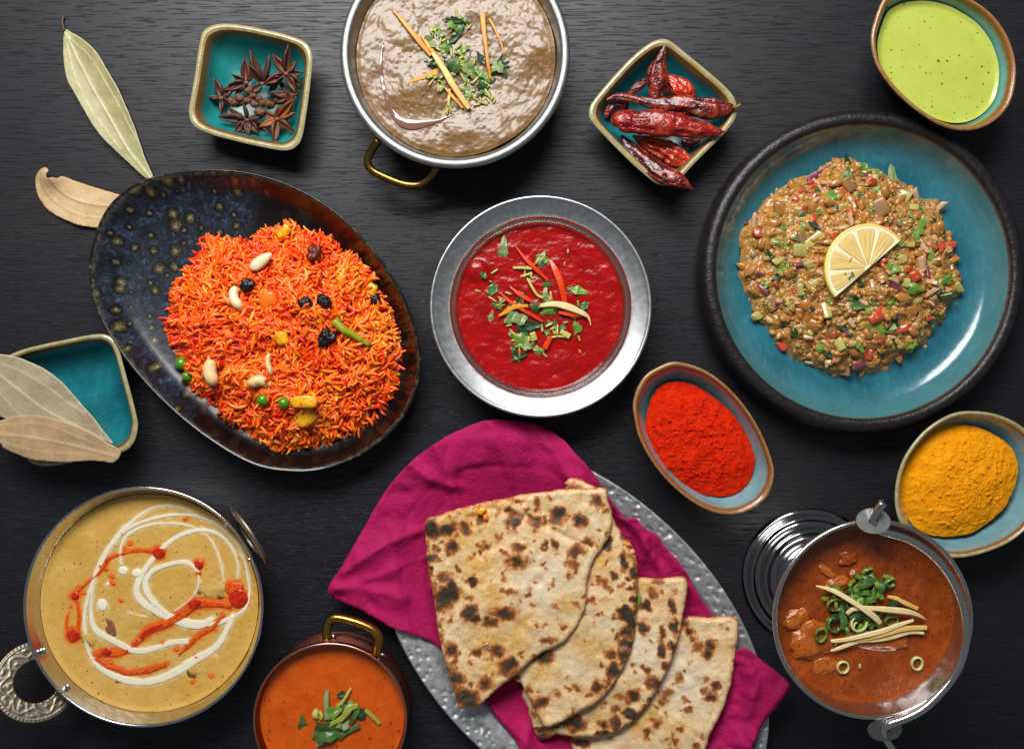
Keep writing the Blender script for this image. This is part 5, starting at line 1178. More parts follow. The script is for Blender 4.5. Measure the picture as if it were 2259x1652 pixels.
# ================================================================== KORMA POT
O = circle_img(316, 1338.5, 266, 122, 160)
cK = O.mean(0)
potK = thing('karahi_pot', (cK[0], cK[1], 0), 'steel karahi pot with engraved ring handles holding creamy yellow korma', 'pot')
vK = Vessel(potK, O, [
    ('body', M_STEEL, [(92, 0), (76, 4), (40, 34), (16, 82), (5, 112), (2, 117)]),
    ('rim', M_POLISH, [(2, 117), (0, 120), (1.5, 123), (4.5, 123.5), (7, 121)]),
    ('inner_wall', M_POLISH, [(7, 121), (9, 114), (15, 98), (21, 84), (40, 46), (80, 16), (220, 12)])])
def ring_handle(side):
    """a flat engraved ring standing out from the wall, tilted outwards"""
    if side == 0: dv = np.array([-.82, -.57]); tilt = .72; dist = 286; R1, R0 = 84, 44; z0 = 96
    else: dv = np.array([.83, .55]); tilt = 1.15; dist = 262; R1, R0 = 72, 40; z0 = 112
    n, m_ = 220, 23
    tv = np.array([-dv[1], dv[0]])
    cz = z0
    C0 = cK + dv * dist
    nrm = np.array([-dv[0] * math.sin(tilt), -dv[1] * math.sin(tilt), math.cos(tilt)])
    up = np.array([dv[0] * math.cos(tilt), dv[1] * math.cos(tilt), math.sin(tilt)])
    V_ = []; t = []
    for sgn in (0, 1):
        for i in range(m_):
            q_ = i / (m_ - 1)
            for j in range(n):
                a = j / n * 6.2832; r_ = R0 + (R1 - R0) * q_
                vine = 1 - min(1, abs(q_ - .46 - .20 * math.sin(a * 7)) / .10)
                ph = (a * 7 / math.pi) % 1.0; sd = 1 if int(a * 7 / math.pi) % 2 else -1
                leafv = 1 - min(1, math.hypot((ph - .5) / .34, (q_ - .46 + sd * -.08 * 1.0 - sd * .10) / .13)) if q_ < .8 else 0
                cur = .55 * max(0, math.sin(a * 21 + 6 * q_)) * (q_ < .76)
                b3 = .8 * max(0, math.sin(a * 64)) if q_ > .86 else 0
                rel = max(0, vine, leafv, b3, .85 if .79 < q_ < .85 else 0, cur)
                if i in (0, m_ - 1): rel = .7
                h = (1.5 * rel if sgn == 0 else 0); th = 7.0 if i not in (0, m_ - 1) else 4.0
                off = h + (th / 2 if sgn == 0 else -th / 2)
                pr = np.array([C0[0], C0[1], cz]) + np.r_[tv, 0] * (r_ * math.cos(a)) + up * (r_ * math.sin(a)) + nrm * off
                V_.append(pr); t.append(rel if sgn == 0 else .4)
    N_ = n * m_; F_ = grid_faces(m_, n) + [f_[::-1] for f_ in grid_faces(m_, n, True, N_)]
    F_ += [[j, (j + 1) % n, N_ + (j + 1) % n, N_ + j][::-1] for j in range(n)]
    b_ = (m_ - 1) * n
    F_ += [[b_ + j, b_ + (j + 1) % n, N_ + b_ + (j + 1) % n, N_ + b_ + j] for j in range(n)]
    o = build('ring_handle', np.array(V_), F_, M_ENGRAVE, potK, attrs={'t': t})
    return o
RH = [ring_handle(0), ring_handle(1)]
rb, rf = blob(8, 8, 5.5, 14, 9)
for p, z in [(T02([(288, 1000)])[0], 108), (T02([(445, 1240)])[0], 108), (T02([(1498, 168)])[0], 112), (T02([(1650, 400)])[0], 112)]:
    x, y = U(p, z); k = 1.0 if z == 108 else .6
    put('rivet', bpy.data.meshes.get('rivet') or mesh_data('rivet', rb, rf, M_POLISH), (x, y, z), (0, 0, 0), k, RH[0] if z == 108 else RH[1])
def zf_korma(x, y, r): return 84 + 1.2 * fbm(x / 60, y / 60, 3.3, 2) + .5 * vn(x / 9, y / 9, 2) + 3 * sstep(.95, 1, r)
def z_korma(x, y): return zf_korma(np.array([x]), np.array([y]), np.array([.5]))[0]
korma = thing('korma_curry', (cK[0], cK[1], 78), 'creamy yellow korma with white cream swirls and orange chilli oil', 'curry')
K_OIL, K_CREAM = [], []
def korma_gravy():
    V_, F_, _ = disc(cr_closed(vK.ring(20.5), 420), zf_korma, 150, .85)
    oil = np.zeros(len(V_)); cr = np.zeros(len(V_)); x, y = V_[:, 0], V_[:, 1]
    wx = x + 5 * fbm(x / 14, y / 14, 2.0, 3, .6); wy = y + 5 * fbm(x / 14, y / 14, 7.0, 3, .6)
    for L, a in ((K_OIL, oil), (K_CREAM, cr)):
        for P_k in L:
            for p0, p1 in zip(P_k[:-1], P_k[1:]):
                w_ = max(p0[2], p1[2]); m_ = (np.abs(x - (p0[0] + p1[0]) / 2) < w_ * 2 + 45) & (np.abs(y - (p0[1] + p1[1]) / 2) < w_ * 2 + 45)
                if m_.any(): a[m_] = np.maximum(a[m_], np.exp(-(np.maximum(seg_dist(wx[m_], wy[m_], np.array([p0[:2], p1[:2]])) - w_ * .85, 0) / ((5 + w_ * .3) if a is oil else (2.5 + w_ * .1))) ** 1.3))
    build('gravy', V_, F_, M_KORMA, korma, attrs={'oil': oil, 'cream': cr})
def ribbon(nm, pts, wid, m, lift=.3, flat=.09):
    f = .3334 * (D - 85) / D / 2
    P = np.array([[*U(p, 85), 0, w_ * f] for p, w_ in zip(T02(pts), wid)]); P = cr_open(P, max(24, len(pts) * 7))
    P[:, 3] = np.maximum(.8, P[:, 3] * (1 + .10 * np.array([vn(np.array([i * .5 + pts[0][0]]), np.array([.3]))[0] for i in range(len(P))])))
    P[:, 2] = [z_korma(p[0], p[1]) + lift for p in P]
    (K_OIL if 'oil' in nm else K_CREAM).append(P[:, [0, 1, 3]])
    V_, F_ = tube(P[:, :3], P[:, 3] * (.68 if 'oil' in nm else 1.0), 12, flat); return build(nm, V_, F_, m, korma)
def dot(nm, p, rx, ry, m, lift=.4, rz=0, h=1.6, amp=.12):
    z = 85 + lift; x, y = U(T02([p])[0], z); f = .3334 * (D - z) / D
    if nm != 'meat_piece': (K_OIL if 'oil' in nm else K_CREAM).append(np.array([[x - 1, y, (rx + ry) * f / 2], [x + 1, y, (rx + ry) * f / 2]]))
    V_, F_ = blob(1, 1, 1, 22, 9, amp, 1.6, p[0] * .37); V_ = V_ * [rx * f * (.86 if 'oil' in nm else 1), ry * f * (.86 if 'oil' in nm else 1), h]
    o = put(nm, mesh_data(nm, V_, F_, m), (x, y, z_korma(x, y) + lift), (0, 0, rz), 1, korma); return o
cs = 'cream_swirl'
ribbon(cs, [(1310, 105), (1200, 58), (1080, 42), (980, 70), (880, 140), (800, 220), (720, 320), (660, 430), (610, 560), (572, 680), (556, 780), (562, 870), (580, 915)], [6, 9, 11, 16, 22, 34, 34, 34, 26, 24, 24, 26, 18], M_CREAM)
ribbon(cs, [(800, 230), (900, 165), (1050, 118), (1180, 100), (1300, 112), (1420, 160), (1540, 260), (1610, 380), (1640, 520), (1650, 620), (1625, 715), (1560, 765), (1450, 815), (1350, 835)], [18, 18, 18, 16, 14, 12, 10, 12, 14, 16, 20, 22, 30, 16], M_CREAM, .8)
ribbon(cs, [(1482, 545), (1465, 430), (1420, 310), (1350, 220), (1250, 175), (1120, 158), (980, 172), (860, 222), (808, 290), (795, 360), (805, 440)], [7, 8, 9, 9, 10, 12, 14, 20, 18, 14, 18], M_CREAM, .7)
dot(cs, (812, 472), 32, 30, M_CREAM, .8)
ribbon(cs, [(1570, 535), (1572, 420), (1520, 300), (1440, 228), (1340, 203), (1230, 222), (1120, 282), (1030, 370), (960, 460), (915, 545), (905, 620), (955, 690), (1050, 748), (1150, 792), (1250, 822), (1340, 825), (1410, 785)], [8, 12, 18, 22, 26, 28, 30, 34, 38, 44, 44, 48, 50, 56, 62, 56, 26], M_CREAM, .9)
ribbon(cs, [(1312, 600), (1315, 520), (1290, 452), (1220, 415), (1120, 430), (1020, 468), (968, 525), (965, 590), (1000, 660), (1060, 720), (1130, 772)], [5, 14, 26, 30, 26, 32, 38, 38, 38, 36, 28], M_CREAM, 1.0)
ribbon(cs, [(1310, 600), (1250, 668), (1150, 742)], [6, 8, 9], M_CREAM, .8)
dot(cs, (905, 488), 36, 28, M_CREAM, 1.0)
ribbon(cs, [(628, 500), (612, 600), (602, 700), (606, 800), (640, 870), (720, 920), (800, 960), (870, 995), (960, 1000), (1050, 975), (1150, 945), (1250, 938)], [12, 16, 20, 34, 46, 42, 40, 40, 40, 34, 34, 40], M_CREAM, .8)
ribbon(cs, [(560, 930), (600, 1040), (660, 1110), (740, 1160), (850, 1198), (960, 1208), (1080, 1180), (1200, 1120), (1290, 1060), (1380, 1010), (1450, 950), (1500, 860), (1545, 765)], [12, 22, 34, 44, 48, 46, 50, 58, 60, 50, 40, 36, 28], M_CREAM, .8)
dot(cs, (675, 698), 34, 40, M_CREAM, .6, .2); dot(cs, (712, 561), 13, 12, M_CREAM, .6)
ribbon(cs, [(850, 745), (900, 765), (968, 775)], [5, 10, 12], M_CREAM, .6)
co = 'chilli_oil'
ribbon(co, [(1010, 345), (900, 338), (800, 362), (720, 392), (685, 440), (640, 500), (565, 562), (500, 630), (512, 700), (520, 800), (512, 890)], [30, 20, 14, 26, 40, 16, 12, 22, 14, 22, 30], M_CHOIL, 1.4, .12)
dot(co, (1050, 355), 50, 44, M_CHOILDK, 1.6); dot(co, (1315, 432), 34, 32, M_CHOILDK, 1.6); dot(co, (1310, 486), 20, 15, M_CHOIL, 1.5)
dot(co, (495, 637), 30, 30, M_CHOILDK, 1.4); dot(co, (484, 898), 52, 50, M_CHOILDK, 1.2, .5, 1.6, .3)
ribbon(co, [(450, 760), (440, 830), (460, 890)], [10, 12, 20], M_CHOIL, 1.2, .12)
dot(co, (1575, 655), 72, 72, M_CHOILDK, 1.9, 0, 2.4); dot(co, (1550, 590), 70, 46, M_CHOIL, 1.6, 0, 2, .3)
ribbon(co, [(1530, 705), (1400, 688), (1290, 695), (1200, 765), (1100, 820), (980, 870), (920, 930), (868, 972)], [40, 62, 80, 70, 62, 58, 46, 20], M_CHOIL, 2.0, .10)
ribbon(co, [(1080, 830), (980, 875), (925, 925)], [40, 50, 26], M_CHOILDK, 2.5, .10); dot(co, (1290, 690), 52, 34, M_CHOILDK, 2.6, .4, 1.6, .3)
ribbon(co, [(850, 1000), (770, 1020), (690, 1015), (625, 1035)], [30, 52, 70, 40], M_CHOIL, 1.6, .10); dot(co, (700, 1010), 44, 30, M_CHOILDK, 2.2, 0, 1.6, .3)
ribbon(co, [(625, 1045), (680, 1085), (750, 1115), (850, 1145), (980, 1132), (1100, 1092)], [36, 40, 34, 36, 36, 30], M_CHOIL, 1.9, .12)
ribbon(co, [(1480, 765), (1400, 850), (1320, 900), (1240, 970), (1180, 1035)], [22, 34, 28, 30, 14], M_CHOIL, 1.9, .12)
for p in [(740, 515), (750, 556), (800, 668), (855, 300), (820, 330), (1225, 130), (1275, 1208), (1398, 1170), (1165, 992), (1298, 1044), (730, 1080), (550, 620), (465, 710), (1380, 1330), (1075, 950), (700, 462), (660, 440)]: dot(co, p, random.uniform(7, 15), random.uniform(7, 12), M_CHOIL, .8)
for p, sx, sy, rz, m, h in [((1400, 585), 100, 66, -.2, M_MEATPALE, 4.5), ((890, 800), 78, 52, -.4, M_MEATPALE, 3.6), ((735, 850), 34, 60, .5, M_MEATPURP, 3.5), ((600, 920), 62, 58, .3, M_MEATPALE, 4), ((1360, 1090), 120, 74, .3, M_MEATPALE, 3.2), ((1200, 1030), 80, 46, .5, M_MEATPALE, 2.6), ((800, 1195), 40, 20, .3, M_MEATPURP, 2.2), ((690, 960), 60, 40, 0, M_MEATPALE, 2.4)]:
    dot('meat_piece', p, sx, sy, m, -.9, rz, h * .62, .55)

korma_gravy()

# ================================================================== COPPER POT
O = circle_img(727.5, 1588, 170, 132, 140)
cC = O.mean(0)
potC = thing('copper_pot', (cC[0], cC[1], 0), 'small dark copper pot with a brass handle holding orange curry', 'pot')
prof = [(44, 0), (34, 3), (16, 20), (5, 44), (1, 70), (0, 100), (0.5, 124)]
vCo = Vessel(potC, O, [('body', M_COPPER, prof),
    ('rim', M_COPPERRIM, [(0.5, 124), (-.6, 128), (.5, 131.5), (3, 132), (4.5, 130)]),
    ('inner_wall', M_COPPER, [(4.5, 130), (6, 124), (9, 100), (14, 60), (30, 22), (70, 14), (140, 12)])])
for k in range(9):
    z = 40 + k * 9; V_, F_ = tube(np.c_[vCo.ring(-.2 + (1.2 if z < 60 else .3)), np.full(140, z)][np.r_[0:140, 0]], 1.3, 6, caps=False); build('ridge', V_, F_, M_COPPER, potC)
hp = A_CO([(795, 455), (795, 330), (815, 230), (880, 180), (1000, 195), (1180, 250), (1320, 320), (1375, 400), (1360, 500), (1345, 640)])
hc = handle('handle', hp, [104, 103, 103, 104, 105, 106, 106, 106, 106, 104], 9.5, M_BRASS, potC)
for p in [(870, 390), (1420, 600)]:
    x, y = U(A_CO([p])[0], 100); put('rivet', bpy.data.meshes['rivet'], (x, y, 100), (.6, 0, 0), .75, hc)
handle('handle', hp, [104, 103, 103, 104, 105, 106, 106, 106, 106, 104], 9.5, M_BRASS, potC, opposite=True)
def zf_tom(x, y, r): return 104 + 1.6 * fbm(x / 50, y / 50, 3.9, 2) + .4 * vn(x / 8, y / 8, 2) + 2 * sstep(.95, 1, r)
def z_tom(x, y): return zf_tom(np.array([x]), np.array([y]), np.array([.5]))[0]
Vv, Ff, _ = disc(cr_closed(vCo.ring(7), 220), zf_tom, 60)
tag(build('orange_curry', Vv, Ff, M_TOMCURRY), 'smooth orange curry filling the small copper pot', 'curry')
CGp = 'herbs on the orange curry'
herb(A_CO([(790, 1440)])[0], 29, z_tom, 105, 1, 'large round green leaf on the orange curry', CGp, True, .3, 4)
herb(A_CO([(870, 1230)])[0], 16, z_tom, 105, 0, 'bright leaf above the large round one on the orange curry', CGp, True, .6, 9)
herb(A_CO([(985, 1360)])[0], 14, z_tom, 105, 3, 'pale leaf right of the large round one on the orange curry', CGp, True, .9, 6)
herb(A_CO([(520, 1390)])[0], 8.5, z_tom, 105, 1, 'single green sliver floating apart at the left of the orange curry', CGp, False, 1.5, 2.5, 2)
herb(A_CO([(965, 1045)])[0], 9, z_tom, 105, 2, 'dark leaf at the top of the orange curry herbs', CGp, True, 0, 4)
herb(A_CO([(1015, 1145)])[0], 11, z_tom, 105, 1, 'dark green leaf beside the thin stem on the orange curry', CGp, True, 0, 4)
herb(A_CO([(1185, 1270)])[0], 12, z_tom, 105, 2, 'dark leaf at the right of the orange curry herbs', CGp, True, 1.2, 4)
GB = 'herb stems on the orange curry'
def gs(pts, wid, z, m, lab): strip('herb_strand', A_CO(pts), wid, z, m, lab, 'herb stem', GB, .7)
gs([(805, 990), (790, 1080), (790, 1180), (800, 1310)], [4, 5.5, 5, 6], [107, 110, 112, 112], M_HERBS[3], 'upright olive stem pointing up from the orange curry herbs')
gs([(1065, 965), (1010, 1060), (970, 1120), (900, 1175)], [2.5, 3, 3, 2.5], [108, 109, 109, 109], M_STEM, 'thin stem pointing up to the right on the orange curry')
gs([(800, 1385), (880, 1350), (980, 1290), (1050, 1190), (1140, 1165)], [6, 5, 6, 8, 5], [116, 117, 117, 115, 111], M_STEM, 'long pale stem lying across the orange curry herbs')
gs([(1075, 1110), (1020, 1210), (985, 1285)], [5, 6, 4], [110, 112, 113], M_HERBS[3], 'olive stem crossing the long pale one')
gs([(1225, 1215), (1300, 1280), (1390, 1365)], [3, 3.5, 3.5], [107, 107, 107], M_STEM, 'paired thin stem at the far right of the orange curry herbs, lower one')
gs([(1245, 1200), (1320, 1285), (1385, 1350)], [2, 2.5, 2], [108, 108, 108], M_STEM, 'paired thin stem at the far right of the orange curry herbs, upper one')
gs([(1160, 1180), (1110, 1280), (1065, 1370)], [5, 6, 3], [108, 110, 107], M_HERBS[1], 'dark green stem hanging below the long pale one')
gs([(1160, 1385), (1060, 1440), (960, 1500), (940, 1530)], [5, 5, 5, 5], [107, 108, 108, 107], M_HERBS[1], 'dark green stem lying apart below the orange curry herbs')
gs([(690, 1470), (700, 1540), (708, 1610)], [6, 6, 5], [107, 107, 107], M_GINGER, 'amber ginger stub at the bottom of the orange curry herbs')
gs([(680, 1200), (665, 1260), (690, 1300)], [4, 7, 4], [108, 109, 108], M_STEM, 'short split stem left of the upright olive one')
gs([(710, 1220), (735, 1270), (725, 1320)], [3, 3.5, 3], [108, 109, 108], M_STEM, 'short curved stem next to the split one')

# ================================================================== HAMMERED TRAY, NAPKIN, FLATBREADS
tc = np.array([1264.0, 1402.0]); ta = np.array([.7167, .6974]); tb_ = np.array([-.6974, .7167]); TA, TB = 516.0, 322.0
n = 1000; aa = np.linspace(0, 2 * math.pi, n, endpoint=False)
TO = UA([tc + ta * TA * math.cos(a) + tb_ * TB * math.sin(a) for a in aa], 46)
if np.cross(TO[10] - TO[0], TO[100] - TO[0]) < 0: TO = TO[::-1]
tcw = TO.mean(0)
tray = thing('hammered_tray', (tcw[0], tcw[1], 0), 'long oval hammered aluminium tray under the flatbreads', 'tray')
Vessel(tray, TO, [('underside', M_HAMMER, [(110, 0), (90, 2), (70, 8), (50, 32), (2, 42)])], 4, close_last=False)
# rim band with hammer marks
nr = 24; V_ = []
T_R = np.linalg.norm(TO - tcw, axis=1).mean()
def tring(i): 
    d_ = TO - tcw; L_ = np.linalg.norm(d_, axis=1)[:, None]; return tcw + d_ * (1 - i / L_)
ins = np.r_[2.0, 0.0, np.linspace(1.0, 50, nr)]; zz = np.r_[42, 45, np.interp(np.linspace(1, 50, nr), [1, 4, 46, 50], [46.5, 47, 38.5, 37])]
for i, z in zip(ins, zz): V_.append(np.c_[tring(i), np.full(n, z)])
V_ = np.vstack(V_)
dim = []
for k in range(360):
    a = random.uniform(0, 6.283); i = random.choice([9, 18, 27, 36]) + random.uniform(-4, 4); j = int(a / 6.2832 * n) % n
    p = tring(i)[j]; dim.append((p[0], p[1], random.uniform(5.0, 7.5), random.uniform(1.4, 2.6)))
band = V_[:, 2] > 40
for x, y, r_, h in dim:
    d2 = (V_[:, 0] - x) ** 2 + (V_[:, 1] - y) ** 2; s = d2 < (r_ * 2.2) ** 2
    V_[s, 2] -= h * np.exp(-(d2[s] / (r_ * .75) ** 2) ** 1.5) 
build('rim', V_, grid_faces(len(ins), n), M_HAMMER, tray)
V_ = []
for i, z in zip(np.r_[50, 52, np.linspace(55, 104, 6), 112, 122, 140], np.r_[37, 36, np.linspace(34.5, 14, 6), 11, 10, 10]): V_.append(np.c_[tring(i), np.full(n, z)])
k = len(V_); V_ = np.vstack(V_ + [np.array([[tcw[0], tcw[1], 10]])]); F_ = grid_faces(k, n) + [[(k - 1) * n + j, (k - 1) * n + (j + 1) % n, k * n] for j in range(n)]
V_[:-1, 2] += .8 * vn(V_[:-1, 0] / 12, V_[:-1, 1] / 12)
build('well', V_, F_, M_HAMMER, tray)

inv_a = np.array([ta[0], -ta[1]]); inv_b = np.array([tb_[0], -tb_[1]])
def tray_e(x, y):
    dx, dy = x - tcw[0], y - tcw[1]; k = (D - 46) / D
    return np.hypot((dx * inv_a[0] + dy * inv_a[1]) / (TA * k), (dx * inv_b[0] + dy * inv_b[1]) / (TB * k))
np_o = [(724, 1306), (760, 1240), (800, 1170), (850, 1085), (905, 1020), (960, 978), (1010, 950), (1075, 926), (1140, 928), (1190, 938), (1240, 968), (1275, 1005), (1310, 1045), (1335, 1085), (1365, 1125), (1380, 1145), (1402, 1140), (1415, 1160), (1450, 1180), (1462, 1200), (1490, 1230), (1515, 1262), (1540, 1310), (1575, 1360), (1600, 1400), (1622, 1432), (1640, 1424), (1680, 1455), (1735, 1502), (1725, 1535), (1690, 1580), (1655, 1640), (1620, 1710), (1400, 1720), (1180, 1700), (1140, 1640), (1105, 1600), (1075, 1555), (1040, 1520), (968, 1432), (910, 1400), (860, 1378), (790, 1340)]
NO = np.array([U(p, 54) for p in np_o])
NO = cr_closed(NO, 300)
if np.cross(NO[10] - NO[0], NO[150] - NO[0]) < 0: NO = NO[::-1]
folds = [cr_open(UA(f, 54), 20) for f in ([(870, 1085), (930, 1080), (1000, 1060), (1100, 1030), (1200, 1040)], [(960, 978), (990, 1050), (1010, 1120)], [(730, 1300), (830, 1270), (950, 1230)], [(850, 1180), (900, 1260), (960, 1330)], [(1180, 940), (1230, 1010), (1260, 1070)], [(1380, 1145), (1430, 1210), (1480, 1290)], [(1450, 1180), (1470, 1260), (1530, 1340)], [(1075, 1555), (1120, 1600), (1200, 1680)], [(1640, 1424), (1660, 1520), (1620, 1640)], [(820, 1330), (880, 1350), (960, 1400)], [(1080, 930), (1110, 1000), (1130, 1070)], [(760, 1260), (850, 1200), (960, 1160)], [(800, 1175), (880, 1150), (970, 1110)], [(905, 1020), (960, 1060), (1040, 1080)], [(740, 1290), (820, 1300), (920, 1320), (960, 1300)], [(1150, 930), (1190, 1000), (1200, 1070)], [(1400, 1140), (1420, 1200), (1410, 1270)], [(1650, 1640), (1690, 1560), (1735, 1502)], [(1490, 1230), (1500, 1290), (1570, 1370)], [(1130, 1500), (1170, 1580), (1160, 1650)])]
def zf_nap(x, y, d):
    e = tray_e(x, y)
    z = np.interp(e, [0, .62, .8, .9, 1.02, 1.25, 1.5], [20, 21, 27, 54, 63, 52, 38])
    z = z + 10 * fbm(x / 75, y / 75, 2.0, 2) + 8 * np.abs(fbm(x / 48 + y / 120, y / 48, 6.0, 2)) * sstep(.7, 1.0, e)
    for k, f in enumerate(folds): z = z + (13 if k % 2 else 9) * np.exp(-(seg_dist(x, y, f) / 13) ** 1.5) * (1 if k % 3 else -.35)
    z = np.maximum(z, np.interp(e, [0, .68, .86, 1.0, 1.035, 1.07], [12, 14, 42, 50, 50, 0]) + 4.5)
    crump = sstep(.0, 1.0, (x - U((1320, 1100), 50)[0]) / 60) * sstep(1.1, .9, e)
    z = z + crump * 8 * np.abs(fbm(x / 22, y / 22, 9.0, 2))
    return z
V_, F_, d, XY = cdt_sheet(NO, 6.0, zf_nap, 1.6, 1.2, 5)
tag(build('napkin', V_, F_, M_NAP), 'magenta embossed paper napkin spread between tray and flatbreads', 'napkin')

def bread(outline, z0, spots, label, yel=(), flour=(), edge=(), bulge=(), tilt=(0, 0), seed=0, folds_=(), nrand=60):
    O_ = np.array([U(p, z0) for p in outline]); O_ = cr_closed(O_, 260)
    if np.cross(O_[10] - O_[0], O_[130] - O_[0]) < 0: O_ = O_[::-1]
    ctr = O_.mean(0)
    fl = [cr_open(UA(f, z0), 20) for f in folds_]
    def zf(x, y, d):
        z = z0 + tilt[0] * (x - ctr[0]) + tilt[1] * (y - ctr[1]) + 4.5 * fbm(x / 60 + seed, y / 60, seed, 2) + 2.6 * fbm(x / 19, y / 19 + seed, seed, 2)
        z = z - 5 * np.exp(-d / 5) + 1.5 * np.exp(-((d - 9) / 6) ** 2)
        for (px, py, r_, h) in bulge:
            ux, uy = U((px, py), z0); z = z + h * np.exp(-((x - ux) ** 2 + (y - uy) ** 2) / r_ ** 2)
        for f in fl: z = z - 3.5 * np.exp(-(seg_dist(x, y, f) / 6) ** 2)
        return z
    V_, F_, d, XY = cdt_sheet(O_, 3.4, zf, 5.0, 1.6, seed)
    x, y = XY[:, 0], XY[:, 1]
    wx = x + 11 * fbm(x / 12 + seed, y / 12, 1.0, 3, .65); wy = y + 11 * fbm(x / 12, y / 12 + seed, 5.0, 3, .65)
    ch = np.zeros(len(x)); ye = np.zeros(len(x)); fo = np.zeros(len(x))
    for s in spots:
        (px, py), rx, ry, a, i = s; ux, uy = U(T12([(px, py)])[0], z0); ca, sa = math.cos(-a), math.sin(-a)
        u = ((wx - ux) * ca + (wy - uy) * sa) / (rx * .3334); v = (-(wx - ux) * sa + (wy - uy) * ca) / (ry * .3334)
        ch = np.maximum(ch, i * np.exp(-(u * u + v * v) ** 1.05))
    rr = random.Random(seed + 5)
    for k in range(nrand):
        j = rr.randrange(len(XY)); ux, uy = XY[j]; r_ = rr.uniform(3, 8); ch = np.maximum(ch, rr.uniform(.28, .55) * np.exp(-(((wx - ux) ** 2 + (wy - uy) ** 2) / r_ ** 2)))
    for (pl, wd, i) in edge:
        pp = cr_open(UA(T12(pl), z0), 30); ch = np.maximum(ch, i * np.exp(-(seg_dist(wx, wy, pp) / wd) ** 2) * (.65 + .5 * fbm(x / 9, y / 9, 3.0)))
    ch = np.maximum(ch, .34 * np.exp(-(d[:len(x)] / 5) ** 2) * (.7 + .6 * fbm(x / 20, y / 20, 1.5)))
    for (px, py, r_) in yel: ux, uy = U(T12([(px, py)])[0], z0); ye = np.maximum(ye, np.exp(-((x - ux) ** 2 + (y - uy) ** 2) / (r_ * .3334) ** 2))
    for (px, py, r_) in flour: ux, uy = U(T12([(px, py)])[0], z0); fo = np.maximum(fo, np.exp(-((x - ux) ** 2 + (y - uy) ** 2) / (r_ * .3334) ** 2))
    o = build('flatbread', V_, F_, M_BREAD, attrs={'char': np.r_[ch, ch], 'yel': np.r_[ye, ye], 'flour': np.r_[fo, fo]})
    return tag(o, label, 'flatbread', 'griddled flatbreads on the tray')
P_ = lambda x, y, rx, ry=None, a=0, i=.6: ((x, y), rx, ry or rx, a, i)
b4 = [(1440, 1420), (1505, 1362), (1560, 1360), (1619, 1359), (1624, 1400), (1618, 1450), (1608, 1510), (1592, 1560), (1565, 1618), (1530, 1700), (1420, 1720), (1300, 1700), (1262, 1640), (1330, 1560)]
bread(b4, 50, [P_(2510, 600, 20), P_(2400, 640, 26, i=.5), P_(2270, 800, 36, 50, 0, .6), P_(2300, 870, 30, 26, 0, .8), P_(2450, 720, 26, i=.6), P_(2440, 960, 40, 50, 0, .7), P_(2420, 1020, 36, i=.7), P_(2360, 980, 40, i=.4), P_(2330, 920, 30, 24, 0, .5), P_(2230, 1180, 30, 40, 0, .5), P_(2150, 1290, 36, 60, .5, .5), P_(2390, 1250, 24, i=.6), P_(2440, 1290, 36, i=.8), P_(2480, 1230, 30, i=.7), P_(2090, 1480, 34, i=.6), P_(2030, 1560, 28, 40, 0, .55), P_(2200, 1590, 22, 50, 0, .5), P_(1600, 1630, 50, 24, .2, 1.0), P_(2300, 1380, 24, i=.5), P_(2150, 1420, 20, i=.45)],
      'flatbread farthest right and lowest in the fan, palest with small brown spots', [(2050, 1420, 90), (1960, 1500, 60), (2230, 1500, 60)], [(2250, 1200, 300)], [], tilt=(.13, .0), seed=4)
b3 = [(1330, 1330), (1395, 1290), (1407, 1273), (1460, 1274), (1512, 1273), (1508, 1340), (1492, 1415), (1468, 1480), (1432, 1545), (1395, 1590), (1345, 1622), (1280, 1630), (1235, 1626), (1195, 1638), (1178, 1615), (1165, 1570), (1155, 1520), (1240, 1440)]
bread(b3, 58, [P_(2020, 700, 40, 30, .6, 1.), P_(2000, 840, 36, 44, 0, .95), P_(2190, 690, 26, 56, 0, .95), P_(2200, 840, 26, 50, 0, .9), P_(2120, 880, 22, 50, 0, .7), P_(2190, 960, 34, 30, 0, .9), P_(2120, 980, 20, 50, 0, .8), P_(2060, 620, 36, 30, 0, .5), P_(2100, 530, 40, 26, 0, .5), P_(2030, 1110, 34, 26, 0, .65), P_(1940, 1290, 46, 46, 0, .85), P_(1850, 1310, 60, 24, 0, .4), P_(2070, 1210, 46, 50, .3, .7), P_(1920, 1420, 50, 34, .4, .95), P_(1820, 1480, 30, 44, 0, .8), P_(1740, 1490, 40, 26, .3, .75), P_(1560, 1490, 70, 50, .3, .85), P_(1750, 1550, 46, 22, 0, .85), P_(1690, 1552, 20, i=.9), P_(1350, 1580, 50, 40, 0, .7), P_(1320, 1530, 40, 20, 0, .95), P_(1430, 1580, 40, 30, 0, .6), P_(1820, 1385, 40, 26, 0, .55), P_(2150, 1090, 34, 30, 0, .55), P_(1270, 1430, 20, 30, 0, .5), P_(2040, 1310, 16, i=.7)],
      'flatbread third from the top of the fan with a charred lower edge', [(2000, 560, 60), (1700, 1440, 60)], [(2000, 1000, 200)], [([(1290, 1540), (1400, 1510), (1500, 1490), (1600, 1530)], 5, .8)], tilt=(.1, 0), seed=3)
b2 = [(1100, 1290), (1240, 1090), (1245, 1068), (1268, 1054), (1300, 1068), (1330, 1085), (1352, 1142), (1372, 1175), (1390, 1195), (1404, 1232), (1407, 1290), (1404, 1350), (1398, 1410), (1380, 1460), (1352, 1512), (1320, 1548), (1270, 1575), (1222, 1602), (1203, 1605), (1190, 1590), (1168, 1545), (1150, 1512), (1130, 1486)]
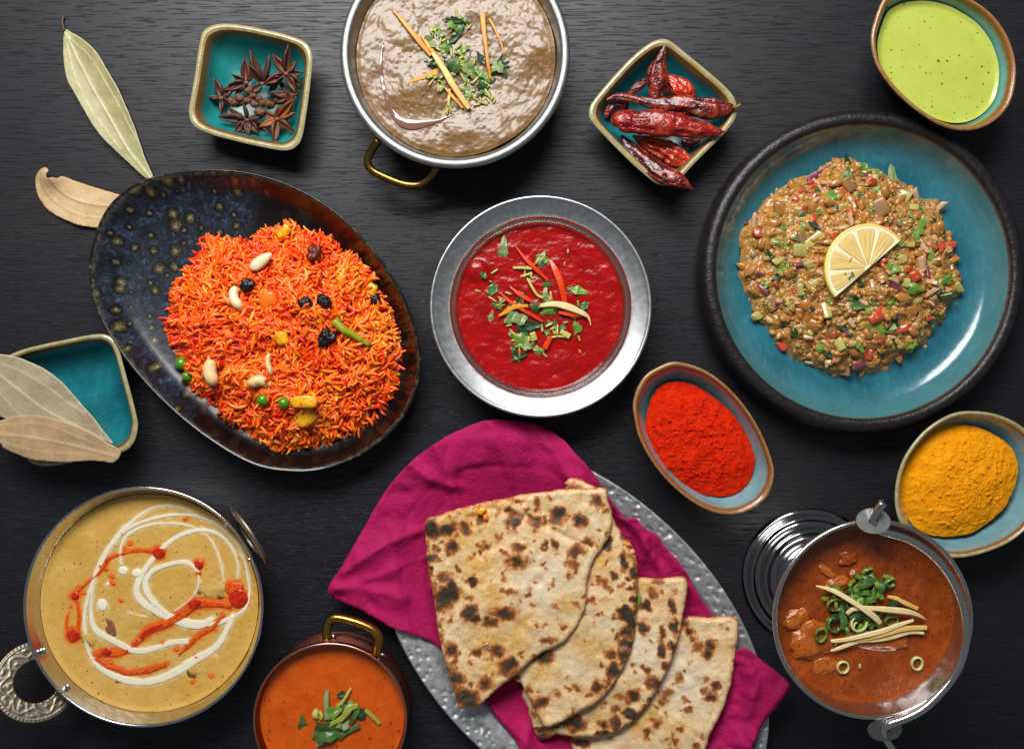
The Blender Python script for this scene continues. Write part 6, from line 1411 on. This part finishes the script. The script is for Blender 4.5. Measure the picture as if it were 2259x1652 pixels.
bread(b2, 74, [P_(1760, 290, 34, 44, 0, 1.), P_(1880, 240, 40, 30, 0, .8), P_(1870, 395, 26, 50, 0, 1.), P_(1935, 480, 34, 28, 0, 1.1), P_(1900, 525, 16, i=.9), P_(1910, 590, 18, i=.8), P_(1950, 650, 26, 30, 0, 1.), P_(1940, 580, 16, i=.7), P_(1805, 495, 30, 26, 0, .8), P_(1850, 570, 30, 24, 0, .45), P_(1735, 545, 50, 30, .6, .5), P_(1650, 660, 30, i=.5), P_(1900, 770, 62, 40, .8, 1.15), P_(1870, 720, 44, 24, 0, 1.0), P_(1925, 810, 34, 50, 0, 1.15), P_(1930, 735, 30, 14, 0, 1.1), P_(1890, 870, 40, 40, 0, .9), P_(1900, 950, 60, 36, 0, .95), P_(1870, 1020, 30, 40, 0, .8), P_(1810, 1130, 44, 50, .4, 1.), P_(1350, 1040, 60, 40, -.2, .75), P_(1700, 1250, 36, 44, 0, .75), P_(1320, 1345, 60, 36, -.3, .7), P_(1560, 1250, 40, 24, 0, .5), P_(1255, 1265, 34, 26, 0, .5), P_(1430, 1290, 40, 30, 0, .4), P_(1790, 1020, 40, 30, 0, .6), P_(1730, 750, 22, i=.4), P_(1830, 910, 18, i=.5), P_(1730, 1100, 18, i=.5), P_(1540, -60, 50, 40, 0, .7), P_(1660, 1290, 30, 16, 0, .5)],
      'flatbread second from the top of the fan with a blackened blistered right edge', [(1720, 400, 90), (1330, 1150, 80), (1660, 960, 120), (1300, 1450, 60)], [(1720, 850, 150), (1560, 1080, 120)],
      [([(1890, 250), (1950, 420), (1960, 600), (1950, 800), (1920, 950), (1860, 1070), (1780, 1190), (1690, 1290)], 8, .62)], bulge=[(1290, 1360, 70, 6)], tilt=(.04, 0), seed=2)
b1 = [(938, 1150), (965, 1138), (1010, 1122), (1060, 1110), (1110, 1100), (1160, 1090), (1240, 1080), (1300, 1077), (1338, 1077), (1342, 1105), (1351, 1135), (1346, 1180), (1325, 1215), (1308, 1240), (1296, 1285), (1295, 1320), (1285, 1360), (1262, 1398), (1232, 1425), (1190, 1445), (1160, 1470), (1130, 1495), (1092, 1525), (1062, 1553), (1040, 1556), (1016, 1564), (1008, 1548), (1000, 1520), (988, 1480), (976, 1440), (966, 1390), (958, 1330), (946, 1270), (940, 1210)]
bread(b1, 90, [P_(600, 195, 44, 66, 0, 1.15), P_(700, 200, 70, 34, -.2, .95), P_(735, 310, 36, 44, 0, .9), P_(600, 385, 46, 28, 0, .95), P_(590, 460, 16, i=.8), P_(700, 640, 76, 50, -.3, 1.25), P_(740, 580, 20, 66, 0, .95), P_(690, 515, 56, 34, 0, .6), P_(870, 540, 40, 30, 0, .9), P_(780, 465, 24, i=.6), P_(680, 700, 70, 40, 0, .7), P_(850, 740, 40, 60, .5, .85), P_(880, 790, 30, i=.85), P_(1080, 745, 76, 44, 0, .75), P_(1000, 820, 56, 30, -.2, .6), P_(975, 790, 24, i=.75), P_(1150, 150, 44, 56, 0, .85), P_(1290, 150, 50, 36, 0, .7), P_(1440, 85, 50, 36, 0, .9), P_(1580, 140, 50, 40, .3, .85), P_(1440, 130, 60, 40, .6, .6), P_(1690, 15, 44, 36, 0, .75), P_(1710, 205, 26, 14, 0, .6), P_(1640, 280, 44, 30, 0, .55), P_(1560, 350, 60, 34, -.3, .6), P_(1170, 410, 70, 44, 0, .7), P_(1180, 320, 50, 30, 0, .6), P_(1350, 300, 14, 30, 0, .7), P_(1415, 290, 26, 24, 0, .7), P_(1540, 430, 50, 30, 0, .45), P_(1520, 500, 24, i=.4), P_(970, 310, 34, 30, 0, .7), P_(940, 355, 12, i=.9), P_(730, 990, 36, 40, 0, .85), P_(1030, 1000, 50, 40, 0, .75), P_(900, 1010, 40, 30, .4, .65), P_(770, 1180, 46, 50, 0, .8), P_(960, 1210, 56, 50, 0, .65), P_(1110, 1110, 66, 66, 0, .7), P_(1130, 1070, 40, 30, 0, .85), P_(830, 1305, 80, 48, 0, 1.0), P_(800, 1310, 40, i=.9), P_(1380, 930, 60, 26, .1, .55), P_(1200, 1020, 24, 10, 0, .6), P_(1310, 1060, 50, 26, .4, .7), P_(1480, 840, 30, 18, 0, .5), P_(820, 190, 34, 40, 0, .7), P_(930, 140, 20, 34, 0, .7), P_(1110, 70, 30, 24, 0, .7), P_(1170, 10, 40, 24, 0, .6), P_(1300, 20, 26, 34, 0, .55), P_(1380, 600, 16, i=.5), P_(1560, 700, 24, i=.4), P_(1110, 610, 60, 20, .2, .5), P_(640, 320, 26, i=.55), P_(850, 640, 40, 20, 0, .4), P_(760, 1080, 30, i=.5), P_(860, 1210, 20, i=.5)],
      'topmost flatbread of the fan, largest, with yellow filling showing and black scorch marks', [(900, 120, 130), (930, 430, 130), (830, 220, 120), (1000, 620, 90), (1000, 960, 140), (980, 1120, 70), (1180, 940, 100), (720, 110, 60), (1240, 830, 90), (1500, 680, 80), (1060, 30, 50)], [(1350, 560, 260), (1300, 900, 120)],
      [([(570, 160), (575, 400), (620, 640), (660, 800), (700, 1050), (760, 1250), (800, 1370)], 6, .5), ([(700, 90), (900, 50), (1200, -20)], 6, .4)], bulge=[(1180, 1230, 90, 8), (1050, 1330, 60, 5), (1260, 1130, 50, 4)], seed=1,
      folds_=[[(1060, 1118), (1120, 1130), (1190, 1150), (1250, 1185), (1300, 1205)], [(1020, 1125), (1000, 1180), (985, 1240)]], nrand=120)
# filling and bits on the breads
def z_const(z): return lambda x, y: z
for i, (px, py, s, m, lab) in enumerate([(930, 80, 20, M_PINE, 'yellow vegetable filling bursting from the top edge of the topmost flatbread'), (960, 120, 14, M_CARROT, 'orange vegetable filling beside the burst at the top edge of the topmost flatbread'), (1905, 300, 13, M_CARROT, 'orange filling bit sticking out of the second flatbread at its right edge'), (1925, 350, 14, M_MEATPALE, 'pale brown filling lump below the orange bit on the second flatbread')]):
    V_, F_ = blob(s * .55, s * .4, s * .28, 14, 9, .5, 2, i * 2.1, 3); x, y = U(T12([(px, py)])[0], 98 if i < 2 else 80)
    tag(put('bread_filling', mesh_data('bread_filling', V_, F_, m), (x, y, 95 if i < 2 else 80), (0, 0, .7 + i)), lab, 'filling')
strip('herb_sliver', T12([(1975, 610), (1978, 660), (1965, 720)]), [1, 3.4, 1], [72, 73, 72], M_HERBS[0], 'green herb sliver on the edge of the second flatbread', 'herb')
strip('onion_sliver', T12([(935, 985), (960, 968), (988, 952)]), [1, 2, 1], [96, 96.5, 96], M_ONION, 'thin purple onion sliver on the topmost flatbread', 'onion')

# ================================================================== BUCKET (PEDESTAL BALTI)
ZB = 385
O = circle_img(1926, 1366, 221, ZB, 160)
cU = O.mean(0)
buck = thing('pedestal_bucket', (cU[0], cU[1], 0), 'tall steel pedestal bucket with a bail handle holding red brown curry', 'bucket')
RR = 182.0
i_ = lambda r_: RR - r_
vU = Vessel(buck, O, [
    ('foot', M_FOOT, [(i_(140), 0), (i_(149), 1), (i_(151), 4), (i_(149), 8), (i_(143), 11), (i_(132), 11.5), (i_(127), 14), (i_(124), 19), (i_(116), 22), (i_(104), 22.5), (i_(99), 26), (i_(95), 34), (i_(86), 38), (i_(74), 42), (i_(58), 56), (i_(46), 76), (i_(42), 92)]),
    ('body', M_STEEL, [(i_(42), 92), (i_(60), 104), (i_(84), 128), (i_(108), 180), (i_(138), 270), (i_(164), 336), (i_(177), 372), (i_(179), 378)]),
    ('rim', M_POLISH, [(i_(179), 378), (i_(182), 381), (i_(182), 385), (i_(179), 387.5), (i_(175), 386), (i_(173.5), 382)]),
    ('inner_wall', M_STEEL, [(i_(173.5), 382), (i_(172), 372), (i_(165), 340), (i_(146), 290), (i_(100), 200), (i_(5), 170)])], 7)
ZC = 340
def zf_cur(x, y, r):
    h = ZC + 2.0 * fbm(x / 40, y / 40, 4.4, 2) + .8 * vn(x / 10, y / 10, 2)
    return h + 2 * sstep(.95, 1, r)
def z_cur(x, y): return zf_cur(np.array([x]), np.array([y]), np.array([.5]))[0]
Vv, Ff, _ = disc(cr_closed(vU.ring(i_(166)), 260), zf_cur, 70)
bc = thing('bucket_curry', (cU[0], cU[1], 320), 'glossy red brown curry with meat chunks in the steel bucket', 'curry'); build('gravy', Vv, Ff, M_CURRY, bc)
fB = .56475 * 1340 / 2259 * (D - ZC) / D
for p, sx, sy, h, rz, m in [((870, 930), 150, 120, 13, .3, M_CHICK), ((760, 790), 90, 60, 9, .5, M_CHICK), ((970, 480), 75, 26, 9, -.7, M_CHICK), ((1100, 390), 66, 46, 9, .1, M_CURRY), ((1040, 560), 90, 50, 9, .3, M_CHICK), ((1280, 930), 200, 60, 8, -.1, M_CHICK), ((1160, 500), 50, 46, 8, 0, M_CURRY), ((960, 1100), 90, 60, 6, 0, M_CHICK), ((1560, 880), 60, 30, 4, 0, M_CURRY)]:
    V_, F_ = blob(1, 1, 1, 44, 22); V_ = np.sign(V_) * np.abs(V_) ** .75; V_ = V_ * (1 + .42 * fbm(V_[:, 0] * 1.7 + p[0], V_[:, 1] * 1.7, V_[:, 2] * 1.7, 4))[:, None] * [sx * fB, sy * fB, h * .72]
    x, y = U(T22([p])[0], ZC + 3); put('meat_chunk', mesh_data('meat_chunk', V_, F_, m), (x, y, ZC - 1), (0, 0, rz), 1, bc)
GB = 'ginger strips on the bucket curry'
def gu(pts, wid, z, m, lab): strip('ginger_strip', A_BU(pts), np.array(wid) * .8, z, m, lab, 'ginger strip', GB, .6)
gu([(240, 515), (420, 565), (600, 665), (760, 770), (870, 850), (930, 915)], [1.5, 5, 6, 6, 7.5, 5], np.array([12, 19, 24, 26, 22, 18]) + ZC, M_GINGERPALE, 'long pale ginger strip slanting down to the right over the spring onions')
gu([(575, 815), (640, 765), (800, 755), (1000, 770), (1200, 790), (1320, 820), (1420, 875)], [4, 4.5, 5, 6, 6.5, 5, 1], np.array([16, 20, 20, 20, 18, 14, 9]) + ZC, M_GINGERPALE, 'pale ginger strip lying level beneath the slanting one')
gu([(400, 1110), (550, 1095), (760, 1050), (960, 1000), (1150, 930), (1290, 885)], [3.5, 5, 5.5, 5.5, 5, 3], np.array([10, 14, 15, 15, 15, 14]) + ZC, M_GINGERPALE, 'uppermost of the three ginger strips lying together below the spring onions')
gu([(560, 1130), (800, 1080), (1000, 1030), (1200, 975), (1430, 965)], [2, 5, 5, 6, 5], np.array([10, 12, 13, 12, 10]) + ZC, M_GINGER, 'middle one of the three ginger strips lying together')
gu([(400, 1215), (520, 1175), (700, 1110), (900, 1095), (1060, 1065), (1250, 1015), (1400, 1025)], [2, 5, 5, 5, 5, 4, 3], np.array([8, 10, 10, 9, 9, 9, 8]) + ZC, M_GINGERPALE, 'lowest of the three ginger strips, with a pointed left end')
gu([(1010, 630), (1100, 650), (1200, 700), (1330, 760)], [3, 5, 5, 5], np.array([10, 11, 10, 7]) + ZC, M_GINGER, 'half sunk ginger strip at the upper right of the bucket garnish')
SG = 'spring onion rings on the bucket curry'
def sring(p, rx, ry, th, rz, tilt, m, lab, lift=5, arc=6.2832):
    a = np.linspace(0, arc, 26, endpoint=arc < 6.28); z = ZC + lift; x, y = U(A_BU([p])[0], z); f = 650 / 1790 * K * (D - z) / D
    P = np.c_[np.cos(a) * rx * f, np.sin(a) * ry * f, np.zeros(26)]
    if arc > 6.28: P = np.vstack([P, P[:1]])
    V_, F_ = tube(P, th * .68, 8, caps=arc < 6.28); V_[:, 2] *= 2.2
    tag(put('spring_onion_ring', mesh_data('spring_onion_ring', V_, F_, m), (x, y, z), (tilt, tilt * .5, rz)), lab, 'spring onion', SG)
sring((445, 720), 85, 62, 2.6, .2, .15, M_SCAL, 'green spring onion ring under the long slanting ginger strip', 8)
sring((295, 1040), 55, 80, 3, -.3, .2, M_SCAL, 'spring onion ring farthest left, resting on the meat chunk', 14)
sring((530, 1390), 60, 62, 3, .2, .1, M_SCALPALE, 'pale spring onion ring alone low in the bucket curry', 4)
sring((1325, 1350), 58, 68, 3, 0, .1, M_SCALPALE, 'pale spring onion ring alone at the lower right of the bucket curry', 4)
sring((1050, 890), 70, 48, 3, .1, .1, M_SCAL, 'spring onion ring right of the two crossing ginger strips', 6)
sring((700, 920), 75, 90, 3.6, 2.2, .2, M_SCALPALE, 'broad pale open spring onion curl in the middle', 12, 4.2)
sring((700, 960), 55, 60, 2.6, 2.0, .2, M_SCALPALE, 'smaller pale spring onion curl inside the broad open one', 11, 4.2)
sring((430, 930), 75, 90, 3.4, .8, .4, M_SCAL, 'dark spring onion curl left of the broad pale one', 10, 5.0)
sring((1040, 480), 60, 46, 3, .4, .4, M_SCAL, 'spring onion ring at the top right of the green pile', 10, 5.4)
sring((800, 370), 60, 50, 3, .2, .5, M_SCAL, 'dark spring onion ring at the very top of the green pile', 8)
for i, (pts, wd, q, lab) in enumerate([([(670, 620), (760, 590), (860, 600)], 6, 0, 'bright flat spring onion shred above the slanting ginger'), ([(680, 540), (780, 510), (850, 470)], 6, 1, 'spring onion shred at the upper left of the green pile'), ([(840, 450), (900, 500), (920, 580), (860, 650)], 6, 0, 'curved bright shred in the centre of the green pile'), ([(940, 470), (960, 540), (930, 600)], 5, 1, 'short dark shred on the right of the green pile'), ([(750, 400), (790, 450), (900, 450)], 5, 1, 'dark shred near the top ring of the green pile'), ([(750, 720), (810, 680), (880, 650)], 7, 0, 'shred between the slanting ginger and the bright flat one'), ([(1000, 740), (1060, 715), (1140, 690)], 6, 2, 'dark green shred right of the crossing ginger strips'), ([(610, 600), (630, 650), (660, 700)], 5, 0, 'thin shred on the left of the green pile'), ([(500, 800), (540, 880), (530, 980)], 8, 1, 'dark shred left of the pale curl'), ([(560, 960), (580, 1000), (570, 1060)], 4, 0, 'thin shred hanging down below the dark curl'), ([(600, 800), (640, 840), (740, 800)], 7, 1, 'dark shred just under the level ginger strip'), ([(640, 1000), (700, 1030), (790, 1020)], 6, 0, 'shred below the pale curl touching the ginger bundle'), ([(380, 900), (440, 860), (480, 850)], 8, 2, 'darkest shred at the left of the green pile'), ([(700, 640), (720, 700), (690, 740)], 7, 0, 'bright shred tucked under the slanting ginger')]):
    strip('spring_onion_shred', A_BU(pts), wd * .8, [ZC + 9, ZC + 16 - (i % 3) * 2] + [ZC + 11] * (len(pts) - 2), M_HERBS[q] if q else M_SCAL, lab, 'spring onion', 'spring onion shreds on the bucket curry', .3)
for i in range(62):
    u_, v_ = random.gauss(0, 1), random.gauss(0, 1); p = (700 + 150 * u_ + 60 * v_, 700 + 150 * v_ - 60 * u_)
    if not (330 < p[0] < 1130 and 330 < p[1] < 1050): continue
    a_ = random.uniform(0, 6.28); l_ = random.uniform(25, 60); b_ = random.uniform(-18, 18)
    pts = [(p[0] - l_ * math.cos(a_), p[1] - l_ * math.sin(a_)), (p[0] + b_ * math.sin(a_), p[1] - b_ * math.cos(a_)), (p[0] + l_ * math.cos(a_), p[1] + l_ * math.sin(a_))]
    strip('spring_onion_shred', A_BU(pts), random.uniform(2.5, 5), [ZC + 6 + random.uniform(0, 8), ZC + 11, ZC + 6 + random.uniform(0, 6)], random.choice([M_HERBS[1], M_HERBS[2], M_SCAL, M_SCAL, M_HERBS[0]]), 'small green spring onion shred in the pile on the bucket curry', 'spring onion', 'spring onion shreds on the bucket curry', .3)
put_me = mesh_data('herb_crumb', *tube(np.array([(0, -4, 0), (0, 0, 0), (0, 4, 0)], float), 2.2, 6), M_SCALPALE)
x, y = U(A_BU([(715, 1380)])[0], ZC + 4); tag(put('herb_crumb', put_me, (x, y, ZC + 3)), 'tiny pale green crumb beside the lowest spring onion ring in the bucket', 'herb')
# lugs and bail handle
def lug(p, z, rz):
    x, y = U(p, z); n = 40; V_ = []
    for zt in (0, 4):
        for r_ in (9, 31):
            for j in range(n): a = j / n * 6.2832; V_.append((x + r_ * math.cos(a), y + r_ * math.sin(a) * .72, z + zt - .18 * r_ * math.sin(a) * rz))
    i = lambda zt, r_, j: zt * 2 * n + r_ * n + j % n
    F_ = []
    for j in range(n):
        F_ += [[i(1, 0, j), i(1, 1, j), i(1, 1, j + 1), i(1, 0, j + 1)], [i(0, 0, j + 1), i(0, 1, j + 1), i(0, 1, j), i(0, 0, j)], [i(0, 1, j), i(0, 1, j + 1), i(1, 1, j + 1), i(1, 1, j)], [i(0, 0, j + 1), i(0, 0, j), i(1, 0, j), i(1, 0, j + 1)]]
    build('lug', np.array(V_), F_, M_POTRIM, buck, smooth=False)
lug(T22([(1262, 140)])[0], 391, 1); lug(T22([(1340, 1512)])[0], 380, -1)
hb = T22([(1330, 20), (1290, 80), (1265, 135), (1290, 195), (1370, 225), (1500, 265), (1640, 355), (1760, 490), (1840, 650), (1878, 820), (1868, 980), (1815, 1130), (1720, 1260), (1600, 1375), (1480, 1440), (1380, 1475), (1335, 1510), (1345, 1570), (1390, 1640), (1420, 1690)])
hz = [418, 404, 394, 389, 393, 396, 397, 397, 397, 397, 397, 397, 397, 397, 396, 394, 386, 368, 352, 346]
P = np.array([[*U(p, z), z] for p, z in zip(hb, hz)])
V_, F_ = tube(cr_open(P, 120), np.r_[np.full(100, 7.5), np.linspace(7.5, 7.5, 20)], 14); build('bail_handle', V_, F_, M_POLISH, buck)
